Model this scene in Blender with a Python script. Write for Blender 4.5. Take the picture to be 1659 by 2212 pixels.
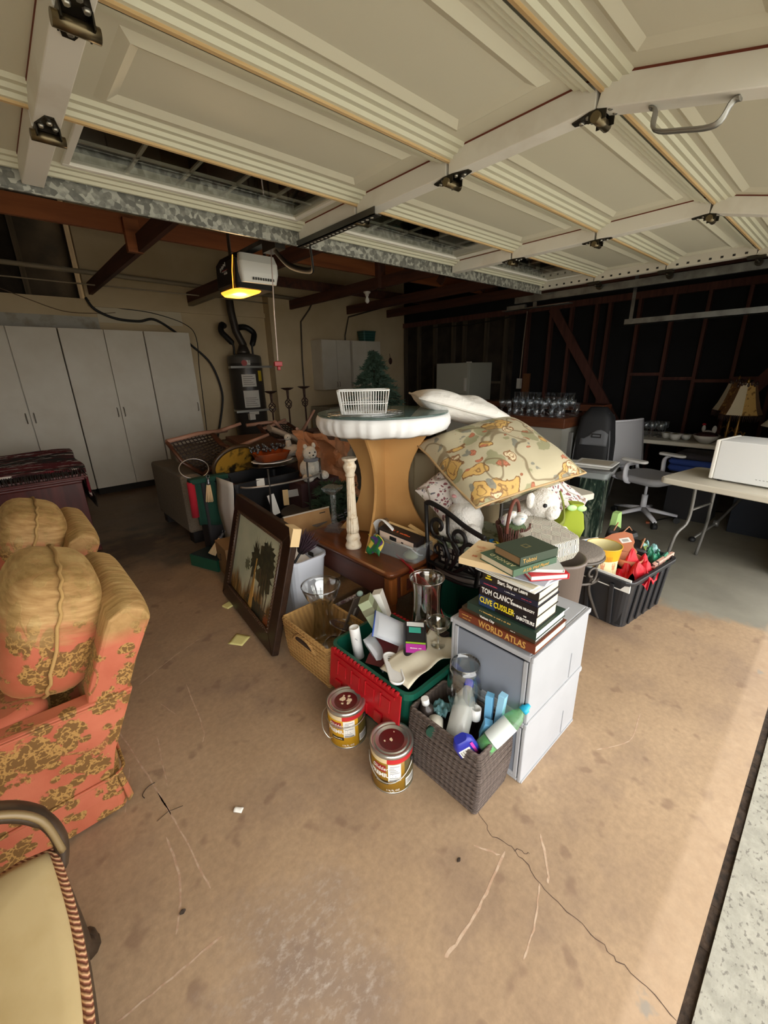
import bpy, math, random
from mathutils import Vector, Matrix, noise
random.seed(7)
PI = math.pi
for o in list(bpy.data.objects): bpy.data.objects.remove(o)
SC = bpy.context.scene
COL = SC.collection

# ------------------------------------------------------------------ camera
cam = bpy.data.cameras.new('camera'); cam_ob = bpy.data.objects.new('camera', cam); COL.objects.link(cam_ob)
cam.sensor_fit = 'VERTICAL'; cam.sensor_height = 36.0; cam.sensor_width = 27.0
cam.lens = 894.7146 * 36.0 / 2212.0
cam.clip_start = 0.02; cam.clip_end = 200
RR = [[0.739142, -0.233079, 0.631936], [-0.67316, -0.22373, 0.704841], [-0.0229, -0.946372, -0.322268]]
cam_ob.matrix_world = Matrix(((RR[0][0], -RR[0][1], -RR[0][2], 0), (RR[1][0], -RR[1][1], -RR[1][2], 0),
                              (RR[2][0], -RR[2][1], -RR[2][2], 1.55), (0, 0, 0, 1)))
SC.camera = cam_ob

# ------------------------------------------------------------------ world, light, exposure
W = bpy.data.worlds.new('overcast_sky'); SC.world = W; W.use_nodes = True
bg = W.node_tree.nodes['Background']
bg.inputs[0].default_value = (1.0, 0.985, 0.955, 1); bg.inputs[1].default_value = 2.4
SC.view_settings.view_transform = 'Standard'; SC.view_settings.look = 'None'
SC.view_settings.gamma = 1.0; SC.view_settings.use_curve_mapping = False
SC.cycles.transparent_max_bounces = 32
SC.view_settings.exposure = 1.02

# ------------------------------------------------------------------ materials
def c(r, g, b):
    def l(x):
        x /= 255.0
        return x / 12.92 if x <= 0.04045 else ((x + 0.055) / 1.055) ** 2.4
    return (l(r), l(g), l(b), 1)

class NT:
    def __init__(s, name):
        s.m = bpy.data.materials.new(name); s.m.use_nodes = True
        s.t = s.m.node_tree; s.p = s.t.nodes['Principled BSDF']; s.out = s.t.nodes['Material Output']
    def n(s, typ, ins=None, **props):
        x = s.t.nodes.new('ShaderNode' + typ)
        for k, v in props.items(): setattr(x, k, v)
        for k, v in (ins or {}).items(): s.set(x, k, v)
        return x
    def set(s, x, k, v):
        i = x.inputs[k]
        if hasattr(v, 'is_output'): s.t.links.new(v, i)
        elif hasattr(v, 'outputs'): s.t.links.new(v.outputs[0], i)
        else: i.default_value = v
    def P(s, **kw):
        for k, v in kw.items(): s.set(s.p, k.replace('_', ' '), v)
    def co(s, kind='Object', scale=(1, 1, 1), rot=(0, 0, 0), loc=(0, 0, 0)):
        t = s.n('TexCoord'); m = s.n('Mapping', {'Scale': scale, 'Rotation': rot, 'Location': loc})
        s.t.links.new(t.outputs[kind], m.inputs[0]); return m.outputs[0]
    def noise(s, scale, detail=3, co=None, rough=.55, dist=0):
        x = s.n('TexNoise', {'Scale': scale, 'Detail': detail, 'Roughness': rough, 'Distortion': dist})
        s.set(x, 'Vector', co if co is not None else s.co()); return x.outputs['Fac']
    def ramp(s, fac, stops, interp='LINEAR'):
        r = s.n('ValToRGB'); r.color_ramp.interpolation = interp
        e = r.color_ramp.elements
        while len(e) < len(stops): e.new(0.5)
        for k, (p, col) in enumerate(stops):
            e[k].position = p; e[k].color = col if hasattr(col, '__len__') else (col, col, col, 1)
        s.set(r, 'Fac', fac); return r.outputs[0]
    def mix(s, fac, a, b, blend='MIX'):
        x = s.n('Mix', data_type='RGBA', blend_type=blend)
        s.set(x, 0, fac); s.set(x, 6, a); s.set(x, 7, b); return x.outputs[2]
    def math(s, op, a, b=0.5, cc=0.5):
        x = s.n('Math', operation=op); s.set(x, 0, a); s.set(x, 1, b); s.set(x, 2, cc); return x.outputs[0]
    def bump(s, h, strength=.3, dist=.01):
        x = s.n('Bump', {'Strength': strength, 'Distance': dist, 'Height': h}); s.set(s.p, 'Normal', x)

MC = {}
def mat(name, col, rough=.6, metal=0, var=None, bump=None, spec=.5, sheen=0, emit=None):
    if name in MC: return MC[name]
    t = NT(name); t.P(Roughness=rough, Metallic=metal); t.set(t.p, 'Specular IOR Level', spec)
    if var:
        sc, c2, lo, hi = var
        t.P(Base_Color=t.ramp(t.noise(sc, 4), [(lo, col), (hi, c2)]))
    else: t.P(Base_Color=col)
    if bump: t.bump(t.noise(bump[0], 3), bump[1], bump[2] if len(bump) > 2 else .01)
    if sheen: t.set(t.p, 'Sheen Weight', sheen)
    if emit: t.set(t.p, 'Emission Color', emit[0]); t.set(t.p, 'Emission Strength', emit[1])
    MC[name] = t.m; return t.m

def glass(name, tint=(.975, .985, .98, 1), gloss=1.0, rough=.02, haze=None):
    if name in MC: return MC[name]
    t = NT(name); t.t.nodes.remove(t.p)
    tr = t.n('BsdfTransparent'); gl = t.n('BsdfGlossy', {'Color': (1, 1, 1, 1), 'Roughness': rough})
    fr = t.n('LayerWeight', {'Blend': .5})
    f = t.math('MINIMUM', t.math('MULTIPLY', t.math('MULTIPLY_ADD', t.math('POWER', fr.outputs['Facing'], 4.0), .9, .06), gloss), 1.0)
    # light passes through more glass toward the outline of a thin vessel
    e = t.math('POWER', fr.outputs['Facing'], 3.0); t.set(tr, 'Color', t.mix(e, tint, tuple(x * .62 for x in tint[:3]) + (1,)))
    mx = t.n('MixShader'); t.set(mx, 0, f); t.set(mx, 1, tr); t.set(mx, 2, gl)
    res = mx
    if haze:
        df = t.n('BsdfDiffuse', {'Color': haze[0]}); m2 = t.n('MixShader'); t.set(m2, 0, haze[1]); t.set(m2, 1, mx); t.set(m2, 2, df); res = m2
    t.set(t.out, 'Surface', res); MC[name] = t.m; return t.m

def wood(name, c1, c2, scale=6, axis='X', rough=.45, stretch=.08, spec=.5):
    if name in MC: return MC[name]
    t = NT(name); s = {'X': (stretch, 1, 1), 'Y': (1, stretch, 1), 'Z': (1, 1, stretch)}[axis]
    n1 = t.noise(scale * 4, 5, t.co(scale=s), dist=.6)
    t.P(Base_Color=t.ramp(n1, [(.32, c1), (.68, c2)]), Roughness=rough); t.set(t.p, 'Specular IOR Level', spec)
    MC[name] = t.m; return t.m

# ------------------------------------------------------------------ mesh builder
def T(x=0, y=0, z=0, rx=0, ry=0, rz=0, s=1):
    m = Matrix.Translation((x, y, z)) @ Matrix.Rotation(rz, 4, 'Z') @ Matrix.Rotation(ry, 4, 'Y') @ Matrix.Rotation(rx, 4, 'X')
    if s != 1:
        sv = s if hasattr(s, '__len__') else (s, s, s)
        m = m @ Matrix.Diagonal((*sv, 1))
    return m

def rr(w, d, z, r=.02, n=4, cx=0, cy=0):
    """rounded rectangle ring, counter-clockwise"""
    r = min(r, w / 2 - 1e-4, d / 2 - 1e-4); p = []
    for k, (sx, sy) in enumerate(((1, 1), (-1, 1), (-1, -1), (1, -1))):
        for j in range(n + 1):
            a = k * PI / 2 + j / n * PI / 2
            p.append((cx + sx * (w / 2 - r) + r * math.cos(a), cy + sy * (d / 2 - r) + r * math.sin(a), z))
    return p
def ring(r, z, n=24, cx=0, cy=0, ry=None):
    return [(cx + r * math.cos(2 * PI * k / n), cy + (ry or r) * math.sin(2 * PI * k / n), z) for k in range(n)]

class B:
    def __init__(s): s.v = []; s.f = []; s.sm = []
    def add(s, vs, fs, smooth=False, M=None):
        o = len(s.v)
        s.v += [tuple(M @ Vector(p)) for p in vs] if M is not None else [tuple(p) for p in vs]
        s.f += [tuple(o + i for i in f) for f in fs]; s.sm += [smooth] * len(fs); return s
    def box(s, x0, y0, z0, x1, y1, z1, M=None):
        v = [(x0, y0, z0), (x1, y0, z0), (x1, y1, z0), (x0, y1, z0), (x0, y0, z1), (x1, y0, z1), (x1, y1, z1), (x0, y1, z1)]
        return s.add(v, [(0, 3, 2, 1), (4, 5, 6, 7), (0, 1, 5, 4), (1, 2, 6, 5), (2, 3, 7, 6), (3, 0, 4, 7)], False, M)
    def cb(s, cx, cy, cz, sx, sy, sz, M=None):
        return s.box(cx - sx / 2, cy - sy / 2, cz - sz / 2, cx + sx / 2, cy + sy / 2, cz + sz / 2, M)
    def loft(s, rings, cap0=True, cap1=True, smooth=True, M=None, closed=False):
        n = len(rings[0]); v = [p for r in rings for p in r]; f = []
        R = len(rings)
        for i in range(R if closed else R - 1):
            a, b = i * n, ((i + 1) % R) * n
            for j in range(n):
                k = (j + 1) % n; f.append((a + j, a + k, b + k, b + j))
        s.add(v, f, smooth, M)
        o = len(s.v) - len(v)
        if not closed:
            if cap0: s.f.append(tuple(o + j for j in reversed(range(n)))); s.sm.append(False)
            if cap1: s.f.append(tuple(o + (R - 1) * n + j for j in range(n))); s.sm.append(False)
        return s
    def lathe(s, prof, n=24, M=None, cap0=True, cap1=True, smooth=True):
        return s.loft([ring(max(r, 1e-4), z, n) for r, z in prof], cap0, cap1, smooth, M)
    def cyl(s, p0, p1, r0, r1=None, n=14, caps=True, smooth=True):
        p0, p1 = Vector(p0), Vector(p1); d = p1 - p0
        q = d.to_track_quat('Z', 'Y').to_matrix().to_4x4(); q.translation = p0
        return s.loft([ring(r0, 0, n), ring(r0 if r1 is None else r1, d.length, n)], caps, caps, smooth, q)
    def tube(s, pts, r, n=8, closed=False, caps=True, flat=None):
        P = [Vector(p) for p in pts]; R = r if hasattr(r, '__len__') else [r] * len(P)
        rings = []; up = None
        for i, p in enumerate(P):
            a = P[(i - 1) % len(P)] if (closed or i > 0) else p
            b = P[(i + 1) % len(P)] if (closed or i < len(P) - 1) else p
            t = (b - a).normalized()
            if up is None: up = Vector((0, 0, 1)) if abs(t.z) < .9 else Vector((1, 0, 0))
            x = t.cross(up)
            if x.length < 1e-6: x = t.orthogonal()
            x.normalize(); y = x.cross(t).normalized(); up = y
            fx, fy = flat or (1, 1)
            rings.append([tuple(p + x * R[i] * fx * math.cos(2 * PI * k / n) + y * R[i] * fy * math.sin(2 * PI * k / n)) for k in range(n)])
        return s.loft(rings, caps, caps, True, None, closed)
    def prism(s, poly, z0, z1, M=None, smooth=False):
        n = len(poly); v = [(x, y, z0) for x, y in poly] + [(x, y, z1) for x, y in poly]
        f = [(k, (k + 1) % n, n + (k + 1) % n, n + k) for k in range(n)]
        s.add(v, f, smooth, M); o = len(s.v) - 2 * n
        s.f += [tuple(o + k for k in reversed(range(n))), tuple(o + n + k for k in range(n))]; s.sm += [False, False]; return s
    def grid(s, nu, nv, fn, smooth=True, M=None, cu=False, cv=False):
        v = [fn(i / (nu if cu else nu - 1), j / (nv if cv else nv - 1)) for i in range(nu) for j in range(nv)]; f = []
        for i in range(nu if cu else nu - 1):
            for j in range(nv if cv else nv - 1):
                a, b = i, (i + 1) % nu; p, q = j, (j + 1) % nv
                f.append((a * nv + p, b * nv + p, b * nv + q, a * nv + q))
        return s.add(v, f, smooth, M)
    def ell(s, cx, cy, cz, rx, ry, rz, n=16, m=10, e=1.0, M=None):
        pw = lambda x: math.copysign(abs(x) ** e, x)
        return s.loft([[(cx + rx * pw(math.cos(2 * PI * k / n)) * max(math.cos(PI * (j / m - .5)), 1e-3) ** e,
                         cy + ry * pw(math.sin(2 * PI * k / n)) * max(math.cos(PI * (j / m - .5)), 1e-3) ** e,
                         cz + rz * pw(math.sin(PI * (j / m - .5)))) for k in range(n)] for j in range(m + 1)], True, True, True, M)
    def pillow(s, w, h, t, n=16, M=None, wob=0, pinch=.06, seed=0):
        def top(sg):
            def fn(u, v):
                x, y = 2 * u - 1, 2 * v - 1
                b = ((1 - abs(x) ** 2.6) * (1 - abs(y) ** 2.6)); z = sg * t / 2 * max(b, 0) ** .55
                kx = 1 - pinch * (1 - y * y) * abs(x) ** 3; ky = 1 - pinch * (1 - x * x) * abs(y) ** 3
                # sides bow in, corners stay pointed
                p = Vector((x * w / 2 * (1 - pinch * (1 - y * y)), y * h / 2 * (1 - pinch * (1 - x * x)), z))
                if wob: p += noise.noise_vector(p * 6 + Vector((seed, 0, 0))) * wob * (0.3 + b)
                return tuple(p)
            return fn
        s.grid(n, n, top(1), True, M)
        f0 = len(s.f); s.grid(n, n, top(-1), True, M)
        for k in range(f0, len(s.f)): s.f[k] = tuple(reversed(s.f[k]))
        return s
    def bin(s, w, d, h, tp=.9, t=.004, r=.03, rim=.01, rimh=.015, M=None):
        wb, db = w * tp, d * tp
        R = [rr(wb, db, 0, r), rr(w, d, h - rimh, r)]
        if rim: R += [rr(w + 2 * rim, d + 2 * rim, h - rimh, r + rim), rr(w + 2 * rim, d + 2 * rim, h, r + rim)]
        else: R += [rr(w, d, h, r)]
        R += [rr(w - 2 * t, d - 2 * t, h, r), rr(wb - 2 * t, db - 2 * t, t, r)]
        return s.loft(R, True, True, False, M)
    def mesh(s, name):
        me = bpy.data.meshes.new(name); me.from_pydata(s.v, [], s.f); me.validate()
        if len(me.polygons) == len(s.sm): me.polygons.foreach_set('use_smooth', s.sm)
        me.update(); return me

def part(name, b, m, parent=None, M=None, bevel=0, seg=2, label=None, kind=None, solid=0, sub=0):
    me = b if isinstance(b, bpy.types.Mesh) else b.mesh(name)
    if m is not None and not me.materials: me.materials.append(m)
    o = bpy.data.objects.new(name, me); COL.objects.link(o)
    if parent is not None: o.parent = parent
    if M is not None: o.matrix_local = M
    if solid:
        s = o.modifiers.new('solid', 'SOLIDIFY'); s.thickness = solid; s.offset = 0
    if bevel:
        bv = o.modifiers.new('bevel', 'BEVEL'); bv.width = bevel; bv.segments = seg; bv.limit_method = 'ANGLE'; bv.angle_limit = math.radians(40)
    if sub:
        sb = o.modifiers.new('sub', 'SUBSURF'); sb.levels = sub; sb.render_levels = sub
    if label: o['label'] = label
    if kind: o['kind'] = kind
    return o
def thing(name, label, cat, loc=(0, 0, 0), rz=0, group=None, rot=None):
    o = bpy.data.objects.new(name, None); COL.objects.link(o); o.empty_display_size = .05
    o.location = loc; o.rotation_euler = rot or (0, 0, rz)
    o['label'] = label; o['category'] = cat
    if group: o['group'] = group
    return o
def tag(o, label, cat, group=None):
    o['label'] = label; o['category'] = cat
    if group: o['group'] = group
    return o
def struct(name, b, m, M=None, bevel=0):
    o = part(name, b, m, None, M, bevel); o['kind'] = 'structure'; return o
def copy_tree(o, parent=None, loc=None, rz=None, label=None, group=None):
    n = o.copy(); COL.objects.link(n); n.parent = parent
    if loc is not None: n.location = loc
    if rz is not None: n.rotation_euler = (0, 0, rz)
    if label: n['label'] = label
    if group: n['group'] = group
    for ch in list(o.children): copy_tree(ch, n)
    return n
def text(name, s, size, m, parent, M, align='CENTER', sx=1.0, shear=0, sp=1.0, wt=0):
    if s.startswith('#'):       # print too small to read in the photo: short strokes in word-like runs
        b = B(); x = 0.0; n = int(s[1:]); rnd = random.Random(n + int(size * 9999))
        for k in range(n):
            w = size * sx * rnd.uniform(.25, .5); h = size * rnd.choice((.3, .3, .42))
            b.box(x, -.15 * size, 0, x + w * .8, -.15 * size + h, .0004); x += w + (size * .4 * sx if rnd.random() < .2 else 0)
        b.v = [(p[0] - x / 2, p[1], p[2]) for p in b.v]
        return part('fine_print', b, m, parent, M)
    cu = bpy.data.curves.new(name, 'FONT'); cu.body = s; cu.size = size; cu.align_x = align; cu.align_y = 'CENTER'
    cu.extrude = .0003; cu.resolution_u = 2; cu.shear = shear; cu.space_character = sp; cu.offset = wt
    ob = bpy.data.objects.new(name + '_src', cu); COL.objects.link(ob)
    bpy.context.view_layer.update()
    me = bpy.data.meshes.new_from_object(ob.evaluated_get(bpy.context.evaluated_depsgraph_get()))
    bpy.data.objects.remove(ob); bpy.data.curves.remove(cu)
    me.name = name; me.materials.clear(); me.materials.append(m)
    if sx != 1: me.transform(Matrix.Diagonal((sx, 1, 1, 1)))
    return part(name, me, m, parent, M)
# text frames: letters lie in local XY reading along +X, facing +Z
def face(o, right, up):
    r = Vector(right).normalized(); u = Vector(up).normalized(); n = r.cross(u)
    m = Matrix((r, u, n)).transposed().to_4x4(); m.translation = Vector(o); return m
def arc(cx, cy, r, a0, a1, n=12):
    return [(cx + r * math.cos(a0 + (a1 - a0) * k / n), cy + r * math.sin(a0 + (a1 - a0) * k / n)) for k in range(n + 1)]
def spiral(cx, cy, r0, r1, a0, a1, n=24):
    return [(cx + (r0 + (r1 - r0) * k / n) * math.cos(a0 + (a1 - a0) * k / n), cy + (r0 + (r1 - r0) * k / n) * math.sin(a0 + (a1 - a0) * k / n)) for k in range(n + 1)]
def smooth_path(pts, n=6):
    P = [Vector(p) for p in pts]; out = []
    for i in range(len(P) - 1):
        a, b, cc, d = P[max(i - 1, 0)], P[i], P[i + 1], P[min(i + 2, len(P) - 1)]
        for k in range(n):
            t = k / n
            out.append(tuple(.5 * ((2 * b) + (-a + cc) * t + (2 * a - 5 * b + 4 * cc - d) * t * t + (-a + 3 * b - 3 * cc + d) * t ** 3)))
    out.append(tuple(P[-1])); return out
# ------------------------------------------------------------------ setting
M_plaster = mat('beige_plaster', c(206, 186, 150), .85, var=(1.3, c(186, 164, 126), .35, .75), bump=(9, .08))
M_jamb = mat('white_jamb_paint', c(205, 200, 188), .6)
M_roof = mat('roof_boards', c(52, 38, 28), .9, var=(5, c(30, 22, 17), .3, .7))
M_paper = mat('black_building_paper', c(20, 20, 23), .9, var=(3, c(10, 10, 12), .3, .7))
M_sheath = mat('old_wall_boards', c(62, 52, 40), .9, var=(4, c(30, 24, 18), .3, .7))
M_stud = wood('stud_redwood', c(98, 58, 47), c(72, 42, 34), 4, 'Z', .8)
M_studp = wood('stud_weathered', c(96, 84, 68), c(66, 56, 44), 4, 'Z', .85)
M_joistX = wood('joist_fir', c(156, 92, 50), c(122, 68, 36), 3, 'X', .7)
M_joistY = wood('joist_fir_dark', c(92, 52, 36), c(62, 36, 26), 3, 'Y', .75)
M_paintbeam = mat('painted_beam', c(150, 138, 116), .8)

def floor_material():
    t = NT('tan_painted_concrete'); g = t.co('Object')
    base = t.ramp(t.noise(.9, 6, g, .62), [(.28, c(150, 125, 100)), (.5, c(173, 146, 116)), (.75, c(189, 162, 131))])
    fine = t.ramp(t.noise(46, 6, g, .7), [(.3, .72), (.7, 1.1)])
    base = t.mix(.7, base, fine, 'MULTIPLY')
    smud = t.ramp(t.noise(2.6, 5, t.co('Object', loc=(3, 1, 0)), .65), [(.5, 0.0), (.78, 1.0)])
    base = t.mix(t.math('MULTIPLY', smud, .7), base, c(120, 100, 88))
    spots = t.ramp(t.noise(9, 2, t.co('Object', loc=(7, 2, 0))), [(.62, 0.0), (.70, 1.0)])
    base = t.mix(t.math('MULTIPLY', spots, .5), base, c(118, 92, 76))
    sx = t.n('SeparateXYZ'); t.set(sx, 0, g); X, Y = sx.outputs[0], sx.outputs[1]
    grey = t.ramp(t.noise(1.7, 5, g, .6), [(.25, c(112, 108, 98)), (.75, c(150, 146, 132))])
    # bare concrete past the end of the paint, with a ragged edge
    edge = t.math('ADD', t.math('SUBTRACT', X, 3.1), t.math('MULTIPLY', t.math('SUBTRACT', t.noise(3.2, 4, g), .5), .7))
    base = t.mix(t.ramp(t.math('ADD', t.math('MULTIPLY', edge, 4.0), .5), [(.3, 0.0), (.7, 1.0)]), base, grey)
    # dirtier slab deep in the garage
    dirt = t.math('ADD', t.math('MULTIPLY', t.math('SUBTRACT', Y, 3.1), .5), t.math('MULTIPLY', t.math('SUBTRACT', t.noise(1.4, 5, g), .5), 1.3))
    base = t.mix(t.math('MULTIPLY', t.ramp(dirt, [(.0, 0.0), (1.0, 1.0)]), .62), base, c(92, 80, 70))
    # oil patch
    o1 = t.n('VectorMath', operation='DISTANCE'); t.set(o1, 0, g); o1.inputs[1].default_value = (.72, 4.4, 0)
    oil = t.math('ADD', o1.outputs['Value'], t.math('MULTIPLY', t.math('SUBTRACT', t.noise(4, 5, g), .5), 1.7))
    base = t.mix(t.math('MULTIPLY', t.ramp(oil, [(.15, 1.0), (.75, 0.0)]), .75), base, c(44, 38, 36))
    # bleached patch near the front
    o2 = t.n('VectorMath', operation='DISTANCE'); t.set(o2, 0, g); o2.inputs[1].default_value = (.27, .66, 0)
    pale = t.math('ADD', o2.outputs['Value'], t.math('MULTIPLY', t.math('SUBTRACT', t.noise(7, 5, g), .5), .35))
    pm = t.ramp(pale, [(.0, 1.0), (.3, 0.0)]); base = t.mix(t.math('MULTIPLY', pm, .7), base, c(132, 116, 106))
    streak = t.ramp(t.noise(30, 5, t.co('Object', (1, 1.6, 1), (0, 0, .7)), .7), [(.5, 0.0), (.68, 1.0)]); base = t.mix(t.math('MULTIPLY', t.math('MULTIPLY', pm, streak), .8), base, c(196, 184, 172))
    # clean lip where the shut door rests
    lip = t.ramp(t.math('ADD', t.math('MULTIPLY', Y, -20.0), 1.5), [(.3, 0.0), (.7, 1.0)])
    base = t.mix(t.math('MULTIPLY', lip, .4), base, t.ramp(t.noise(20, 5, g), [(.3, c(190, 162, 134)), (.72, c(206, 180, 152))]))
    chips = t.ramp(t.noise(6.5, 4, t.co('Object', loc=(1.4, 5, 0))), [(.66, 0.0), (.7, 1.0)])
    base = t.mix(t.math('MULTIPLY', t.math('MULTIPLY', chips, lip), .8), base, c(148, 142, 132))
    t.P(Base_Color=base, Roughness=t.ramp(t.noise(2, 4, g), [(.3, .5), (.7, .72)]))
    t.bump(t.noise(60, 4, g), .12, .004); return t.m
def drive_material():
    t = NT('driveway_concrete'); g = t.co('Object')
    b = t.ramp(t.noise(14, 6, g, .7), [(.3, c(146, 144, 132)), (.7, c(180, 177, 164))])
    pits = t.ramp(t.noise(55, 3, t.co('Object', scale=(1, 1.6, 1))), [(.58, 0.0), (.66, 1.0)])
    b = t.mix(t.math('MULTIPLY', pits, .8), b, c(110, 106, 98))
    t.P(Base_Color=b, Roughness=.85); t.bump(t.noise(70, 4, g), .25, .005); return t.m
M_floor, M_drive = floor_material(), drive_material()

fl = struct('floor', B().box(-1.6, -.048, -.12, 7.2, 7.9, 0), M_floor)
dr = struct('driveway', B().box(-30, -30, -.14, 30, -.074, -.006), M_drive)
struct('ground_base', B().box(-30, -.9, -.3, 30, 8.2, -.125), mat('joint_dirt', c(38, 32, 27), .95))
jl = B()
for k in range(40):
    x = -1.4 + k * .14; jl.box(x, -.075, -.05, x + .1401, -.047, -.012 - random.random() * .006)
part('joint_filler', jl, mat('rotten_joint_wood', c(70, 56, 44), .95, var=(40, c(28, 22, 18), .3, .7), bump=(60, .8, .01)), fl)
def ribbon(pts, w, z=.0006, wob=.3):
    b = B(); P = [Vector((x, y, 0)) for x, y in pts]; v = []
    for i, p in enumerate(P):
        t = (P[min(i + 1, len(P) - 1)] - P[max(i - 1, 0)]).normalized(); n = Vector((-t.y, t.x, 0))
        ww = w * (1 + wob * (random.random() - .5) * 2) * (.35 if i in (0, len(P) - 1) else 1)
        v += [(p.x + n.x * ww, p.y + n.y * ww, z), (p.x - n.x * ww, p.y - n.y * ww, z)]
    return b.add(v, [(2 * k, 2 * k + 1, 2 * k + 3, 2 * k + 2) for k in range(len(P) - 1)])
def jag(pts, n=7, a=.006):
    q = smooth_path([(x, y, 0) for x, y in pts], n)
    return [(x + random.uniform(-a, a), y + random.uniform(-a, a)) for x, y, _ in q]
M_crack = mat('crack_shadow', c(84, 66, 56), .95)
part('crack', ribbon(jag([(.975, .609), (.936, .522), (.948, .43), (.922, .309), (.912, .15), (.907, .076), (.901, -.046)]), .0011), M_crack, fl)
part('crack', ribbon(jag([(.948, .43), (.965, .42), (.975, .39)], 4), .0012), M_crack, fl)
M_scr = mat('scratch_chalk', c(196, 172, 148), .9, var=(40, c(180, 148, 122), .4, .6))
for pts, w in (([(.063, 1.99), (.10, 1.66), (.127, 1.372)], .0025), ([(.115, 1.5), (.135, 1.25), (.146, 1.034)], .0025),
               ([(.92, .456), (.775, .43), (.64, .418), (.563, .421)], .004), ([(.127, .895), (-.01, .9), (-.141, .909)], .003),
               ([(.594, 2.413), (.4, 2.33), (.214, 2.222)], .003), ([(.09, 1.30), (.08, 1.12), (.03, .99)], .003),
               ([(.19, 1.8), (.15, 1.5)], .002), ([(.92, .33), (.82, .29), (.72, .27)], .0025), ([(.86, .54), (.90, .46)], .003),
               ([(1.06, .40), (.985, .34), (.94, .31)], .0035), ([(.06, 1.7), (.0, 1.5)], .002), ([(1.9, .35), (1.7, .33), (1.55, .41)], .002),
               ([(.40, 2.05), (.36, 1.7), (.33, 1.62)], .002), ([(.26, 2.0), (.30, 1.85)], .0015)):
    part('scratch', ribbon(jag(pts, 6, .002), w, .0004), M_scr, fl)
part('slab_crack', ribbon(jag([(-.3, -.5), (.78, -.12), (.87, -.09)], 8), .0022, -.0053), M_crack, dr)

# back wall: lower part everywhere, upper part right of the open attic bay
wb = struct('wall_back', B().box(-1.6, 7.2, 0, 7.2, 7.3, 2.55).box(1.22, 7.2, 2.55, 7.2, 7.3, 4.2).box(3.78, 7.0, 0, 7.0, 7.2, 4.2), M_plaster)
part('ledge', B().box(1.22, 7.165, 2.46, 3.78, 7.2, 2.53), M_plaster, wb)
part('patch_board', B().box(-.6, 7.185, 2.16, 1.3, 7.2, 2.33), mat('patch_board_paint', c(176, 172, 160), .8, var=(6, c(150, 140, 120), .5, .7)), wb)
part('wall_patch', B().box(1.3, 7.192, 2.27, 2.4, 7.2, 2.5), mat('pale_patch', c(204, 192, 166), .85), wb)
part('sheathing', B().box(-1.6, 7.62, 2.5, 1.3, 7.68, 4.2), M_sheath, wb)
for x in (-1.3, -.1, .62, 1.2): part('stud', B().box(x, 7.52, 2.5, x + .06, 7.62, 4.2), M_studp, wb)
part('shelf_board', B().box(-1.6, 7.3, 2.5, 1.22, 7.62, 2.55), M_sheath, wb)
# right wall: open studs over black paper
wr = struct('wall_right', B().box(7.06, -.1, 0, 7.16, 7.3, 4.2), M_paper)
sh = B().box(7.045, 4.3, 0, 7.06, 7.0, 2.5); part('sheathing', sh, M_sheath, wr)
for y in (.32, .72, 1.12, 1.52, 1.91, 2.32, 2.72, 2.91, 3.29, 3.62, 4.03):
    part('stud', B().box(6.97, y - .02, 0, 7.06, y + .02, 2.42), M_stud, wr)
for y in (4.44, 4.85, 5.35, 5.62, 6.1, 6.55, 6.95): part('stud', B().box(6.96, y - .025, 0, 7.045, y + .025, 2.42), M_studp, wr)
part('top_plate', B().box(6.96, -.1, 2.42, 7.06, 7.0, 2.51), M_stud, wr)
b = B(); b.box(-.02, -.07, 0, .02, .07, 2.45, T(6.965, 2.2, .42, rx=-math.radians(34.5))); part('brace', b, M_stud, wr)
b = B(); b.box(-.02, -.07, 0, .02, .07, 1.5, T(6.965, .9, 1.2, rx=math.radians(35))); part('brace', b, M_stud, wr)
for y0, y1, z in ((.34, .70, 1.62), (.74, 1.10, 1.36), (1.14, 1.50, 1.33), (1.54, 1.89, 1.36), (1.93, 2.30, 1.42), (4.46, 4.83, 1.3), (3.31, 3.6, 1.05)):
    part('block', B().box(6.97, y0, z - .02, 7.06, y1, z + .02), M_stud if y0 < 4 else M_studp, wr)
struct('wall_left', B().box(-1.7, -.1, 0, -1.6, 7.7, 4.2), M_plaster)
wf = struct('wall_front', B().box(4.12, -.05, 0, 7.2, .05, 4.2).box(-1.7, -.05, 0, -1.05, .05, 4.2).box(-1.05, -.05, 2.42, 4.12, .05, 4.2), M_plaster)
struct('trim_1', B().box(4.08, -.07, 0, 4.14, .06, 2.42).box(-1.07, -.07, 0, -1.01, .06, 2.42), M_jamb)
struct('added_shade_eave', B().box(-3.0, -1.15, 2.5, 8.0, -.05, 2.62), M_plaster)  # unseen overhang, added to cut the skylight on driveway and front floor
ce = struct('ceiling', B().box(-1.7, -.1, 4.2, 7.2, 7.7, 4.3), M_roof)
for x in (-.9, .05, 1.28, 2.55, 4.2, 5.45, 6.5):
    far = x > 2
    part('joist', B().box(x - .022, 2.45 if x < 4.1 else .1, 2.605, x + .022, 7.2, 2.745), M_joistY, ce)
part('cross_beam', B().box(-1.6, 4.66, 2.75, 7.0, 4.70, 2.90), M_joistX, ce)
part('cross_beam', B().box(-1.6, 4.28, 2.92, 7.0, 4.32, 3.06), M_joistX, ce)
part('cross_beam', B().box(3.0, 6.0, 2.75, 7.0, 6.04, 2.88), M_joistY, ce)
part('beam_end', B().box(2.53, 5.6, 2.56, 2.6, 7.2, 2.66), M_paintbeam, ce)
part('hanger_block', B().box(1.18, 4.6, 2.60, 1.30, 4.66, 2.86), M_joistX, ce)
part('hanger_block', B().box(4.12, 4.60, 2.6, 4.25, 4.66, 3.0), M_joistY, ce)
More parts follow.
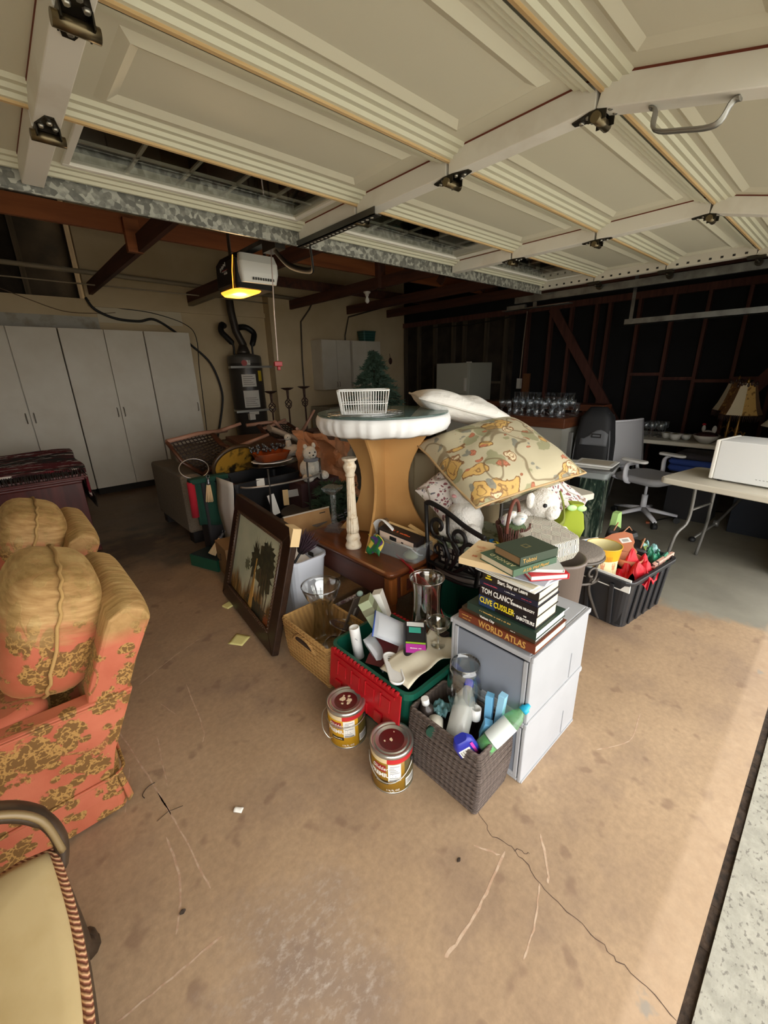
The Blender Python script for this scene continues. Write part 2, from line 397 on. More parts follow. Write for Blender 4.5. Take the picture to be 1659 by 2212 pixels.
for x in (5.0, 6.0): part('web', B().box(-.02, -.05, 0, .02, .05, 1.7, T(x, 4.3, 2.7, rx=.7)), M_joistY, ce)
M_pipe = mat('painted_pipe', c(150, 136, 112), .6)
b = B().tube([(-1.6, 6.9, 2.86), (1.2, 6.9, 2.82), (4.5, 6.9, 2.76)], .028, 10); part('pipe', b, M_pipe, ce)
b = B().tube([(-1.6, 6.7, 2.66), (2.4, 6.7, 2.64), (3.6, 6.7, 2.62)], .009, 6); part('conduit', b, M_pipe, ce)
M_black = mat('black_rubber', c(22, 20, 19), .55)
# ------------------------------------------------------------------ sectional garage door, open overhead
def galv():
    t = NT('galvanised_spangle'); v = t.n('TexVoronoi', {'Scale': 48}); t.set(v, 'Vector', t.co('Object', scale=(1, 1, 1)))
    n = t.noise(40, 2)
    f = t.math('ADD', t.math('MULTIPLY', v.outputs['Color'], .6), t.math('MULTIPLY', n, .4))
    t.P(Base_Color=t.ramp(f, [(.36, c(112, 112, 106)), (.5, c(142, 142, 134)), (.62, c(184, 184, 174))]), Metallic=.35, Roughness=.45); return t.m
M_galv = galv()
M_skin = mat('cream_door_skin', c(214, 210, 190), .55, bump=(60, .06, .004))
M_rail = mat('pale_green_rail', c(212, 210, 188), .5)
M_stile = mat('stile_paint', c(230, 227, 218), .6, var=(5, c(214, 208, 196), .5, .75))
M_woodedge = wood('bare_wood_edge', c(218, 188, 140), c(192, 160, 112), 5, 'X', .7)
M_hinge = mat('oiled_hinge_steel', c(58, 54, 46), .35, .8)
M_bolt = mat('zinc_bolt', c(190, 188, 180), .3, .8)
M_winframe = mat('window_frame_plastic', c(240, 236, 226), .4)
M_winglass = glass('door_window_glass', (.85, .86, .83, 1), .9, .03)
M_rust = mat('rust_line', c(110, 52, 34), .9)

door = thing('garage_door', 'raised cream sectional garage door with small windows hanging overhead', 'garage door', (1.5, 1.2, 2.3))
DI = Matrix.Translation((-1.5, -1.2, -2.3))
XS = [(-.95, 0), (.285, 0), (1.43, 0), (2.71, 0), (4.0, 0)]
HX = [x for x, _ in XS]; Y = [0.65, 1.175, 1.70, 2.19]
def ridge(b, x0, x1, y0, y1, z, w=.05, h=.012):
    # mitred ridge frame around a panel field, bulging downward
    o = [(x0, y0), (x1, y0), (x1, y1), (x0, y1)]; m = [(x0 + w, y0 + w), (x1 - w, y0 + w), (x1 - w, y1 - w), (x0 + w, y1 - w)]
    k = w * .5; mm = [(x0 + k, y0 + k), (x1 - k, y0 + k), (x1 - k, y1 - k), (x0 + k, y1 - k)]
    v = [(x, y, z) for x, y in o] + [(x, y, z - h) for x, y in mm] + [(x, y, z) for x, y in m]
    f = []
    for i in range(4):
        j = (i + 1) % 4; f += [(i, j, 4 + j, 4 + i), (4 + i, 4 + j, 8 + j, 8 + i)]
    b.add(v, f)
def steps(b, x0, x1, y, sg, z):
    # stepped rail profile along a section edge
    pr = [(0, -.030), (.012, -.030), (.018, -.020), (.034, -.020), (.040, -.010), (.058, -.010), (.066, 0)]
    for k in range(len(pr) - 1):
        (a, za), (d, zb) = pr[k], pr[k + 1]
        b.add([(x0, y + sg * a, z + za), (x1, y + sg * a, z + za), (x1, y + sg * d, z + zb), (x0, y + sg * d, z + zb)], [(0, 1, 2, 3)])
secs = [(None, .52), (0, .525), (1, .525), (2, .49)]
for si in range(4):
    if si == 0: y0, y1 = .13, .65
    else: y0, y1 = Y[si - 1], Y[si]
    L = y1 - y0; Msec = DI
    if si == 0: Msec = DI @ Matrix.Translation((0, .65, 2.25)) @ Matrix.Rotation(math.radians(15), 4, 'X') @ Matrix.Translation((0, -.65, -2.25))
    win = si == 3
    bs = B()
    if not win: bs.box(-.95, y0 + .004, 2.285, 4.0, y1 - .004, 2.32)
    else:
        # window section: skin with openings between the stiles
        bs.box(-.95, y0 + .004, 2.285, 4.0, y0 + .062, 2.32).box(-.95, y1 - .105, 2.285, 4.0, y1 - .004, 2.32)
        for a, d in ((-.95, -.81), (.16, .40), (1.31, 1.56), (2.58, 2.84), (3.86, 4.0)): bs.box(a, y0 + .062, 2.285, d, y1 - .105, 2.32)
    sec = part('section', bs, M_skin, door, Msec)
    br = B()
    for k in range(4):
        a, d = HX[k] + .03, HX[k + 1] - .03
        steps(br, a, d, y0 + .012, 1, 2.285) if not win else None; steps(br, a, d, y1 - .012, -1, 2.285)
    part('rail', br, M_rail, sec)
    bw = B().box(-.95, y1 - .013, 2.248, 4.0, y1 - .002, 2.285)
    if si < 3: part('wood_edge', bw, M_woodedge, sec)
    for k, x in enumerate(HX):
        if 0 < k < 4:
            part('stile', B().box(x - .032, y0 + .006, 2.215, x + .032, y1 - .006, 2.285), M_stile, sec, bevel=.003)
            part('rust_seam', B().box(x - .0335, y0 + .01, 2.280, x - .0315, y1 - .05, 2.2855), M_rust, sec)
        else:
            xx = (HX[0], HX[0] + .05) if k == 0 else (HX[4] - .05, HX[4])
            part('end_stile', B().box(xx[0], y0 + .004, 2.222, xx[1], y1 - .004, 2.285), M_jamb, sec)
            if k == 4:
                hb = B()
                for q in range(7): hb.box(3.9485, y0 + .05 + q * .066, 2.236, 3.9505, y0 + .066 + q * .066, 2.249)
                part('slot', hb, M_black, sec)
    for k in range(4):
        a, d = HX[k] + .11, HX[k + 1] - .11
        if not win:
            bb = B(); ridge(bb, a, d, y0 + .10, y1 - .10, 2.2852); part('raised_panel', bb, M_skin, sec)
        else:
            wy0, wy1 = y0 + .062, y1 - .105
            fb = B()
            for (p, q, r, s) in ((a - .022, wy0 - .022, d + .022, wy0), (a - .022, wy1, d + .022, wy1 + .022), (a - .022, wy0, a, wy1), (d, wy0, d + .022, wy1)):
                fb.box(p, q, 2.274, r, s, 2.2885)
            fr = part('window_frame', fb, M_winframe, door, DI, bevel=.003)
            mb = B()
            for q in range(1, 5):
                x = a + (d - a) * q / 5; mb.box(x - .006, wy0, 2.291, x + .006, wy1, 2.299)
            mb.box(a, (wy0 + wy1) / 2 - .005, 2.291, d, (wy0 + wy1) / 2 + .005, 2.299)
            part('muntin', mb, M_winframe, fr)
            part('pane', B().box(a, wy0, 2.285, d, wy1, 2.289), M_winglass, fr)
# strut on the far edge
st = B().box(-.95, 2.192, 2.190, 4.0, 2.196, 2.29).box(-.95, 2.192, 2.286, 4.0, 2.25, 2.29).box(-.95, 2.246, 2.215, 4.0, 2.25, 2.29).box(-.95, 2.180, 2.190, 4.0, 2.196, 2.194)
part('strut', st, M_galv, door, DI)
# hinges
def hinge_mesh():
    b = B(); poly = [(-.013, -.066), (.013, -.066), (.034, -.022), (.034, .022), (.013, .066), (-.013, .066), (-.034, .022), (-.034, -.022)]
    b.prism(poly, -.0045, 0); b.box(-.036, -.02, -.03, -.032, .02, 0).box(.032, -.02, -.03, .036, .02, 0); return b.mesh('hinge')
hm = hinge_mesh(); hm.transform(Matrix.Diagonal((.8, 1.2, .9, 1))); bb = B().cyl((-.04, 0, -.022), (.04, 0, -.022), .0135, None, 12); bmz = bb.mesh('barrel')
bz = B()
for sx, sy in ((0, -.055), (0, .055), (-.016, -.03), (.016, -.03), (-.016, .03), (.016, .03)): bz.lathe([(.006, -.011), (.008, -.0045)], 6, T(sx, sy, 0))
bzm = bz.mesh('bolt')
for x in HX[1:4]:
    for y in Y[:3]:
        h = part('hinge', hm, M_hinge, door, DI @ Matrix.Translation((x, y, 2.215)))
        part('barrel', bmz, mat('hinge_barrel', c(120, 108, 84), .3, .9), h); part('bolt', bzm, M_bolt, h)
for y in Y[:3]:
    h = part('edge_roller', B().box(-.05, -.05, -.012, .0, .05, 0).cyl((-.02, 0, -.02), (.1, 0, -.02), .007, None, 8).cyl((.075, 0, -.02), (.1, 0, -.02), .024, None, 16), M_hinge, door, DI @ Matrix.Translation((3.99, y, 2.215)))
# lift handle on the bottom section
hb = B().tube(smooth_path([(0, -.1, 0), (0, -.085, -.006), (0, -.07, -.045), (0, 0, -.05), (0, .07, -.045), (0, .085, -.006), (0, .1, 0)], 5), .01, 8, flat=(1.5, .45))
M0 = DI @ Matrix.Translation((0, .65, 2.25)) @ Matrix.Rotation(math.radians(15), 4, 'X') @ Matrix.Translation((0, -.65, -2.25))
part('lift_handle', hb, mat('lift_handle_steel', c(150, 148, 142), .35, .8), door, M0 @ Matrix.Translation((1.43, .41, 2.212)))
# perforated angle carrying the opener arm
pa = B().box(1.385, 1.56, 2.185, 1.425, 2.19, 2.189).box(1.385, 1.56, 2.185, 1.389, 2.19, 2.215)
o = part('perforated_angle', pa, mat('dark_angle_iron', c(92, 90, 86), .4, .8), door, DI)
pb = B()
for k in range(18): pb.lathe([(.007, -.0008), (.007, 0)], 10, T(1.406, 1.60 + k * .032, 2.185))
part('hole', pb, mat('hole_pale', c(200, 196, 184), .7), o, Matrix.Identity(4))

# tracks
M_track = mat('track_steel', c(120, 122, 120), .42, .75, var=(8, c(88, 88, 86), .4, .7))
def channel(b, x, pts, s=1):
    for i in range(len(pts) - 1):
        b.tube([(x, *pts[i]), (x, *pts[i + 1])], .001, 4)
tk = thing('door_track', 'grey steel door track running along the right edge of the raised door', 'track', (4.1, .1, 0))
b = B()
prof = [(.0, -.028), (.032, -.028), (.032, -.022), (.006, -.022), (.006, .022), (.032, .022), (.032, .028), (0, .028)]
path = [(0, .0, 0.02), (0, 0, 1.75)] + [(0, .35 - .35 * math.cos(a), 1.75 + .43 * math.sin(a)) for a in (0.3, .6, .9, 1.2, PI / 2)] + [(0, 2.42, 2.185)]
rings = []
for i, p in enumerate(path):
    t = (Vector(path[min(i + 1, len(path) - 1)]) - Vector(path[max(i - 1, 0)])).normalized(); n = Vector((0, -t.z, t.y))
    rings.append([(px_ - .012, p[1] + n.y * q, p[2] + n.z * q) for px_, q in prof])
b.loft(rings, True, True, False); part('rail', b, M_track, tk)
part('rear_bracket', B().box(-.02, 2.3, 2.10, .02, 2.5, 2.14).box(-.03, 1.85, 2.10, .05, 2.55, 2.105), M_track, tk)
part('hanger', B().box(.03, 2.2, 2.1, .034, 2.24, 2.75), M_track, tk)
tk2 = thing('door_track', 'thin bare steel track hanging by the dark stud wall, above the tables', 'track', (4.5, .1, 0))
part('rail', B().box(-.02, .1, 1.90, .02, 1.5, 1.906).box(-.02, .1, 1.90, -.016, 1.5, 1.95).box(.016, .1, 1.9, .02, 1.5, 1.95), M_track, tk2)
part('hanger', B().box(-.004, 1.44, 1.95, .0, 1.47, 2.62), M_track, tk2)

# ------------------------------------------------------------------ opener
M_opwhite = mat('opener_lens_white', c(226, 224, 216), .4)
M_opblack = mat('opener_body_black', c(26, 24, 23), .5)
op = thing('garage_door_opener', 'black and white garage door opener with lit amber lens under the joists', 'door opener', (1.5, 2.92, 2.1))
b = B().loft([rr(.26, .30, .0, .03, 4, 0, .16), rr(.28, .34, .03, .03, 4, 0, .16), rr(.27, .34, .17, .03, 4, 0, .16), rr(.22, .30, .21, .03, 4, 0, .16)], True, True, False)
part('housing', b, M_opblack, op)
b = B().loft([rr(.25, .05, .03, .02, 4, .015, -.015), rr(.275, .07, .09, .025, 4, .015, -.02), rr(.275, .07, .15, .025, 4, .015, -.02), rr(.25, .05, .2, .02, 4, .015, -.01)], True, True, False)
cv = part('light_cover', b, M_opwhite, op)
b = B()
for k in range(9): b.box(-.045 + k * .018, -.058, .045, -.037 + k * .018, -.05, .06, T(0, 0, 0, ry=0))
part('slot', b, mat('slot_dark', c(70, 70, 68), .7), cv)
b = B().loft([rr(.14, .2, -.03, .05, 5, -.07, .16), rr(.20, .26, -.012, .05, 5, -.045, .16), rr(.21, .27, -.002, .05, 5, -.04, .16)], True, True, True)
part('lamp_lens', b, mat('amber_lens_lit', c(255, 190, 70), .4, emit=(c(255, 160, 50), 1.1)), op, label='glowing amber lamp lens')
part('lens_rim', B().tube([(-.135, .02, .19), (-.146, .03, .1), (-.14, .06, .0), (-.12, .12, -.03)], .0025, 6), MC['amber_lens_lit'], op)
M_lbl = mat('white_print', c(190, 190, 188), .6); P_RED = mat('red_print', c(150, 40, 36), .6)
b = B()
for k in range(7): b.box(-.1430, .22 - k * .014, .118 + .004 * (k % 3), -.1415, .229 - k * .014, .142 - .005 * (k % 2), T(0, 0, .004 * k))
b.box(-.1430, .13, .112, -.1415, .20, .116)
part('worn_print', b, M_lbl, op); part('worn_print', B().box(-.1430, .12, .095, -.1415, .17, .107), M_lbl, op); part('red_line', B().box(-.1430, .11, .118, -.1415, .2, .122), P_RED, op)
part('rail', B().box(-.03, -2.85, .225, .03, .32, .25), M_track, op)
part('bracket', B().box(-.13, .05, .2, -.126, .09, .68).box(.12, .05, .2, .124, .09, .68).box(-.13, .05, .43, .12, .09, .434), MC['dark_angle_iron'], op)
part('trolley', B().box(-.035, -.36, .17, .035, -.2, .235), MC['dark_angle_iron'], op)
part('arm', B().tube(smooth_path([(0, -.28, .18), (-.03, -.5, .05), (-.05, -.74, -.02), (-.07, -.80, .0), (-.08, -.80, .09)], 6), .013, 8, flat=(.5, 1.3)), M_black, op, label='black curved door arm')
rc = thing('release_cord', 'thin pale pull cord with red handle hanging from the opener trolley', 'cord', (1.43, 2.6, 1.6))
part('cord', B().tube([(0, 0, .03), (.005, -.005, .3), (.04, .02, .68)], .0035, 6), mat('pale_cord', c(216, 196, 186), .7), rc)
part('handle', B().box(-.028, -.009, -.005, .028, .009, .025).box(-.008, -.008, -.03, .012, .008, -.005), mat('red_handle_plastic', c(150, 24, 26), .4), rc, bevel=.004)
bu = thing('light_bulb', 'bare white bulb in a small ceiling socket near the fridge', 'light bulb', (4.2, 4.93, 2.5))
part('socket', B().lathe([(.05, .105), (.05, .09), (.03, .075), (.022, .045)], 18), M_jamb, bu)
part('bulb', B().lathe([(.015, .05), (.018, .03), (.03, .0), (.031, -.015), (.022, -.035), (.005, -.045)], 18), mat('bulb_glass_white', c(240, 238, 232), .2), bu)

lp = bpy.data.lights.new('opener_bulb', 'POINT'); lp.energy = 4; lp.color = (1.0, .66, .34); lp.shadow_soft_size = .06
lo = bpy.data.objects.new('opener_bulb', lp); COL.objects.link(lo); lo.parent = op; lo.location = (-.05, .16, -.10)
# ------------------------------------------------------------------ left side: chairs, chest, cabinets, water heater
def damask(name, sheenz=None, ax=2):
    t = NT(name); g = t.co('Object')
    n1 = t.n('TexNoise', {'Scale': 9.0, 'Detail': 4}); t.set(n1, 'Vector', g)
    w = t.n('MixRGB' if False else 'VectorMath', operation='MULTIPLY_ADD'); t.set(w, 0, n1.outputs['Color']); w.inputs[1].default_value = (.10, .10, .10); t.set(w, 2, g)
    v = t.n('TexVoronoi', {'Scale': 8.5, 'Randomness': .8}); t.set(v, 'Vector', w.outputs[0])
    petals = t.math('ADD', v.outputs['Distance'], t.math('MULTIPLY', t.math('SUBTRACT', t.noise(55, 3, g), .5), .35))
    flower = t.ramp(petals, [(.40, 1.0), (.44, 0.0)])
    v2 = t.n('TexVoronoi', {'Scale': 13.0, 'Randomness': 1.0}); t.set(v2, 'Vector', t.co('Object', (1.0, .5, 1.4), (.5, .4, .6)))
    leaf = t.ramp(t.math('ADD', v2.outputs['Distance'], t.math('MULTIPLY', t.math('SUBTRACT', t.noise(40, 2, g), .5), .2)), [(.34, 1.0), (.38, 0.0)])
    stem = t.ramp(t.math('ABSOLUTE', t.math('SUBTRACT', t.noise(3.6, 1, g), .5)), [(.006, 1.0), (.011, 0.0)])
    veins = t.ramp(t.math('ABSOLUTE', t.math('SUBTRACT', t.noise(42, 2, g), .5)), [(.02, 1.0), (.06, 0.0)])
    mot = t.math('MAXIMUM', t.math('MAXIMUM', flower, leaf), t.math('MULTIPLY', stem, .8))
    coral = t.ramp(t.noise(5, 4, g), [(.3, c(168, 82, 56)), (.7, c(192, 106, 78))])
    gold = t.mix(veins, c(110, 76, 32), c(172, 130, 70))
    base = t.mix(mot, coral, gold)
    # gold sheen of the upper surfaces, painted into the base colour by height
    if sheenz:
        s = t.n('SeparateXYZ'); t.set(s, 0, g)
        f = t.math('ADD', s.outputs[ax], t.math('MULTIPLY', t.math('SUBTRACT', t.noise(6, 4, t.co('Object', (1, 4, 1))), .5), sheenz[2]))
        f = t.math('MULTIPLY', t.math('SUBTRACT', f, sheenz[0]), 1.0 / (sheenz[1] - sheenz[0]))
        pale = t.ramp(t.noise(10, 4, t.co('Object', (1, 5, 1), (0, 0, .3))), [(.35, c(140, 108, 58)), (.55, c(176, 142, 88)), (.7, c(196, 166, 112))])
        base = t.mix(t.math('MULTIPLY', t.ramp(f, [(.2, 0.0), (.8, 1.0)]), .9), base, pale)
    t.P(Base_Color=base, Roughness=.75); t.set(t.p, 'Sheen Weight', .35); t.p.inputs['Sheen Tint'].default_value = c(226, 190, 120)
    t.bump(t.math('ADD', mot, t.math('MULTIPLY', t.noise(200, 2, g), .3)), .25, .004); return t.m
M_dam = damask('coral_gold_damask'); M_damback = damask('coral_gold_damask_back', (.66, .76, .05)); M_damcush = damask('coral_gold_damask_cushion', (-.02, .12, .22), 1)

def club_chair(label):
    t = thing('slipper_armchair', label, 'armchair', (-.30, 1.85, 0), 0, 'coral damask armchairs')
    # local: x toward the back (+x), y width, z up. world x = local -.30
    b = B().loft([rr(.78, .64, .17, .04, 4, -.06), rr(.79, .65, .30, .04, 4, -.06), rr(.79, .65, .44, .04, 4, -.06)], True, True, False)
    part('seat_base', b, M_dam, t)
    b = B()
    b.loft([rr(.76, .66, .012, .03, 4, -.06), rr(.775, .675, .10, .03, 4, -.06), rr(.765, .665, .185, .03, 4, -.06)], True, True, False)
    sk = part('skirt', b, M_dam, t)
    part('skirt_welt', B().tube(rr(.80, .70, .185, .04, 4, -.06), .006, 6, closed=True), M_dam, sk)
    part('pleat_flap', B().grid(5, 4, lambda u, v: (.312 + .018 * u + .012 * (1 - v), -.335 + .02 * u * (1 - v), .03 + .14 * v)), M_dam, sk, solid=.006)
    b = B().loft([rr(.60, .56, .40, .08, 5, -.12), rr(.63, .58, .44, .09, 5, -.12), rr(.62, .57, .50, .09, 5, -.12), rr(.55, .50, .53, .09, 5, -.12)], True, True, True)
    part('seat_cushion', b, M_dam, t)
    for sy in (-1, 1):
        b = B()
        # arm: long panel with flat top
        P = [(-.45, .17), (.30, .17), (.33, .28), (.43, .505), (-.44, .525), (-.47, .40)]
        y0, y1 = (sy * .345, sy * .265) if sy < 0 else (.265, .345)
        b.prism(P, min(y0, y1), max(y0, y1), Matrix(((1, 0, 0, 0), (0, 0, 1, 0), (0, 1, 0, 0), (0, 0, 0, 1))))
        a = part('arm', b, M_dam, t, bevel=.012)
        part('arm_welt', B().tube([(-.45, sy * .347, .51), (.0, sy * .347, .505), (.415, sy * .347, .49)], .005, 6), M_dam, a)
    # raked back: side profile swept across the width, crowned top
    b = B(); n = 13
    def prof(dz, ins):
        return [(.24, .30), (.33, .26), (.385, .40), (.47, .60), (.545 - ins, .76 + dz), (.53 - ins, .80 + dz), (.47 - ins, .825 + dz), (.415 - ins, .80 + dz), (.39 - ins, .75 + dz), (.31, .55)]
    rings = []
    for k in range(n):
        u = k / (n - 1); y = -.335 + .67 * u; e = abs(2 * u - 1)
        dz = -.02 * e ** 4; sh = 0 if e < .97 else .012
        rings.append([(x * (1 - .02 * e ** 6) + sh * .0, y, z) for x, z in prof(dz, 0)])
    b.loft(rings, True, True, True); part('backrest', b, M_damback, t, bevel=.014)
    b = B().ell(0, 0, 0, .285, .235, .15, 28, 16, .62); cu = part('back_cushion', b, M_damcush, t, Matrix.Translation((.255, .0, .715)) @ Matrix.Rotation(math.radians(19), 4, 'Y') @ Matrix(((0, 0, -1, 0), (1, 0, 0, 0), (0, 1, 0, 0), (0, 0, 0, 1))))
    loop = []
    for k in range(72):
        a = k / 72 * 4; s, f = int(a), a - int(a)
        an = k / 72 * 2 * PI; pw = lambda q: math.copysign(abs(q) ** .62, q)
        loop.append((.288 * pw(math.cos(an)), .238 * pw(math.sin(an)), .004 * math.sin(k * 1.7)))
    part('welt', B().tube(loop, .006, 6, closed=True), mat('gold_welt', c(176, 140, 84), .8), cu)
    return t
ch1 = club_chair('nearest coral and gold damask armchair with gold sheen painted on its back cushion, left edge')
ch2 = copy_tree(ch1, None, (-.30, 2.80, 0), 0, 'farther coral damask armchair standing between the nearer one and the wooden chest')

# french open armchair, seen from above
M_dkwood = wood('carved_walnut', c(74, 58, 44), c(44, 34, 26), 5, 'X', .4)
M_cream = mat('cream_twill', c(206, 184, 136), .8, var=(7, c(194, 170, 120), .4, .65), bump=(220, .12, .002))
def rope_mat():
    t = NT('twisted_gimp'); w = t.n('TexWave', {'Scale': 60.0, 'Distortion': 2.0}, wave_type='BANDS', bands_direction='DIAGONAL'); t.set(w, 'Vector', t.co())
    t.P(Base_Color=t.ramp(w.outputs['Fac'], [(.2, c(128, 74, 52)), (.5, c(188, 128, 94)), (.8, c(222, 178, 134))]), Roughness=.7); t.bump(w.outputs['Fac'], .8, .004); return t.m
M_rope = rope_mat()
fc = thing('french_armchair', 'carved walnut open armchair with cream seat and twisted rope trim, front left corner', 'armchair', (-.42, .80, 0)); fc.scale = (1, 1.3, 1)
# local: seat faces +x; front right corner at (.265, .27)
def seat_ring(z, s=1.0):
    p = []
    for k in range(13):
        u = k / 12; p.append(((.262 + .020 * math.sin(PI * u)) * s, (-.22 + .44 * u) * s, z))
    p += [(.20 * s, .232 * s, z), (.0, .225 * s, z), (-.24 * s, .2 * s, z), (-.26 * s, 0, z), (-.24 * s, -.2 * s, z), (0, -.225 * s, z), (.20 * s, -.232 * s, z)]
    return p
b = B().loft([seat_ring(.39), seat_ring(.43), seat_ring(.455, .985), seat_ring(.47, .9), seat_ring(.475, .6)], True, True, True); part('seat', b, M_cream, fc)
part('rope_trim', B().tube(seat_ring(.436, 1.012), .0105, 8, closed=True), M_rope, fc)
b = B().loft([seat_ring(.33, 1.01), seat_ring(.395, 1.045), seat_ring(.425, 1.035)], True, True, False); part('seat_rail', b, M_dkwood, fc)
for (x, y, fx, fy) in ((.24, .20, .01, .04), (.24, -.20, .01, -.04), (-.23, .17, -.05, .02), (-.23, -.17, -.05, -.02)):
    b = B().tube([(x, y, .37), (x + fx * .5, y + fy * .5, .28), (x + fx, y + fy, .12), (x + fx, y + fy, .05), (x + fx * 1.4, y + fy * 1.4, .0)], [.033, .028, .019, .018, .03], 10); lg = part('leg', b, M_dkwood, fc)
    part('foot_scroll', B().ell(x + fx * 1.5, y + fy * 1.5, .022, .026, .026, .022, 12, 8), M_dkwood, lg)
for sy in (1, -1):
    b = B().tube(smooth_path([(.272, sy * .215, .40), (.285, sy * .228, .46), (.262, sy * .242, .54), (.20, sy * .252, .60), (.10, sy * .255, .635), (-.05, sy * .25, .65), (-.29, sy * .23, .66)], 6), [.02] * 12 + [.024] * 25, 10, flat=(1, .8))
    a = part('arm', b, M_dkwood, fc)
    part('arm_scroll', B().tube(smooth_path([(.286, sy * .205, .45), (.268, sy * .22, .55), (.21, sy * .23, .612), (.12, sy * .232, .65), (.0, sy * .23, .668)], 6), .008, 6), mat('gilt_rubbed_wood', c(128, 108, 74), .4), a)
    part('arm_pad', B().loft([[(x, sy * .25 + .035 * math.cos(q * PI / 6), .665 + .025 * math.sin(q * PI / 6)) for q in range(12)] for x in (.02, -.08, -.18)], True, True, True), M_cream, a)
b = B().box(-.30, -.2, .5, -.25, .2, .98); part('back_panel', b, M_cream, fc, bevel=.02)
b = B().tube(smooth_path([(-.24, -.25, .38), (-.27, -.26, .6), (-.31, -.26, .95), (-.31, -.15, 1.03), (-.31, 0, 1.06), (-.31, .15, 1.03), (-.31, .26, .95), (-.27, .26, .6), (-.24, .23, .38)], 5), .028, 8); part('back_frame', b, M_dkwood, fc)

# mahogany chest with woven rug on it
M_mahog = wood('mahogany', c(96, 38, 34), c(62, 22, 22), 3, 'Z', .3)
M_mahogX = wood('mahogany_trim', c(110, 50, 44), c(72, 28, 26), 4, 'X', .28)
cs = thing('wooden_chest', 'dark red mahogany chest with moulded edge under the woven throw', 'chest', (-.35, 4.95, 0))
part('body', B().box(-.78, -.42, .06, .76, .42, .66), M_mahog, cs, bevel=.004)
part('plinth', B().box(-.80, -.44, 0, .78, .44, .06), M_mahogX, cs, bevel=.006)
part('top', B().box(-.82, -.47, .72, .80, .47, .75), M_mahogX, cs, bevel=.01, seg=3)
b = B(); 
for z, p in ((.66, .425), (.685, .445), (.705, .462)): b.box(-.78 - (p - .42), -p, z, .76 + (p - .42), p, z + .022)
part('moulding', b, M_mahogX, cs, bevel=.007, seg=3)
def rug_mat():
    t = NT('woven_throw'); g = t.co('Object')
    n = t.noise(7, 4, t.co('Object', (1, 4.5, 1)), .6); n2 = t.noise(9, 4, t.co('Object', (1.2, 5, 1), loc=(4, 0, 0)))
    b_ = t.ramp(t.noise(2.5, 3, t.co('Object', (.4, 3, 1), loc=(2, 2, 0))), [(.45, c(112, 20, 34)), (.58, c(34, 28, 26))])
    b_ = t.mix(t.ramp(n, [(.57, 0.0), (.6, 1.0)]), b_, c(214, 204, 194)); b_ = t.mix(t.ramp(n2, [(.6, 0.0), (.63, 1.0)]), b_, c(130, 24, 36))
    t.P(Base_Color=b_, Roughness=.95); t.bump(t.noise(120, 3, g), .6, .01); return t.m
th = thing('woven_throw', 'fringed dark red and grey woven throw spread over the wooden chest', 'throw', (-.35, 4.95, .75))
def thf(u, v):
    x = -.84 + 1.70 * u; y = -.44 + .94 * v; z = .045 + .035 * noise.noise(Vector((x * 2.2, y * 2.2, 1))) + .05 * v
    if u > .955: z -= (u - .955) * 6; x = .80 + .015 * math.sin(v * 9)
    return (x, y, z)
part('cloth', B().grid(46, 24, thf), rug_mat(), th, solid=.02)
b = B()
for k in range(60):
    y = -.43 + k * .0155; z0 = -.20; b.tube([(.815, y, z0 + .03), (.835, y + .006, z0 - .04), (.825, y + random.uniform(-.02, .02), z0 - .13)], .004, 4)
for k in range(110):
    x = -.84 + k * .015; b.tube([(x, -.43, .045), (x + random.uniform(-.008, .008), -.475, .022), (x + random.uniform(-.01, .01), -.485, -.02)], .0035, 4)
part('fringe', b, mat('throw_fringe', c(44, 36, 30), .95), th, kind='stuff')

# tall white cabinets
M_melam = mat('white_melamine', c(214, 206, 188), .5, var=(3, c(206, 196, 176), .4, .7))
M_gap = mat('cabinet_shadow_gap', c(40, 36, 32), .9); M_pull = mat('cabinet_pull_grey', c(126, 118, 104), .4, .3)
def tall_cab(label, x0, x1, splits, pulls):
    t = thing('storage_cabinet', label, 'cabinet', ((x0 + x1) / 2, 6.97, 0), 0, 'tall white garage cabinets'); o = -(x0 + x1) / 2
    part('body', B().box(x0 + o + .004, -.20, .1, x1 + o - .004, .22, 2.135), M_melam, t)
    part('toe_kick', B().box(x0 + o + .02, -.14, 0, x1 + o - .02, .2, .1), M_gap, t)
    xs = [x0] + splits + [x1]
    for k in range(len(xs) - 1):
        d = part('door', B().box(xs[k] + o + .005, -.23, .105, xs[k + 1] + o - .005, -.208, 2.14), M_melam, t, bevel=.002)
        part('pull', B().tube([(pulls[k] + o, -.23, 1.04), (pulls[k] + o, -.255, 1.05), (pulls[k] + o, -.255, 1.15), (pulls[k] + o, -.23, 1.16)], .006, 6), M_pull, d)
tall_cab('tall white double-door cabinet at the left edge behind the chest', -.22, .76, [.275], [.235, .315])
tall_cab('tall white double-door cabinet in the middle of the cabinet row', .765, 1.71, [1.245], [1.205, 1.285])
tall_cab('tall white single-door cabinet at the right end of the row', 1.715, 2.318, [], [2.275])

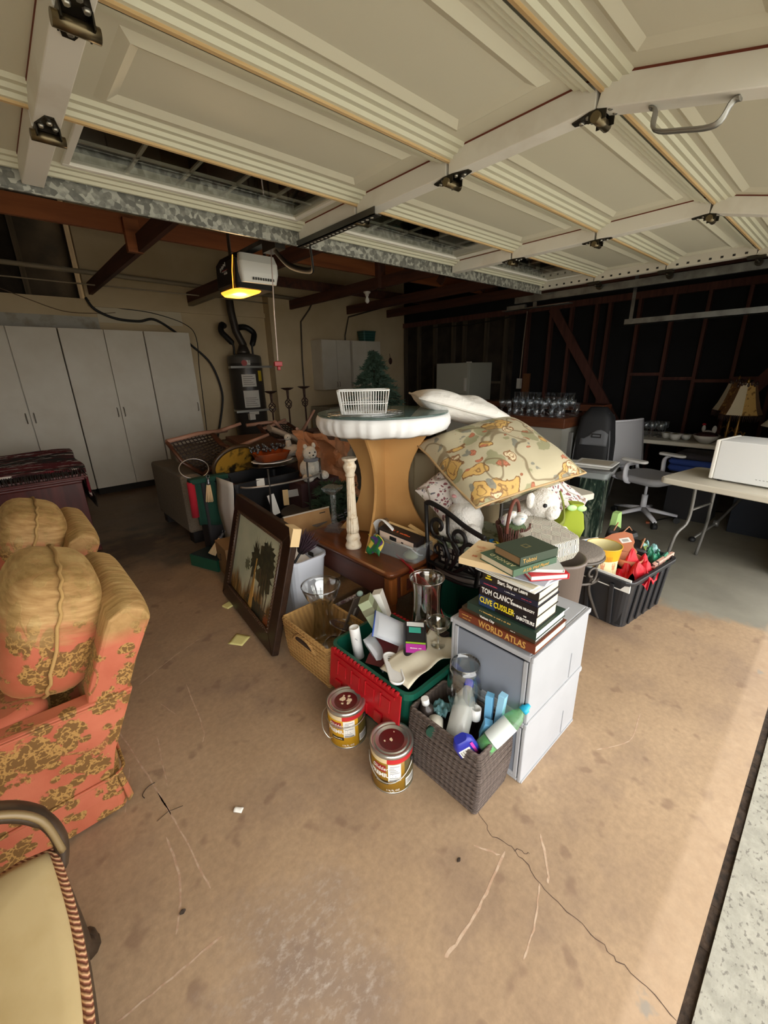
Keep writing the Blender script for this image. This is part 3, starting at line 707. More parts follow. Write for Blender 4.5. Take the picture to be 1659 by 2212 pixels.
# water heater on a stand
wh = thing('water_heater', 'dark grey tank water heater with steel straps and vent pipe', 'water heater', (3.18, 6.88, 0))
M_tank = mat('tank_grey', c(62, 58, 54), .35, .2); M_strap = mat('strap_steel', c(190, 188, 180), .3, .8)
part('stand', B().box(-.34, -.3, 0, .34, .3, .46), mat('stand_board', c(120, 108, 90), .8), wh)
part('tank', B().lathe([(.24, .46), (.265, .48), (.265, 1.80), (.255, 1.83), (.10, 1.87), (.09, 1.9)], 32), M_tank, wh)
part('tank_cap', B().lathe([(.267, 1.72), (.267, 1.80), (.256, 1.832), (.1, 1.872)], 32, None, False, True), mat('tank_cap_grey', c(96, 92, 86), .35, .3), wh)
part('vent_pipe', B().tube([(0, 0, 1.88), (.02, .02, 2.0), (-.06, .05, 2.2), (-.08, .1, 2.5), (-.08, .12, 3.2)], .06, 14), mat('vent_sheet', c(84, 78, 72), .4, .6), wh)
part('draft_hood', B().lathe([(.1, 1.87), (.1, 1.9), (.06, 2.0)], 18), MC['vent_sheet'], wh)
for sx, pts in ((-1, [(-.16, 0, 1.84), (-.16, .0, 2.0), (-.22, .04, 2.1), (-.28, .1, 2.2), (-.24, .15, 2.3), (-.16, .25, 2.3)]), (1, [(.16, 0, 1.84), (.16, 0, 1.98), (.22, .04, 2.1), (.25, .08, 2.2), (.14, .12, 2.28), (.05, .25, 2.28)])):
    part('insulated_pipe', B().tube(smooth_path(pts, 4), [.015] * 5 + [.045] * 16, 10), M_black, wh)
for z in (1.66, .98):
    s = part('strap', B().tube(ring(.268, z, 30), .012, 6, closed=True, flat=(.25, 1.6)), M_strap, wh)
    part('strap_arm', B().box(-.36, -.27, z - .016, .34, -.262, z + .016), M_strap, s)
M_whl = mat('paper_label', c(206, 200, 188), .7)
def wrap(b, a0, a1, z0, z1, r):
    n = max(4, int(abs(a1 - a0) / .09)); v = []
    for k in range(n + 1):
        a = a0 + (a1 - a0) * k / n; v += [(r * math.cos(a), r * math.sin(a), z0), (r * math.cos(a), r * math.sin(a), z1)]
    return b.add(v, [(2 * k, 2 * k + 2, 2 * k + 3, 2 * k + 1) for k in range(n)], True)
for a0, a1, z0, z1 in ((-2.3, -1.45, 1.36, 1.55), (-2.3, -1.35, 1.03, 1.30), (-2.1, -1.5, .92, .965), (-2.05, -1.7, 1.69, 1.76), (-2.0, -1.75, 1.64, 1.68)):
    lb = part('label', wrap(B(), a0, a1, z0, z1, .2665), M_whl, wh)
    if z1 - z0 > .1:
        q = B()
        for k in range(5): wrap(q, a0 + .08, a1 - .1 - .1 * (k % 3), z0 + .03 + k * .03, z0 + .038 + k * .03, .2672)
        part('print', q, mat('grey_print', c(120, 112, 104), .7), lb)
part('badge', B().lathe([(.045, 0), (.045, .004)], 20, T(-.12, -.236, 1.72, rx=PI / 2, rz=-.47)), mat('red_badge', c(160, 52, 44), .5), wh)
part('warning_tag', wrap(B(), -1.25, -.95, 1.44, 1.60, .268), mat('yellow_tag', c(204, 174, 40), .6), wh)
part('gas_valve', B().box(-.17, -.31, .84, -.07, -.24, .94), M_whl, wh, bevel=.005)
cbl = tag(part('power_cable', B().tube(smooth_path([(1.207, 7.17, 2.563), (1.281, 7.15, 2.424), (1.505, 7.15, 2.323), (1.789, 7.15, 2.303), (1.99, 7.15, 2.339), (2.222, 7.16, 2.212), (2.463, 7.16, 2.003), (2.722, 7.15, 1.73), (2.836, 7.15, 1.33), (2.807, 7.15, 1.032), (2.626, 7.15, .45)], 6), .017, 8), M_black), 'thick black cable looping over the white cabinets beside the water heater', 'cable')
tag(part('wire', B().tube(smooth_path([(1.229, 7.18, 2.534), (1.538, 7.19, 2.467), (1.999, 7.19, 2.427), (2.431, 7.19, 2.3), (2.572, 7.19, 2.108), (2.543, 7.19, 1.627), (2.524, 7.19, 1.051), (2.49, 7.19, .3)], 5), .006, 6), M_black), 'thin dark wire running down the wall right of the tall cabinets', 'wire')
tag(part('wire', B().tube(smooth_path([(.2, 7.18, 2.66), (.596, 7.19, 2.498), (.944, 7.19, 2.381), (1.3, 7.19, 2.38), (1.524, 7.19, 2.402)], 5), .005, 6), mat('tan_wire', c(110, 88, 66), .7)), 'sagging tan wire on the wall above the leftmost tall cabinets', 'wire')
part('outlet_box', B().box(2.38, 7.14, 1.03, 2.43, 7.2, 1.17), mat('outlet_brown', c(104, 70, 44), .6), wb)
part('conduit', B().tube([(4.62, 6.97, 2.72), (4.569, 6.975, 2.633), (4.374, 6.98, 2.417), (4.337, 6.98, 1.756), (4.33, 6.98, 1.184), (4.325, 6.98, .4)], .014, 8), mat('dark_conduit', c(74, 64, 52), .6), wb)
part('conduit', B().tube([(6.804, 6.96, 2.903), (5.446, 6.97, 2.555), (5.345, 6.975, 2.22), (5.34, 6.975, 1.9)], .014, 8), MC['dark_conduit'], wb)
tag(part('wall_ornament', B().ell(6.547, 6.975, 1.75, .05, .02, .07, 12, 8).tube([(6.547, 6.98, 1.8), (6.536, 6.985, 1.9)], .005, 6), mat('ornament_dark', c(62, 34, 26), .5)), 'small dark ornament hanging on the wall right of the wall cabinets', 'ornament')

# wall cabinets
def wall_cab(label, x0, x1, z0, sp):
    t = thing('wall_cabinet', label, 'cabinet', ((x0 + x1) / 2, 6.83, z0), 0, 'white wall cabinets'); o = -(x0 + x1) / 2; h = 2.11 - z0
    part('body', B().box(x0 + o, -.15, 0, x1 + o, .17, h), M_melam, t)
    xs = [x0] + sp + [x1]
    for k in range(len(xs) - 1):
        d = part('door', B().box(xs[k] + o + .003, -.172, .003, xs[k + 1] + o - .003, -.153, h - .003), M_melam, t, bevel=.002)
        px_ = xs[k + 1] - .03 if k == 0 else xs[k] + .03
        part('pull', B().tube([(px_ + o, -.172, .05), (px_ + o, -.19, .055), (px_ + o, -.19, .13), (px_ + o, -.172, .135)], .005, 6), M_pull, d)
wall_cab('white wall cabinet with tall doors left of the artificial tree', 4.56, 5.21, 1.24, [4.89])
wall_cab('white wall cabinet partly behind the artificial tree', 5.26, 5.98, 1.28, [5.62])
gb = thing('plastic_basket', 'small dark green plastic basket on top of the wall cabinets', 'basket', (5.78, 6.84, 2.112))
part('basket', B().bin(.32, .22, .19, .85, .004, .03, .008), mat('dark_green_plastic', c(44, 84, 78), .5), gb)
b = B()
for k in range(3): b.tube(rr(.30 + .01 * k, .20 + .01 * k, .05 + .045 * k, .03), .004, 5, closed=True)
part('ribs', b, mat('green_rib', c(70, 120, 112), .5), gb)
# ------------------------------------------------------------------ front cluster: drawers, books, baskets, cans, totes
def wraptext(name, s, size, m, parent, r, a, z, M=None, sx=1.0, shear=0, wt=0):
    o = text(name, s, size, m, parent, Matrix.Identity(4), sx=sx, shear=shear, wt=wt)
    for v in o.data.vertices:
        x, y, d = v.co; an = a + x / r; v.co = ((r + .0004 + d) * math.cos(an), (r + .0004 + d) * math.sin(an), z + y)
    if M is not None: o.matrix_local = M
    return o
def P(name, rgb, rough=.5, **k): return mat(name, c(*rgb), rough, **k)
M_white = P('white_plastic', (232, 232, 230), .4); M_paper2 = P('white_paper', (234, 232, 224), .75); M_pages = P('book_pages', (222, 210, 180), .85, bump=(300, .2, .001))
M_ink = P('black_ink', (24, 24, 26), .6); M_yprint = P('yellow_ink', (244, 220, 40), .5); M_goldp = P('gold_ink', (200, 158, 84), .45); M_wprint = P('white_ink', (238, 236, 230), .5)
M_clear = glass('clear_glass', gloss=1.7); M_frost = glass('frosted_plastic', (.80, .84, .90, 1), .8, .25, ((.75, .78, .84, 1), .35))
M_clearp = glass('clear_plastic', (.92, .94, .94, 1), .7, .08, ((.85, .87, .88, 1), .12))

# stacking drawer units
M_drw = P('grey_drawer_plastic', (170, 172, 176), .5, var=(3, c(160, 162, 166), .4, .7)); M_drwd = glass('smoky_drawer_front', (.5, .54, .62, 1), .6, .2, ((.30, .33, .39, 1), .72))
def drawer(label, z):
    t = thing('drawer_unit', label, 'drawer unit', (1.405, .73, z), 0, 'stacked grey plastic drawer units'); h = .296
    b = B().box(-.23, -.18, 0, .23, -.165, h).box(-.23, .165, 0, .23, .18, h).box(-.23, -.165, 0, .23, .165, .015).box(-.23, -.165, h - .022, .23, .165, h).box(.215, -.165, .015, .23, .165, h - .02)
    part('shell', b, M_drw, t, bevel=.004)
    b = B().box(-.236, -.184, h - .02, .236, -.172, h).box(-.236, .172, h - .02, .236, .184, h).box(-.236, -.172, h - .02, -.222, .172, h).box(.222, -.172, h - .02, .236, .172, h)
    part('rim', b, M_drw, t, bevel=.003)
    b = B().box(-.225, -.158, .02, .2, -.155, h - .03).box(-.225, .155, .02, .2, .158, h - .03).box(-.228, -.158, .02, -.222, .158, h - .035).box(-.22, -.155, .02, .2, .155, .024)
    d = part('drawer', b, M_drwd, t, label='dark translucent drawer')
    b = B().box(-.232, -.162, .018, -.224, -.146, h - .03).box(-.232, .146, .018, -.224, .162, h - .03).box(-.232, -.146, .018, -.224, .146, .034)
    part('front_frame', b, M_drw, d, bevel=.002)
    b = B().box(.1, -.1835, .02, .103, -.1795, .14).box(-.225, -.1835, .0, .225, -.1795, .01)
    part('side_rib', b, M_drw, t)
    if z > .2:
        b = B().box(-.17, -.12, h, .17, .12, h + .004).box(-.1, -.06, h + .004, .1, .06, h + .006); part('lid_panel', b, M_drw, t, bevel=.003)
    return t
drawer('lower grey plastic drawer unit standing on the floor behind the brown basket', 0.0)
drawer('upper grey plastic drawer unit carrying the tall stack of books', .297)

def book(label, x, y, z, L, Wd, T_, cov, txt=(), rz=0, pages=None, rot=None, loc=None):
    """spine on local -x, length along y"""
    t = thing('book', label, 'book', loc or (x, y, z), rz, 'books stacked on the grey drawers', rot)
    k = .0025
    b = B().box(-Wd / 2, -L / 2, 0, Wd / 2, L / 2, k).box(-Wd / 2, -L / 2, T_ - k, Wd / 2, L / 2, T_)
    b.box(-Wd / 2 - .001, -L / 2, 0, -Wd / 2 + k, L / 2, T_); part('cover', b, cov, t, bevel=.001)
    part('pages', B().box(-Wd / 2 + .004, -L / 2 + .004, k, Wd / 2 - .004, L / 2 - .004, T_ - k), pages or M_pages, t)
    for s, size, yy, dz, m, sx in txt:
        text('lettering', s, size, m, t, face((-Wd / 2 - .0015, yy, T_ / 2 + dz), (0, -1, 0), (0, 0, 1)), sx=sx, wt=.0006)
    return t
Z0 = .605; X0 = 1.185
bk = book('thick brown world atlas at the bottom of the book stack', 1.297, .715, Z0, .33, .235, .034, P('atlas_brown', (110, 52, 30), .5), [('WORLD ATLAS', .037, -.03, 0, M_goldp, .78), ('#9', .011, .125, .006, M_goldp, 1), ('#10', .009, .125, -.008, M_goldp, 1)])
book('thin dark brown book lying on the world atlas', 1.297, .715, Z0 + .035, .315, .215, .016, P('umber_cover', (62, 46, 30), .5), [('Vatican City', .013, .04, 0, M_wprint, 1), ('#7', .007, -.07, 0, M_wprint, 1)], pages=M_paper2)
book('wide dark green hardback under the thrillers', 1.295, .70, Z0 + .052, .29, .22, .031, P('bottle_green', (34, 56, 46), .5), [('#26', .0125, .02, .003, M_goldp, .85)], pages=M_paper2)
book('black thriller with big yellow lettering CLIVE CUSSLER', 1.277, .685, Z0 + .084, .235, .155, .046, P('thriller_black', (26, 24, 28), .4), [('CLIVE CUSSLER', .033, .040, .003, M_yprint, .66), ('SABOTEURS', .018, -.078, -.006, M_wprint, .72), ('#7', .007, -.03, .004, M_wprint, .6), ('THE', .006, -.075, .01, M_wprint, 1)])
bcl = [o for o in bpy.data.objects if o.get('label', '').endswith('CLIVE CUSSLER')][0]
part('blue_panel', B().box(-.0790, .045, .001, -.0784, .1165, .045), P('thriller_blue', (36, 58, 96), .4), bcl)
book('black thriller with white lettering TOM CLANCY', 1.275, .682, Z0 + .131, .235, .155, .041, P('thriller_black2', (28, 22, 26), .4), [('TOM CLANCY', .030, .043, .002, M_wprint, .68), ('TERMINAL VELOCITY', .0125, -.062, -.004, M_wprint, .75)])
book('navy hardback with thin pink lettering above TOM CLANCY', 1.275, .684, Z0 + .173, .235, .155, .022, P('navy_cover', (28, 30, 50), .45), [('#16', .009, .07, 0, P('pink_ink', (204, 72, 90), .5), 1), ('#14', .007, -.01, .001, M_wprint, 1), ('#12', .007, -.075, 0, MC['pink_ink'], 1)])
book('black hardback with handwritten title Start, Stay or Leave', 1.272, .678, Z0 + .196, .225, .15, .034, P('charcoal_cover', (38, 32, 28), .45), [('Start, Stay or Leave', .021, -.012, -.002, M_wprint, .72), ('TREY', .007, .085, .006, M_yprint, 1), ('GOWDY', .007, .085, -.004, M_yprint, 1)])
def papers(label, n, x, y, z, w, d, cols, seed):
    t = thing('paper_stack', label, 'papers', (x, y, z)); random.seed(seed)
    for k in range(n):
        m = cols[k % len(cols)]
        part('booklet', B().box(-d / 2, -w / 2, 0, d / 2, w / 2, .0042), m, t, T(random.uniform(-.012, .012), random.uniform(-.012, .012), k * .0046, rz=random.uniform(-.25, .25)))
    return t
papers('loose pile of white booklets and leaflets on the thrillers', 6, 1.275, .69, Z0 + .231, .25, .17, [M_paper2, P('leaf_grey', (170, 176, 190), .6), M_paper2, P('leaf_cream', (206, 196, 170), .6)], 3)
bb_ = book('slim white book with a red back edge beneath the green books', 1.31, .64, Z0 + .26, .20, .135, .020, P('red_white_cover', (200, 34, 44), .45), pages=M_paper2, rz=2.5)
book('thin white paperback tilted beneath the green books', 1.325, .655, Z0 + .281, .21, .14, .012, P('pale_cover', (206, 208, 204), .45), pages=M_paper2, rz=2.3)
ck = book('cream hardback with orange sketch on its cover, under the green books', 1.25, .775, Z0 + .262, .21, .19, .026, P('cream_cover', (222, 196, 152), .55, var=(14, c(196, 132, 92), .62, .7)), rz=.22, pages=M_paper2)
text('lettering', '#6', .03, P('orange_ink', (196, 120, 84), .5), ck, face((-.06, .02, .0265), (0, -1, 0), (1, 0, 0)))
ar = book('green book with pale title ARNOLD PALMER near the top of the stack', 1.25, .685, Z0 + .289, .205, .165, .026, P('sage_cover', (70, 96, 74), .5), rz=1.32)
M_pale = P('pale_gold_ink', (206, 200, 150), .5)
text('lettering', 'ARNOLD', .026, M_pale, ar, face((-.005, .078, .0266), (1, 0, 0), (0, 1, 0)), sp=1.15)
text('lettering', 'PALMER', .026, M_pale, ar, face((-.005, .046, .0266), (1, 0, 0), (0, 1, 0)), sp=1.15)
text('lettering', 'A Life Well Played', .016, M_goldp, ar, face((-.0845, 0, .013), (0, -1, 0), (0, 0, 1)), shear=.3)
tl = book('dark green clothbound book with brown pages on top of the stack', 1.268, .668, Z0 + .316, .175, .13, .032, P('dark_green_cloth', (54, 66, 50), .7, bump=(400, .2, .001)), rz=1.30, pages=P('old_pages', (150, 118, 82), .8))
text('lettering', 'Tolstoi', .022, M_goldp, tl, face((-.0668, .045, .016), (0, -1, 0), (0, 0, 1)))
b = B().box(-.014, -.014, .0321, .014, .014, .0325); part('emblem', b, P('stamped_gilt', (112, 104, 66), .5), tl)
part('emblem', B().box(-.008, -.008, .0326, .008, .008, .0329), MC['dark_green_cloth'], tl)

# brown woven basket with bottles
def weave(name, c1, c2, sc=160, hz=None):
    t = NT(name); w = t.n('TexWave', {'Scale': sc / 2.5, 'Distortion': 1.2, 'Detail': 1.0}, bands_direction='Z'); t.set(w, 'Vector', t.co())
    w2 = t.n('TexWave', {'Scale': sc / 6, 'Distortion': .8}, bands_direction='DIAGONAL'); t.set(w2, 'Vector', t.co('Object', (1, 1, .15)))
    f = t.math('MULTIPLY', t.math('ADD', w.outputs['Fac'], w2.outputs['Fac']), .5)
    t.P(Base_Color=t.mix(t.noise(9, 3), t.ramp(f, [(.25, c1), (.7, c2)]), c2), Roughness=.75); t.bump(f, .9, .005); return t.m
M_wbrown = weave('brown_rush_weave', c(56, 46, 42), c(104, 90, 82)); M_wick = weave('tan_seagrass_weave', c(140, 96, 46), c(206, 162, 98), 130)
def woven(name, label, w, d, h, m, loc, rz, bulge=.015, hole=None, tp=.95):
    t = thing(name, label, 'basket', loc, rz); R = []
    for k in range(9):
        u = k / 8; s = tp + (1 - tp) * u + bulge * math.sin(PI * u) * 4
        R.append(rr(w * s, d * s, h * u, .012, 2))
    for k in (8, 4, 0):
        u = k / 8; s = tp + (1 - tp) * u + bulge * math.sin(PI * u) * 4
        R.append(rr(w * s - .016, d * s - .016, max(h * u, .012) + (0 if k < 8 else 0), .01, 2))
    part('body', B().loft(R, True, True, False), m, t)
    part('rim', B().tube(rr(w - .006, d - .006, h, .012, 3), .008, 6, closed=True), m, t)
    b = B()   # woven courses standing proud of the body
    n = int(h / .0125)
    for k in range(n):
        u = (k + .5) / n; s = tp + (1 - tp) * u + bulge * math.sin(PI * u) * 4
        q = [(x + .0012 * math.sin(i * 2.4 + k * PI), y + .0012 * math.cos(i * 2.4 + k * PI), z) for i, (x, y, z) in enumerate(rr(w * s, d * s, h * u, .012, 10))]
        b.tube(q, .0052, 5, closed=True)
    part('woven_courses', b, m, t, kind='stuff'); return t
wbk = woven('woven_basket', 'dark brown woven storage basket full of bottles in front of the drawers', .215, .325, .285, M_wbrown, (1.045, .755, 0), .02)
part('handle_slot', B().box(-.05, .160, .205, .05, .178, .245), P('slot_shadow', (18, 16, 15), .9), wbk, bevel=.008)
def bottle(name, label, prof, m, loc, axis, cap=None, capm=None, lab=None, labm=None, n=20, cat='bottle', sq=1.0):
    """lathe profile standing on local z, then tilted so +z points along axis"""
    t = thing(name, label, cat, loc); q = Vector(axis).normalized().to_track_quat('Z', 'Y').to_matrix().to_4x4()
    if sq != 1: q = q @ Matrix.Diagonal((1, sq, 1, 1))
    part('body', B().lathe(prof, n), m, t, q)
    if cap: part('cap', B().lathe(cap, n), capm, t, q)
    if lab: part('label', B().lathe(lab, n, None, False, False), labm, t, q)
    return t
bottle('peroxide_bottle', 'dark brown bottle with white cap in the far corner of the brown basket', [(.03, 0), (.031, .005), (.031, .115), (.026, .135), (.013, .145), (.013, .155)], P('brown_bottle', (58, 50, 46), .3), (1.0, .86, .15), (-.12, .1, 1), [(.0155, .152), (.0155, .178)], M_white, [(.0315, .02), (.0315, .09)], P('silver_label', (132, 130, 130), .4))
bottle('plastic_bottle', 'clear plastic bottle of pale powder with bright blue cap lying across the basket', [(.02, 0), (.042, .01), (.043, .13), (.038, .165), (.018, .20), (.014, .215)], glass('powder_bottle', (.9, .92, .92, 1), .8, .08, ((.8, .8, .74, 1), .45)), (.975, .72, .235), (.72, .30, .45), [(.0165, .207), (.019, .212), (.019, .232), (.016, .236)], P('blue_cap', (24, 52, 190), .35))
bottle('lotion_jar', 'white jar with a dark green lid lying on its side in the basket', [(.0, 0), (.03, .002), (.031, .05), (.028, .055)], P('jar_cream', (226, 222, 208), .4), (.985, .825, .255), (-.75, -.55, -.1), [(.032, .05), (.032, .062)], P('green_lid', (22, 70, 58), .4), cat='jar')
bottle('pill_jar', 'small open white plastic jar beside the light blue boxes', [(.019, 0), (.02, .004), (.02, .05), (.017, .05), (.016, .02)], M_white, (1.09, .715, .265), (.05, 0, 1), cat='jar')
bottle('soap_bottle', 'clear green dish soap bottle with turquoise cap and white label', [(.02, 0), (.034, .006), (.036, .02), (.035, .15), (.028, .18), (.016, .20), (.015, .21)], glass('green_soap', (.55, .9, .6, 1), .7, .05, ((.5, .75, .5, 1), .2)), (1.0, .625, .25), (.70, -.30, .55), [(.018, .205), (.018, .222), (.012, .226), (.008, .24)], P('turquoise_cap', (36, 168, 206), .4), [(.0362, .05), (.0365, .06), (.0358, .145)], P('soap_label', (224, 232, 228), .5), sq=.75)
sb = bpy.data.objects['soap_bottle']; q = Vector((.70, -.30, .55)).normalized().to_track_quat('Z', 'Y').to_matrix().to_4x4() @ Matrix.Diagonal((1, .75, 1, 1))
part('liquid', B().lathe([(.019, .004), (.0325, .009), (.034, .045)], 20), P('green_liquid', (60, 160, 70), .2), sb, q)
b = B()
for k in range(3): b.ell(0, 0, 0, .012, .0015, .006, 10, 6, 1, T(.0, -.0285 if k else -.028, .085 + k * .012, ry=.5 * k))
part('leaf_mark', b, MC['turquoise_cap'], sb, q)
dt = thing('detergent_bottle', 'flat blue and purple bottle with a barcode in the basket corner', 'bottle', (1.0, .655, .195), 0, None, (.25, -.45, -.55))
part('body', B().loft([rr(.075, .035, 0, .014), rr(.082, .038, .02, .016), rr(.078, .037, .13, .015), rr(.045, .03, .17, .012)], True, True, True), P('cobalt_plastic', (38, 46, 150), .35), dt)
lb = part('barcode_label', B().box(-.03, -.0197, .075, .012, -.0188, .125), M_paper2, dt)
b = B()
for k in range(12): b.box(-.026 + k * .003, -.0201, .082, -.026 + k * .003 + (.0009 + .001 * (k % 3 == 0)), -.0197, .118)
part('bars', b, M_ink, lb)
part('pink_stripe', B().box(.02, -.0194, .05, .03, -.0186, .145), P('magenta', (200, 70, 170), .4), dt)
def carton(label, x, y, z, w, d, h, m, rz=0, rx=0, cat='box', name='small_box'):
    t = thing(name, label, cat, (x, y, z), 0, None, (rx, 0, rz)); part('carton', B().box(-w / 2, -d / 2, 0, w / 2, d / 2, h), m, t, bevel=.0015)
    part('tuck_flap', B().box(-w / 2 + .002, -d / 2 - .0005, h - .001, w / 2 - .002, d / 2 * .9, h + .001), m, t); return t
M_lblue = P('light_blue_card', (110, 176, 216), .5)
carton('tall light blue carton at the back of the brown basket', 1.118, .675, .24, .028, .028, .15, M_lblue, .3)
carton('second light blue carton leaning with open top by the drawers', 1.128, .640, .25, .028, .026, .165, P('pale_blue_card', (148, 200, 228), .5), .1, .08)
carton('short light blue carton next to the open white jar', 1.07, .665, .23, .035, .03, .075, M_lblue, .6, .25)
def goblet(name, label, prof, t, loc, m=None, cat='vase', n=28):
    """hollow glass body: outer profile up, inner profile down"""
    g = thing(name, label, cat, loc)
    inner = [(max(r - t, .001), z + (t if k == 0 else 0)) for k, (r, z) in enumerate(prof)]
    part('bowl', B().lathe(prof + inner[::-1], n, None, True, True), m or M_clear, g)
    part('rim', B().tube(ring(prof[-1][0], prof[-1][1], n), t * .8, 5, closed=True), m or M_clear, g); return g
goblet('hurricane_vase', 'large clear footed glass hurricane standing in the brown basket', [(.045, 0), (.045, .006), (.014, .012), (.012, .05), (.025, .06), (.055, .09), (.068, .14), (.068, .20), (.06, .26), (.057, .29)], .003, (1.108, .785, .185))
tissue = thing('plastic_wrap', 'crumpled teal and clear wrapper between the bottles in the basket', 'wrapper', (1.03, .835, .25))
part('film', B().grid(12, 10, lambda u, v: (.08 * u - .04, .07 * v - .03, .04 * noise.noise(Vector((u * 4, v * 4, 0))) + .02)), P('teal_film', (96, 140, 146), .3), tissue, solid=.001)

# paint cans
M_tin = P('tin_rim', (196, 196, 190), .28, metal=.85); M_lidp = P('maroon_paint_lid', (92, 26, 28), .35, var=(9, c(70, 48, 44), .42, .62))
def paint_can(label, loc, yel, dark, rz, splat):
    t = thing('paint_can', label, 'paint can', loc, rz, 'gallon paint cans'); r = .083
    part('body', B().lathe([(r, 0), (r, .178)], 40), yel, t)
    part('bottom_rim', B().lathe([(r + .002, 0), (r + .002, .007)], 40), M_tin, t)
    b = B().lathe([(r + .001, .172), (r + .003, .176), (r + .003, .19), (r - .008, .19), (r - .010, .184), (r - .014, .184), (r - .016, .189), (r - .02, .189), (r - .022, .185), (.03, .184)], 40); lid = part('lid', b, M_tin, t)
    part('paint_film', B().lathe([(.0601, .1846), (.001, .1850)], 36, None, False, True), M_lidp, lid)
    sp = B()
    for x, y, s in splat: sp.prism([(x + s * math.cos(k * PI / 5) * random.uniform(.5, 1.2), y + s * math.sin(k * PI / 5) * random.uniform(.5, 1.2)) for k in range(10)], .1848, .1858)
    part('paint_splat', sp, P('cream_paint', (226, 206, 172), .5), lid)
    part('red_band', wrap(B(), -2.1, .6, .150, .171, r + .0006), P('red_band', (188, 40, 44), .5), t)
    part('cream_band', wrap(B(), -4.2, -2.1, .150, .171, r + .0006), P('cream_band', (220, 200, 156), .5), t)
    part('side_panel', wrap(B(), -1.25, -.35, .006, .150, r + .0005), dark, t)
    part('white_panel', wrap(B(), -.35, .25, .006, .150, r + .0005), M_paper2, t)
    pl = part('price_label', wrap(B(), -2.05, -1.45, .062, .147, r + .001), M_paper2, t)
    q = B()
    for k in range(9): wrap(q, -2.0 + .02 * (k % 3), -1.52 - .08 * (k % 4), .07 + k * .0082, .0722 + k * .0082, r + .0014)
    wrap(q, -2.0, -1.5, .064, .068, r + .0014)
    part('print', q, P('label_print', (90, 90, 94), .6), pl)
    bar = part('barcode_label', wrap(B(), -1.2, -.6, .02, .06, r + .001), M_paper2, t); q = B()
    for k in range(13): wrap(q, -1.15 + k * .04, -1.15 + k * .04 + .018, .026, .054, r + .0014)
    part('bars', q, M_ink, bar)
    part('logo_oval', wrap(B(), -2.75, -2.15, .106, .140, r + .001), P('logo_red', (150, 40, 36), .5), t)
    wraptext('lettering', 'Glidden', .023, M_wprint, t, r + .0012, -2.45, .123, shear=.2)
    wraptext('lettering', 'PREMIUM', .026, M_wprint, t, r + .0008, -2.36, .09, wt=.0008)
    part('black_strip', wrap(B(), -2.75, -2.05, .046, .062, r + .0008), P('strip_black', (46, 38, 30), .5), t)
    wraptext('lettering', '#12', .010, MC['cream_paint'], t, r + .0012, -2.40, .054)
    wraptext('lettering', '116 FL OZ', .012, M_wprint, t, r + .0008, -1.85, .018)
    wraptext('lettering', '3.43 L', .009, M_wprint, t, r + .0008, -1.85, .008)
    part('bail_ear', B().lathe([(.011, 0), (.008, .006)], 12, T((r + .001) * math.cos(-.75), (r + .001) * math.sin(-.75), .135, ry=PI / 2, rz=-.75)), M_ink, t)
    return t
def bail(t, a0, a1, drop, out):
    pts = []
    for k in range(17):
        u = k / 16; a = a0 + (a1 - a0) * u; s = math.sin(PI * u); rr_ = .089 + out * s
        pts.append((rr_ * math.cos(a), rr_ * math.sin(a), .135 - drop * s))
    part('bail', B().tube(pts, .0022, 6), M_tin, t)
random.seed(5)
c1 = paint_can('yellow labelled paint can with cream splashes on its maroon lid, left of the pair', (.833, 1.21, 0), P('can_yellow', (206, 156, 28), .4), P('can_panel_olive', (104, 88, 40), .45), -.35, [(-.01, .012, .014), (.014, -.004, .012), (.004, -.02, .009), (.02, .018, .008), (-.02, -.012, .006), (.0, .03, .005)])
bail(c1, -.75, -.75 - 2.7, .014, .005)
part('bail_loop', B().tube(smooth_path([(-.06, .06, .135), (-.1, .03, .13), (-.115, -.02, .1), (-.1, -.05, .07), (-.083, -.05, .06)], 5), .0022, 6), M_tin, c1)
c2 = paint_can('darker gold paint can with a dusty maroon lid, beside the brown basket', (.84, .925, 0), P('can_ochre', (150, 112, 26), .4), P('can_panel_dark', (92, 82, 50), .45), -.45, [(-.002, -.002, .008), (-.028, .0, .004), (.02, .03, .003)])
bail(c2, -.75, -.75 - PI * .85, .07, .004)

# flip-lid totes
M_tg = P('tote_green', (14, 84, 66), .42); M_tr = P('tote_red', (176, 20, 30), .36, var=(6, c(160, 16, 26), .4, .7))
def tote_lid(t, M):
    """half lid: local x outward 0..d, y along the hinge"""
    d, L = .20, .46; o = part('lid_flap', B().box(0, -L / 2, -.004, d, L / 2, .004), M_tr, t, M, bevel=.006, label='red hinged lid half')
    b = B(); b.box(.02, -L / 2 + .03, .004, .03, L / 2 - .03, .010)
    for k in range(4):
        y = -L / 2 + .06 + k * .095; b.box(.04, y, .004, .11, y + .008, .011); b.box(.05, y + .008, .004, .11, y + .06, .008)
    for k in range(5):
        y = -L / 2 + .05 + k * .09; b.box(d - .06, y, .004, d - .008, y + .045, .012)
    part('lid_rib', b, M_tr, o, bevel=.002)
    b = B()
    for k in range(18): b.box(-.008, -L / 2 + .02 + k * .024, -.007, .006, -L / 2 + .034 + k * .024, .008)
    part('hinge_knuckle', b, M_tr, o, bevel=.002)
def tote2(label, loc, rz, la, ra):
    t = thing('flip_lid_tote', label, 'tote', loc, rz, 'green totes with red flip lids')
    part('body', B().bin(.36, .50, .325, .86, .004, .04, .012, .03), M_tg, t)
    tote_lid(t, Matrix.Translation((-.200, 0, .32)) @ Matrix.Rotation(PI, 4, 'Z') @ Matrix.Rotation(la, 4, 'Y'))
    tote_lid(t, Matrix.Translation((.200, 0, .32)) @ Matrix.Rotation(ra, 4, 'Y')); return t
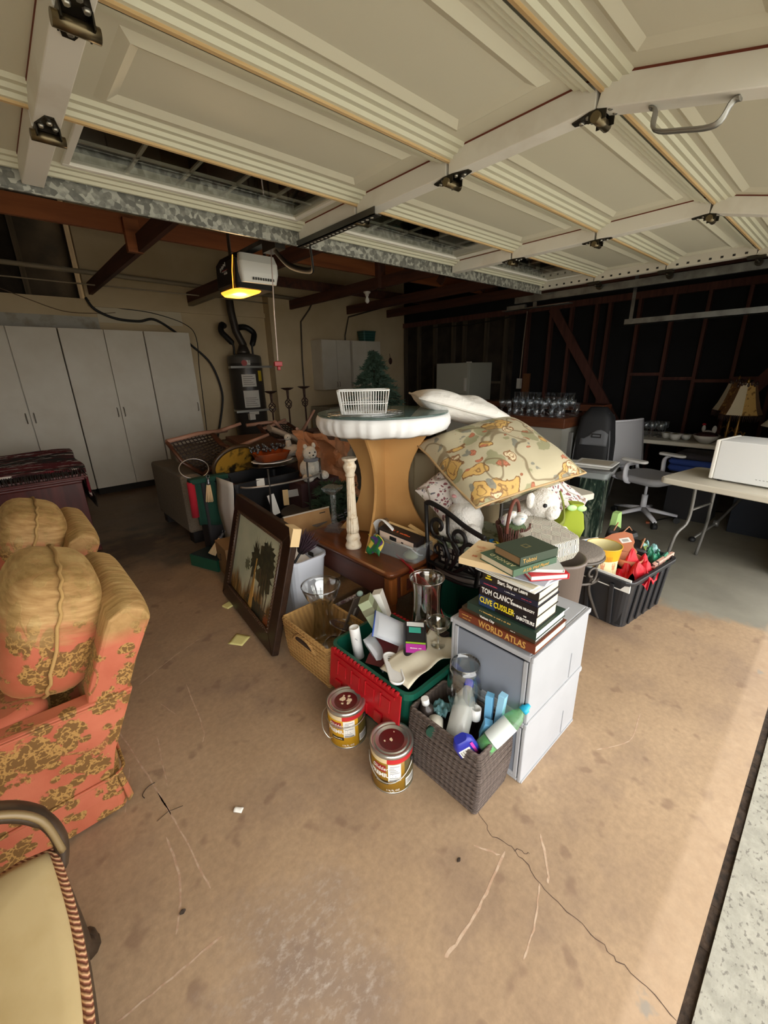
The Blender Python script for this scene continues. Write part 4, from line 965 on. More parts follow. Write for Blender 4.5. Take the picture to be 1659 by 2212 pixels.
tote2('open green tote with a red lid hanging down, right behind the paint cans', (1.115, 1.185, 0), 0.03, math.radians(83), math.radians(86))
tote2('green tote with red lids standing up under the iron chair', (1.74, 1.34, 0), -.35, math.radians(-70), math.radians(-50))
# things in the near tote
cv = thing('canvas_cloth', 'folded cream canvas lining the front of the open green tote', 'cloth', (1.12, 1.04, .30))
part('fabric', B().grid(18, 14, lambda u, v: (-.16 + .34 * u, -.09 + .17 * v, .035 * noise.noise(Vector((u * 3, v * 2, 5))) + .035 + .03 * math.sin(PI * u) + .03 * (u > .9))), P('cream_canvas', (214, 206, 184), .85), cv, solid=.004)
rp = thing('remote_cover', 'long white plastic tray lying in the front left of the tote', 'tray', (.99, 1.07, .345), 0, None, (.0, .12, -.55))
part('tray', B().loft([rr(.06, .20, 0, .029, 6), rr(.065, .205, .012, .032, 6), rr(.055, .195, .012, .027, 6), rr(.05, .19, .006, .024, 6)], True, True, True), M_white, rp)
part('slot', B().box(-.012, .06, .0062, .012, .066, .0068).box(-.008, .075, .0062, .008, .078, .0068), P('grey_slot', (110, 112, 114), .6), rp)
fd = thing('maroon_folder', 'glossy maroon folder lying open in the tote', 'folder', (1.08, 1.17, .325), 0, None, (.1, -.25, .5))
part('cover', B().box(-.09, -.1, 0, .09, .1, .003), P('maroon_vinyl', (84, 32, 34), .25), fd); part('inner_sheet', B().box(-.01, -.13, .003, .12, -.02, .005), P('lilac_sheet', (196, 176, 184), .5), fd)
zb = thing('zip_bag', 'clear zip bag of white papers standing in the tote', 'bag', (1.17, 1.22, .36), 0, None, (.55, -.3, .75))
part('film', B().pillow(.15, .27, .03, 12, None, .012, .02), glass('bag_film', (.9, .92, .95, 1), .9, .1, ((.8, .84, .92, 1), .4)), zb)
part('paper_fill', B().pillow(.12, .23, .018, 10, None, .01, .02, 2), M_paper2, zb); part('blue_zip', B().tube([(-.075, .135, 0), (0, .137, .006), (.075, .135, 0)], .004, 6), P('zip_blue', (60, 90, 170), .4), zb)
gbx = thing('soap_carton', 'sage green carton with small print standing in the tote', 'box', (1.17, 1.34, .33), 0, None, (-.5, .1, .75))
part('carton', B().box(-.045, -.03, 0, .045, .03, .18), P('sage_card', (156, 166, 132), .6), gbx, bevel=.002); part('band', B().box(-.0455, -.0305, .105, .0455, .0305, .14), P('olive_band', (112, 112, 86), .6), gbx)
text('lettering', '#9', .014, M_ink, gbx, face((0, -.0308, .07), (1, 0, 0), (0, 0, 1)))
carton('white carton with small dark dots behind the sage carton', 1.25, 1.40, .33, .06, .05, .15, M_paper2, .6, -.3)
tbm = bottle('white_tube', 'upright white cylindrical tube in the left of the tote', [(.024, 0), (.025, .002), (.025, .16), (.024, .165), (.021, .165), (.02, .155)], M_white, (1.01, 1.33, .25), (-.06, .1, 1), cat='tube', n=24)
text('lettering', '#7', .010, P('blue_grey_ink', (90, 100, 130), .5), tbm, face((-.0256, -.005, .12), (0, -1, 0), (0, 0, 1)))
sbg = thing('silver_pouch', 'clear crumpled plastic pouch between the white tube and the folder', 'pouch', (1.03, 1.22, .33), 0, None, (.9, .2, .4)); part('film', B().pillow(.09, .17, .05, 12, None, .02, .03, 4), glass('pouch_film', (.85, .87, .88, 1), 1, .12, ((.6, .62, .64, 1), .4)), sbg)
kg = thing('battery_pack', 'black package with pink, green and teal print lying in the tote', 'package', (1.17, 1.115, .36), 0, None, (.35, .1, -.75))
part('pack', B().loft([rr(.10, .20, 0, .02), rr(.11, .21, .018, .02), rr(.09, .19, .036, .02)], True, True, False), P('pack_black', (34, 32, 36), .3), kg, bevel=.004)
for nm, x0, y0, x1, y1, col in (('teal_print', -.03, .03, .025, .06, (60, 170, 150)), ('pink_print', -.045, -.075, .045, -.03, (196, 60, 170)), ('green_print', -.045, -.028, .045, -.02, (160, 200, 60)), ('white_print', -.04, .065, .04, .088, (226, 226, 224))):
    part(nm, B().box(x0, y0, .0362, x1, y1, .0368), P('pk_' + nm, col, .4), kg)
text('lettering', '#10', .012, M_wprint, kg, face((0, -.052, .037), (1, 0, 0), (0, 1, 0)), shear=.2)
goblet('martini_glass', 'clear stemmed cocktail glass tipped over the tote next to the drawers', [(.032, 0), (.032, .003), (.004, .008), (.004, .07), (.03, .085), (.052, .11), (.055, .13)], .0015, (1.235, 1.03, .36), cat='glass')
goblet('hurricane_cylinder', 'tall clear glass cylinder hurricane with rolled lip standing behind the tote', [(.07, 0), (.076, .02), (.074, .08), (.068, .16), (.07, .24), (.08, .29), (.085, .302)], .0035, (1.345, 1.20, .30), glass('warm_clear_glass', (.93, .91, .87, 1), 2.2, .03))
st = thing('tin_box', 'flat metal tin lid supporting the hurricane glass inside the tote', 'tin', (1.33, 1.2, .0)); part('box', B().box(-.03, -.09, 0, .09, .09, .299), P('dark_carton', (52, 40, 38), .7), st, bevel=.003); st['label'] = 'dark upright carton under the tall glass hurricane'; st['category'] = 'box'; st.name = 'dark_carton'

# seagrass basket with glass
wk = woven('seagrass_basket', 'tan seagrass basket of glass vases between the painting and the tote', .285, .43, .25, M_wick, (1.06, 1.69, 0), .02, .004, tp=.9)
part('handle_slot', B().box(-.152, -.08, .17, -.128, .08, .20), P('slot_brown', (60, 40, 24), .9), wk, bevel=.012)
part('handle_roll', B().tube(smooth_path([(-.142, -.11, .16), (-.148, -.05, .215), (-.148, .05, .215), (-.142, .11, .16)], 6), .009, 6), M_wick, wk)
rib = []
vs = goblet('flared_vase', 'large ribbed clear glass vase with a wide flared bowl top', [(.07, 0), (.075, .01), (.072, .08), (.058, .18), (.055, .24), (.062, .275), (.088, .31), (.105, .36), (.108, .375)], .0035, (1.08, 1.735, .08))
b = B()
for k in range(12):
    a = k * PI / 6; b.tube([(r * math.cos(a), r * math.sin(a), z) for r, z in ((.073, .01), (.071, .08), (.0575, .18), (.0545, .24), (.062, .278), (.084, .31))], .0035, 5)
part('flute', b, M_clear, vs)
for (label, loc, s, tilt) in (('clear glass bowl propped on edge in the seagrass basket', (1.0, 1.60, .13), 1.0, (1.0, .4)), ('smaller clear glass bowl nested beside the other bowl in the basket', (1.10, 1.56, .16), .85, (.9, -.3))):
    g = goblet('glass_bowl', label, [(.03 * s, 0), (.05 * s, .012 * s), (.072 * s, .04 * s), (.078 * s, .065 * s)], .003, loc, cat='bowl'); g.rotation_euler = (tilt[0], tilt[1], 0)
g = goblet('glass_saucer', 'flat clear glass saucer lying across the bowls in the seagrass basket', [(.01, .012), (.05, .008), (.075, 0), (.078, .002)], .003, (1.12, 1.60, .245), cat='saucer'); g.rotation_euler = (.15, .35, .3)
hb_ = thing('hairbrush', 'ornate jewelled silver hand mirror handle leaning on the basket rim', 'hand mirror', (1.235, 1.72, .30), 0, None, (.9, -.35, .6))
part('frame', B().loft([rr(.022, .02, z, .009) for z in (-.12, -.05, .0, .09)], True, True, True), P('jewel_silver', (168, 158, 150), .35, metal=.5, var=(60, c(110, 80, 84), .4, .6), bump=(90, .8, .01)), hb_); part('knob', B().ell(0, 0, .115, .017, .017, .02), P('aqua_gem', (170, 196, 188), .25), hb_)
bl = thing('picture_backing', 'flat taupe panel leaning inside the seagrass basket', 'panel', (1.19, 1.67, .14), 0, None, (.25, .3, .35)); part('panel', B().box(-.06, -.004, 0, .06, .004, .22), P('taupe_board', (96, 84, 74), .8), bl, bevel=.002); part('tape', B().box(-.012, -.0052, .10, .01, -.004, .15), P('tape_grey', (186, 182, 176), .5), bl)

# leaning painting
def painting_mat():
    t = NT('palm_painting_canvas'); g = t.co('Object')
    s = t.n('SeparateXYZ'); t.set(s, 0, g)   # x along width, y up the slope
    sky = t.ramp(t.noise(4, 4, g), [(.3, c(184, 192, 162)), (.7, c(214, 214, 182))])
    gr = t.math('ADD', t.math('MULTIPLY', s.outputs[1], -2.2), t.math('MULTIPLY', t.noise(9, 4, t.co('Object', (1, .3, 1))), .9))
    b = t.mix(t.ramp(gr, [(.72, 0.0), (.9, 1.0)]), sky, t.ramp(t.noise(18, 4, t.co('Object', (1.8, .25, 1))), [(.35, c(66, 56, 30)), (.55, c(150, 110, 56)), (.7, c(196, 176, 120))]))
    t.P(Base_Color=b, Roughness=.35); return t.m
A = Vector((.872, 1.917, 0)); u = Vector((.0966, .9953, 0)); n_ = Vector((.9953, -.0966, 0)); up = (n_ * .205 + Vector((0, 0, .73))); Hh = up.length; up.normalize()
pt = thing('framed_painting', 'dark wood framed palm tree painting leaning on the white bin', 'painting', (0, 0, 0))
# local frame: x = right as seen from the front (toward -u), y = up the slope, z = outward normal (facing -n)
rgt = -u; nrm = rgt.cross(up); ctr = A + u * .475 + up * Hh / 2 - nrm * (-.02)
m4 = Matrix((rgt, up, nrm)).transposed().to_4x4(); m4.translation = ctr; pt.matrix_world = m4
hw, hh = .475, Hh / 2; fw = .105
M_frame = wood('espresso_frame', c(58, 38, 26), c(36, 24, 17), 5, 'X', .35)
for nm, pts in (('frame_rail', [(-hw, -hh), (hw, -hh), (hw - fw, -hh + fw), (-hw + fw, -hh + fw)]), ('frame_rail', [(hw, -hh), (hw, hh), (hw - fw, hh - fw), (hw - fw, -hh + fw)]),
                ('frame_rail', [(hw, hh), (-hw, hh), (-hw + fw, hh - fw), (hw - fw, hh - fw)]), ('frame_rail', [(-hw, hh), (-hw, -hh), (-hw + fw, -hh + fw), (-hw + fw, hh - fw)])):
    part(nm, B().prism(pts, -.02, .022), M_frame, pt, bevel=.006, seg=3)
b = B(); iw, ih = hw - fw, hh - fw
for x0, y0, x1, y1 in ((-iw, -ih, iw, -ih), (iw, -ih, iw, ih), (iw, ih, -iw, ih), (-iw, ih, -iw, -ih)):
    b.tube([(x0, y0, .022), (x1, y1, .022)], .009, 8)
    L = math.hypot(x1 - x0, y1 - y0); k = 0
    while k * .022 < L: f = k * .022 / L; b.ell(x0 + (x1 - x0) * f, y0 + (y1 - y0) * f, .028, .008, .008, .006, 6, 4); k += 1
part('inner_beading', b, P('frame_beading', (70, 48, 32), .4), pt)
cn = part('canvas', B().box(-iw, -ih, 0, iw, ih, .006), painting_mat(), pt)
random.seed(11)
def blob(cx, cy, rx, ry, n, z, m, spike=.35, name='painted_foliage'):
    pts = [(cx + rx * (1 - spike * (k % 2) * random.random()) * math.cos(2 * PI * k / n), cy + ry * (1 - spike * (k % 2) * random.random() + .15 * random.random()) * math.sin(2 * PI * k / n)) for k in range(n)]
    part(name, B().prism(pts, .006, z), m, cn)
M_pd = P('paint_dark_green', (52, 56, 44), .4, var=(20, c(84, 80, 56), .4, .65)); M_po = P('paint_ochre', (204, 160, 84), .4); M_pb = P('paint_brown', (88, 66, 40), .4); M_pbr = P('paint_rust', (150, 84, 48), .4)
for x0, x1, y0, y1, w in ((.00, .03, -.27, .06, .012), (.035, .02, -.28, -.02, .02), (.12, .11, -.25, .02, .006), (.16, .17, -.25, 0, .006), (.21, .20, -.26, .02, .005), (.24, .25, -.26, .0, .005), (-.06, -.02, -.22, -.05, .004)):
    part('painted_trunk', B().prism([(x0 - w, y0), (x0 + w, y0), (x1 + w * .5, y1), (x1 - w * .5, y1)], .006, .0080), M_po if w > .01 else M_pb, cn)
blob(.0, .04, .075, .13, 30, .0068, M_pd, .7); blob(.17, .04, .14, .17, 36, .0070, M_pd, .5); blob(.2, .13, .10, .08, 26, .0072, M_pd, .8); blob(-.11, -.02, .05, .05, 22, .0068, P('paint_mid_green', (110, 112, 84), .4), .7)
blob(.12, -.24, .2, .055, 40, .0074, P('paint_olive', (64, 64, 50), .4), .5); blob(.28, -.26, .05, .05, 18, .0076, M_pbr, .6)
for k in range(9): part('painted_spike', B().prism([(-.02 + k * .03, .1), (-.014 + k * .03, .1), (-.016 + k * .033, .2 + .03 * math.sin(k * 2))], .006, .0068), M_pb, cn)
tp = part('corner_paper', B().box(-.05, -.05, -.026, .05, .05, -.022).box(-.05, .048, -.026, .05, .053, .026).box(.048, -.05, -.026, .053, .05, .026).prism([(.05, .05), (-.0, .05), (.05, -.03)], .023, .026), P('kraft_corner', (222, 192, 142), .7), pt, T(hw - .045, hh - .045, 0))

# white waste bin with papers
wbn = thing('waste_bin', 'white plastic waste bin with papers behind the painting', 'bin', (1.235, 2.27, 0), .05)
part('body', B().bin(.27, .36, .44, .80, .004, .06, .01, .02), P('bin_white', (222, 226, 236), .4), wbn); part('logo', B().box(.12, -.03, .36, .123, .03, .39), M_ink, wbn)
pp = thing('crumpled_paper', 'crumpled white papers inside the white waste bin', 'papers', (1.235, 2.25, .31))
part('sheet', B().grid(14, 14, lambda u, v: (.2 * u - .1, .26 * v - .13, .07 * noise.noise(Vector((u * 5, v * 5, 3))) + .03)), M_paper2, pp, solid=.002); part('sheet', B().box(-.08, -.1, 0, .07, .03, .004), M_paper2, pp, T(0, .05, .09, rx=.5, rz=.4)); part('box', B().box(-.05, -.07, -.02, .06, .0, .03), P('dark_item', (50, 52, 66), .5), pp)
# floor litter
tag(part('sticky_note', B().grid(6, 6, lambda u, v: (.05 * (2 * u - 1), .05 * (2 * v - 1), .002 + .006 * u * v)), P('sticky_yellow', (232, 226, 150), .7), None, T(.77, 2.222, 0, rz=.6), solid=.0006), 'square yellow sticky note lying on the floor by the painting', 'note')
tag(part('sticky_note', B().box(-.03, -.03, .0005, .03, .03, .012), MC['sticky_yellow'], None, T(.885, 2.66, 0, rz=.3)), 'small yellow note pad at the foot of the painting', 'note')
tag(part('paper_scrap', B().grid(6, 5, lambda u, v: (.011 * (2 * u - 1), .016 * (2 * v - 1), .003 + .008 * math.sin(PI * u) * v)), M_paper2, None, T(.319, 1.214, 0, rz=.7), solid=.0006), 'tiny crumpled white paper scrap on the open floor', 'scrap')
tag(part('twig', B().tube(smooth_path([(.03, .0, .003), (.01, .02, .004), (-.02, .025, .003), (-.035, .01, .003)], 4), .0012, 5), M_black, None, T(.1, 1.53, 0, rz=.9)), 'bent dark wire hook lying near the armchair skirt', 'wire')
tag(part('twig', B().tube([(-.04, .0, .003), (0, .01, .003), (.05, -.005, .003)], .0009, 5), MC['rotten_joint_wood'], None, T(.12, 1.38, 0)), 'thin dry twig on the floor scratches by the armchairs', 'twig')
tag(part('dry_leaf', B().grid(6, 4, lambda u, v: (.009 * (2 * u - 1), .006 * (2 * v - 1) * math.sin(PI * max(.05, min(.95, u))), .003 + .004 * v)), MC['rotten_joint_wood'], None, T(.06, 1.03, 0), solid=.001), 'small dark dry leaf left of the floor scratches', 'leaf')
tag(part('dry_leaf', B().grid(6, 4, lambda u, v: (.008 * (2 * u - 1), .006 * (2 * v - 1) * math.sin(PI * max(.05, min(.95, u))), .003 + .004 * u)), MC['rotten_joint_wood'], None, T(.785, .545, 0), solid=.001), 'small dark dry leaf near the crack in the floor', 'leaf')
# ------------------------------------------------------------------ middle: end table, pedestal table, iron chairs, pillows
M_walnut = wood('end_table_walnut', c(118, 66, 34), c(78, 40, 22), 4, 'Y', .28); M_walnutZ = wood('end_table_leg', c(138, 80, 36), c(92, 50, 24), 4, 'Z', .3)
M_redw = wood('apron_mahogany', c(92, 52, 40), c(68, 36, 28), 4, 'Y', .4)
et = thing('end_table', 'walnut end table with drawer carrying the pedestal table', 'table', (1.69, 1.93, 0))
part('top', B().loft([rr(.62, .86, .455, .03, 4), rr(.64, .88, .468, .04, 4), rr(.66, .90, .478, .05, 4), rr(.66, .90, .492, .05, 4), rr(.63, .87, .50, .04, 4)], True, True, False), M_walnut, et, bevel=.004)
part('apron', B().box(-.29, -.41, .30, .29, .41, .455), M_redw, et, bevel=.003)
for sx in (-1, 1):
    for sy in (-1, 1):
        l = part('leg', B().loft([rr(.03, .03, 0, .008, 2, sx * .285, sy * .405), rr(.05, .05, .28, .01, 2, sx * .285, sy * .405), rr(.06, .06, .30, .012, 2, sx * .285, sy * .405), rr(.06, .06, .455, .012, 2, sx * .285, sy * .405)], True, True, False), M_walnutZ, et)
dw = part('drawer', B().box(-.22, -.425, .315, .22, -.41, .44), M_walnutZ, et, bevel=.006)
part('drawer_panel', B().box(-.18, -.43, .34, .18, -.424, .415), M_redw, dw, bevel=.006); part('knob', B().lathe([(.006, 0), (.008, .012), (.014, .02), (.01, .028)], 14, T(0, -.43, .378, rx=PI / 2)), M_goldp, dw)

M_mdf = P('mdf_board', (192, 146, 86), .75, var=(3, c(178, 130, 72), .4, .7))
rt = thing('pedestal_table', 'round decorator table on an hourglass fibreboard pedestal standing on the end table', 'table', (1.766, 1.957, .50), math.radians(207))
def hour(w0, w1, h, n=14):
    R_ = []
    for k in range(n + 1):
        u = k / n; w = w0 + (w1 - w0) * u; R_.append((w - .19 * math.sin(PI * u) ** .9, h * u))
    return R_
for k in range(2):
    pr = hour(.345, .36, .762); poly = [(x, z) for x, z in pr] + [(-x, z) for x, z in reversed(pr)]
    part('pedestal_panel', B().prism(poly, -.008, .008, Matrix.Rotation(k * PI / 2, 4, 'Z') @ Matrix(((1, 0, 0, 0), (0, 0, -1, 0), (0, 1, 0, 0), (0, 0, 0, 1)))), M_mdf, rt, bevel=.0015)
part('tabletop', B().lathe([(.385, .762), (.395, .766), (.395, .79), (.385, .797)], 48), M_mdf, rt)
tc = thing('fitted_tablecloth', 'white elastic fitted cover gathered around the round pedestal table', 'tablecloth', (1.766, 1.957, 1.30))
R_ = []
for z, r, w in ((-.105, .362, .004), (-.09, .392, .005), (-.055, .411, .005), (-.022, .412, .0035), (-.001, .405, .001), (.002, .3, 0), (.002, .01, 0)):
    R_.append([((r + w * math.sin(k * 1.3 + 1.2 * math.sin(k * .53))) * math.cos(2 * PI * k / 160), (r + w * math.sin(k * 1.3 + 1.2 * math.sin(k * .53))) * math.sin(2 * PI * k / 160), z + w * .6 * math.sin(k * .5)) for k in range(160)])
part('cloth', B().loft(R_, False, True, True), P('white_cotton', (236, 236, 234), .85, bump=(60, .15, .004)), tc, solid=.002)
gt = thing('glass_tabletop', 'thick green-edged round glass top lying on the white table cover', 'glass top', (1.766, 1.957, 1.303)); part('disc', B().lathe([(.398, 0), (.402, .002), (.402, .010), (.398, .012)], 64), glass('green_plate_glass', (.62, .72, .68, 1), 1.2, .03, ((.16, .24, .22, 1), .45)), gt)
tv = thing('wire_trivet', 'flat round chrome wire rack lying under the white wire basket', 'rack', (1.60, 1.93, 1.316)); b = B()
for k in range(9): b.tube(ring(.04 + .023 * k, .004, 40), .0018, 5, closed=True)
for k in range(12): b.tube([(.04 * math.cos(k * PI / 6), .04 * math.sin(k * PI / 6), .004), (.225 * math.cos(k * PI / 6), .225 * math.sin(k * PI / 6), .004)], .002, 5)
part('wires', b, P('chrome_wire', (196, 198, 196), .25, metal=.8), tv); part('foot', B().lathe([(.006, 0), (.006, .004)], 8, T(.15, .1, 0)), P('chrome_foot', (200, 200, 198), .3), tv)
wbq = thing('wire_basket', 'white coated wire basket on top of the round glass table', 'basket', (1.565, 1.895, 1.325), math.radians(-42)); M_ww = P('white_coated_wire', (232, 232, 228), .4)
b = B()
for z, s in ((.0, .86), (.055, .93), (.125, 1.0)): b.tube(rr(.29 * s, .19 * s, z, .03, 4), .0042 if z > .1 else .003, 6, closed=True)
part('hoops', b, M_ww, wbq); b = B()
for k in range(19):
    x = -.12 + k * .24 / 18
    for sy in (-1, 1): b.tube([(x * 1.08, sy * .095, .125), (x, sy * .082, .0), (x, 0, -.001)], .0022, 5)
for k in range(9):
    y = -.07 + k * .14 / 8
    for sx in (-1, 1): b.tube([(sx * .145, y * 1.08, .125), (sx * .125, y, .0), (0, y, -.001)], .0022, 5)
part('wires', b, M_ww, wbq)
# column candlestick
cc = thing('column_candlestick', 'antique white fluted column candlestick on the end table', 'candlestick', (1.465, 1.93, .50)); M_aw = P('antique_white', (222, 208, 184), .7, var=(30, c(196, 172, 138), .5, .7), bump=(60, .3, .004))
part('base', B().lathe([(.05, 0), (.052, .015), (.046, .03), (.04, .045), (.046, .06), (.04, .08), (.034, .10)], 24), M_aw, cc)
fl_ = []
for z, r in ((.10, .034), (.12, .038), (.16, .036), (.20, .032)): fl_.append([(r * (1 + .12 * math.sin(k * 2)) * math.cos(2 * PI * k / 48), r * (1 + .12 * math.sin(k * 2 + z * 60)) * math.sin(2 * PI * k / 48), z) for k in range(48)])
part('acanthus_collar', B().loft(fl_, True, True, True), M_aw, cc)
sh_ = []
for z, r in ((.19, .029), (.30, .027), (.42, .024), (.46, .0235)): sh_.append([(r * (1 - .10 * (k % 4 == 0)) * math.cos(2 * PI * k / 48), r * (1 - .10 * (k % 4 == 0)) * math.sin(2 * PI * k / 48), z) for k in range(48)])
part('fluted_shaft', B().loft(sh_, True, True, False), M_aw, cc)
part('capital', B().lathe([(.024, .455), (.03, .465), (.027, .48), (.036, .50), (.04, .515), (.04, .525), (.032, .535), (.03, .55), (.042, .556), (.046, .566), (.044, .572), (.036, .566)], 24), M_aw, cc)
cr = thing('crystal_candlestick', 'clear crystal candlestick with square top on the end table corner', 'candlestick', (1.56, 2.26, .50), .5); M_cry = glass('crystal', (.9, .93, .93, 1), 1.3, .02, ((.8, .84, .84, 1), .06))
part('base', B().loft([rr(.12, .12, 0, .004, 1), rr(.12, .12, .015, .004, 1), rr(.09, .09, .025, .004, 1), rr(.085, .085, .04, .004, 1), rr(.04, .04, .055, .004, 1)], True, True, False), M_cry, cr)
part('stem', B().loft([rr(.032, .032, .055, .004, 1), rr(.024, .024, .14, .004, 1), rr(.034, .034, .24, .004, 1), rr(.03, .03, .26, .004, 1)], True, True, False), M_cry, cr)
part('top', B().loft([rr(.04, .04, .26, .004, 1), rr(.10, .10, .29, .004, 1), rr(.112, .112, .305, .004, 1), rr(.112, .112, .315, .004, 1)], True, True, False), M_cry, cr)
# clear storage box with oddments
pb = thing('clear_storage_box', 'clear plastic box of oddments at the front edge of the end table', 'storage box', (1.63, 1.635, .50), .12); part('body', B().bin(.21, .33, .11, .88, .003, .02, .008, .012), glass('clear_box_plastic', (.93, .95, .95, 1), .8, .06, ((.8, .83, .84, 1), .14)), pb); part('white_cable', B().tube(smooth_path([(.0, -.13, .02), (-.06, -.14, .05), (-.085, -.10, .09), (-.08, -.03, .09)], 5), .004, 6), M_white, pb); part('pale_dish', B().lathe([(.045, .005), (.05, .02), (.03, .035), (.02, .05)], 8, T(-.03, -.07, 0)), P('celadon_dish', (190, 200, 172), .4), pb)
nb = thing('nut_cracker_box', 'black and orange retail box lying on the clear storage box', 'box', (1.60, 1.64, .585), 0, None, (.12, -.1, .16)); part('carton', B().box(-.045, -.14, 0, .045, .14, .06), P('pack_ink', (34, 28, 28), .4), nb, bevel=.002)
part('photo_panel', B().box(-.0465, -.12, .006, -.045, .125, .05), P('pack_cream', (222, 198, 180), .5), nb); part('device_picture', B().box(-.0472, .0, .014, -.0466, .05, .04).box(-.0472, -.05, .02, -.0466, -.035, .03), M_ink, nb)
text('lettering', '#10', .034, P('pack_orange', (214, 92, 46), .5), nb, face((-.012, 0, .0605), (0, -1, 0), (1, 0, 0)), shear=.2)
for k, (label, x, y, z, rz) in enumerate((('flat pale wooden tray standing behind the black retail box', 1.70, 1.66, .56, .25), ('second pale wooden tray with a round cutout at the right of the clear box', 1.74, 1.56, .55, -.1))):
    w = thing('wooden_tray', label, 'tray', (x, y, z), 0, None, (.2, -.35, rz)); part('board', B().box(-.01, -.15 + .05 * k, 0, .0, .15 - .02 * k, .085), P('pale_plywood', (214, 178, 120), .7), w, bevel=.002); part('rim', B().box(-.02, -.15 + .05 * k, .0, .004, .15 - .02 * k, .008).box(-.02, -.15 + .05 * k, .078, .004, .15 - .02 * k, .086), MC['pale_plywood'], w)
hp = thing('head_band', 'white curved plastic strap arching over the clear box', 'strap', (1.58, 1.74, .60)); part('band', B().tube(smooth_path([(.03, -.10, -.02), (.0, -.04, .06), (.0, .04, .09), (.0, .10, .05), (.02, .13, -.03)], 6), .02, 8, flat=(1, .25)), M_white, hp)
ms = thing('printed_mask', 'green, purple and gold harlequin cloth hanging over the clear box', 'cloth', (1.50, 1.74, .575))
def harl():
    t = NT('harlequin_print'); ck = t.n('TexVoronoi', {'Scale': 34.0, 'Randomness': .0}); t.set(ck, 'Vector', t.co('Object', (1, 1, .6), (.78, .5, .78)))
    t.P(Base_Color=t.ramp(t.n('SeparateColor', {0: ck.outputs['Color']}).outputs[0], [(.0, c(36, 120, 66)), (.4, c(88, 60, 130)), (.7, c(206, 186, 70))], 'CONSTANT'), Roughness=.6); return t.m
part('fabric', B().grid(10, 10, lambda u, v: (-.02 + .02 * math.sin(v * 5), -.06 + .12 * u, .05 - .11 * v + .015 * math.sin(u * 6))), harl(), ms, solid=.004); part('lens', B().lathe([(.02, 0), (.02, .003)], 16, T(.01, -.08, .02, ry=.6)), P('brass_lens', (150, 120, 50), .3, metal=.6), ms)
gl = thing('clip_rack', 'small steel wire ring stand leaning on the pedestal behind the clear box', 'wire stand', (1.62, 1.80, .60)); b = B()
for k in range(4): b.tube([(.012 * k - .02 + q[0] * .3, q[0] * 1.0, .05 + q[1]) for q in arc(0, 0, .03, 0, 2 * PI, 16)][:-1], .0025, 5, closed=True)
b.tube([(-.02, 0, .02), (-.02, 0, -.09)], .003, 5); part('rings', b, P('dull_wire', (120, 112, 100), .35, metal=.6), gl)

# iron chairs
M_iron = P('black_wrought_iron', (30, 29, 30), .42, metal=.3); M_irong = P('grey_wrought_iron', (92, 86, 80), .45, metal=.4)
ic = thing('iron_chair', 'black wrought iron chair with scrolled back turned toward the viewer', 'chair', (1.88, 1.30, 0))
W2 = .20
def yz(pts, x=-.22): return [(x + (.03 * (z - .47)), y, z) for y, z in pts]
top = smooth_path([(0, .21, .83), (0, .17, .845), (0, .06, .82), (0, -.08, .765), (0, -.2, .735)], 6)
part('crest_rail', B().tube(yz([(y, z) for _, y, z in top]), .0125, 8, flat=(.8, 1.3)), M_iron, ic)
for y, z1 in ((.205, .83), (-.20, .735)): part('back_post', B().tube(yz([(y * .82, .45), (y * .9, .6), (y, z1)]), .012, 8), M_iron, ic)
part('lower_rail', B().tube(yz([(-.17, .50), (0, .475), (.17, .49)]), .011, 8), M_iron, ic)
for pts in (spiral(.11, .72, .07, .018, -2.2, 4.2), spiral(-.03, .69, .06, .016, 4.4, -2.0), spiral(-.12, .63, .065, .018, -1.0, 5.2), spiral(.10, .58, .05, .014, 3.8, -2.2), [(.02, .48), (-.02, .55), (-.04, .62), (0, .66), (.06, .66)], [(-.02, .485), (-.08, .53), (-.12, .57)], [(.05, .48), (.02, .56), (.06, .64), (.12, .66)], [(-.16, .52), (-.10, .56), (-.03, .60), (.04, .70), (.05, .81)]):
    part('scroll', B().tube(yz(pts), .0105, 7, flat=(.7, 1.2)), M_iron, ic)
part('seat', B().loft([rr(.44, .42, .44, .16, 6), rr(.45, .43, .455, .17, 6), rr(.44, .42, .47, .16, 6)], True, True, True), P('chair_pad_grey', (96, 90, 84), .85), ic)
part('seat_ring', B().tube(rr(.45, .43, .435, .17, 6), .011, 8, closed=True), M_iron, ic)
for sx in (-1, 1):
    for sy in (-1, 1): part('leg', B().tube(smooth_path([(sx * .18, sy * .17, .44), (sx * .17, sy * .16, .25), (sx * .21, sy * .2, .0)], 5), .011, 8), M_iron, ic)
st2 = thing('iron_stool', 'grey iron stool with a round speckled seat next to the black tote', 'stool', (2.47, .98, 0))
part('seat', B().lathe([(.16, .445), (.175, .45), (.178, .465), (.16, .475), (.0, .478)], 32), P('speckled_grey_fabric', (134, 124, 114), .9, bump=(300, .4, .003), var=(120, c(112, 104, 96), .4, .6)), st2)
part('seat_ring', B().tube(ring(.176, .44, 32), .010, 8, closed=True), M_irong, st2); part('lower_ring', B().tube(ring(.16, .30, 32), .009, 8, closed=True), M_irong, st2)
for k in range(4):
    a = k * PI / 2 + .5; l = part('leg', B().tube(smooth_path([(.165 * math.cos(a), .165 * math.sin(a), .44), (.13 * math.cos(a), .13 * math.sin(a), .32), (.12 * math.cos(a), .12 * math.sin(a), .2), (.17 * math.cos(a), .17 * math.sin(a), .06), (.20 * math.cos(a), .20 * math.sin(a), .0)], 5), .010, 8), M_irong, st2)
    part('scroll', B().tube([((.168) * math.cos(a + .4 + q * 5), .168 * math.sin(a + .4 + q * 5), z) for q, z in spiral(.05, .37, .058, .014, -1.5, 5, 26)], .008, 6), M_irong, l)
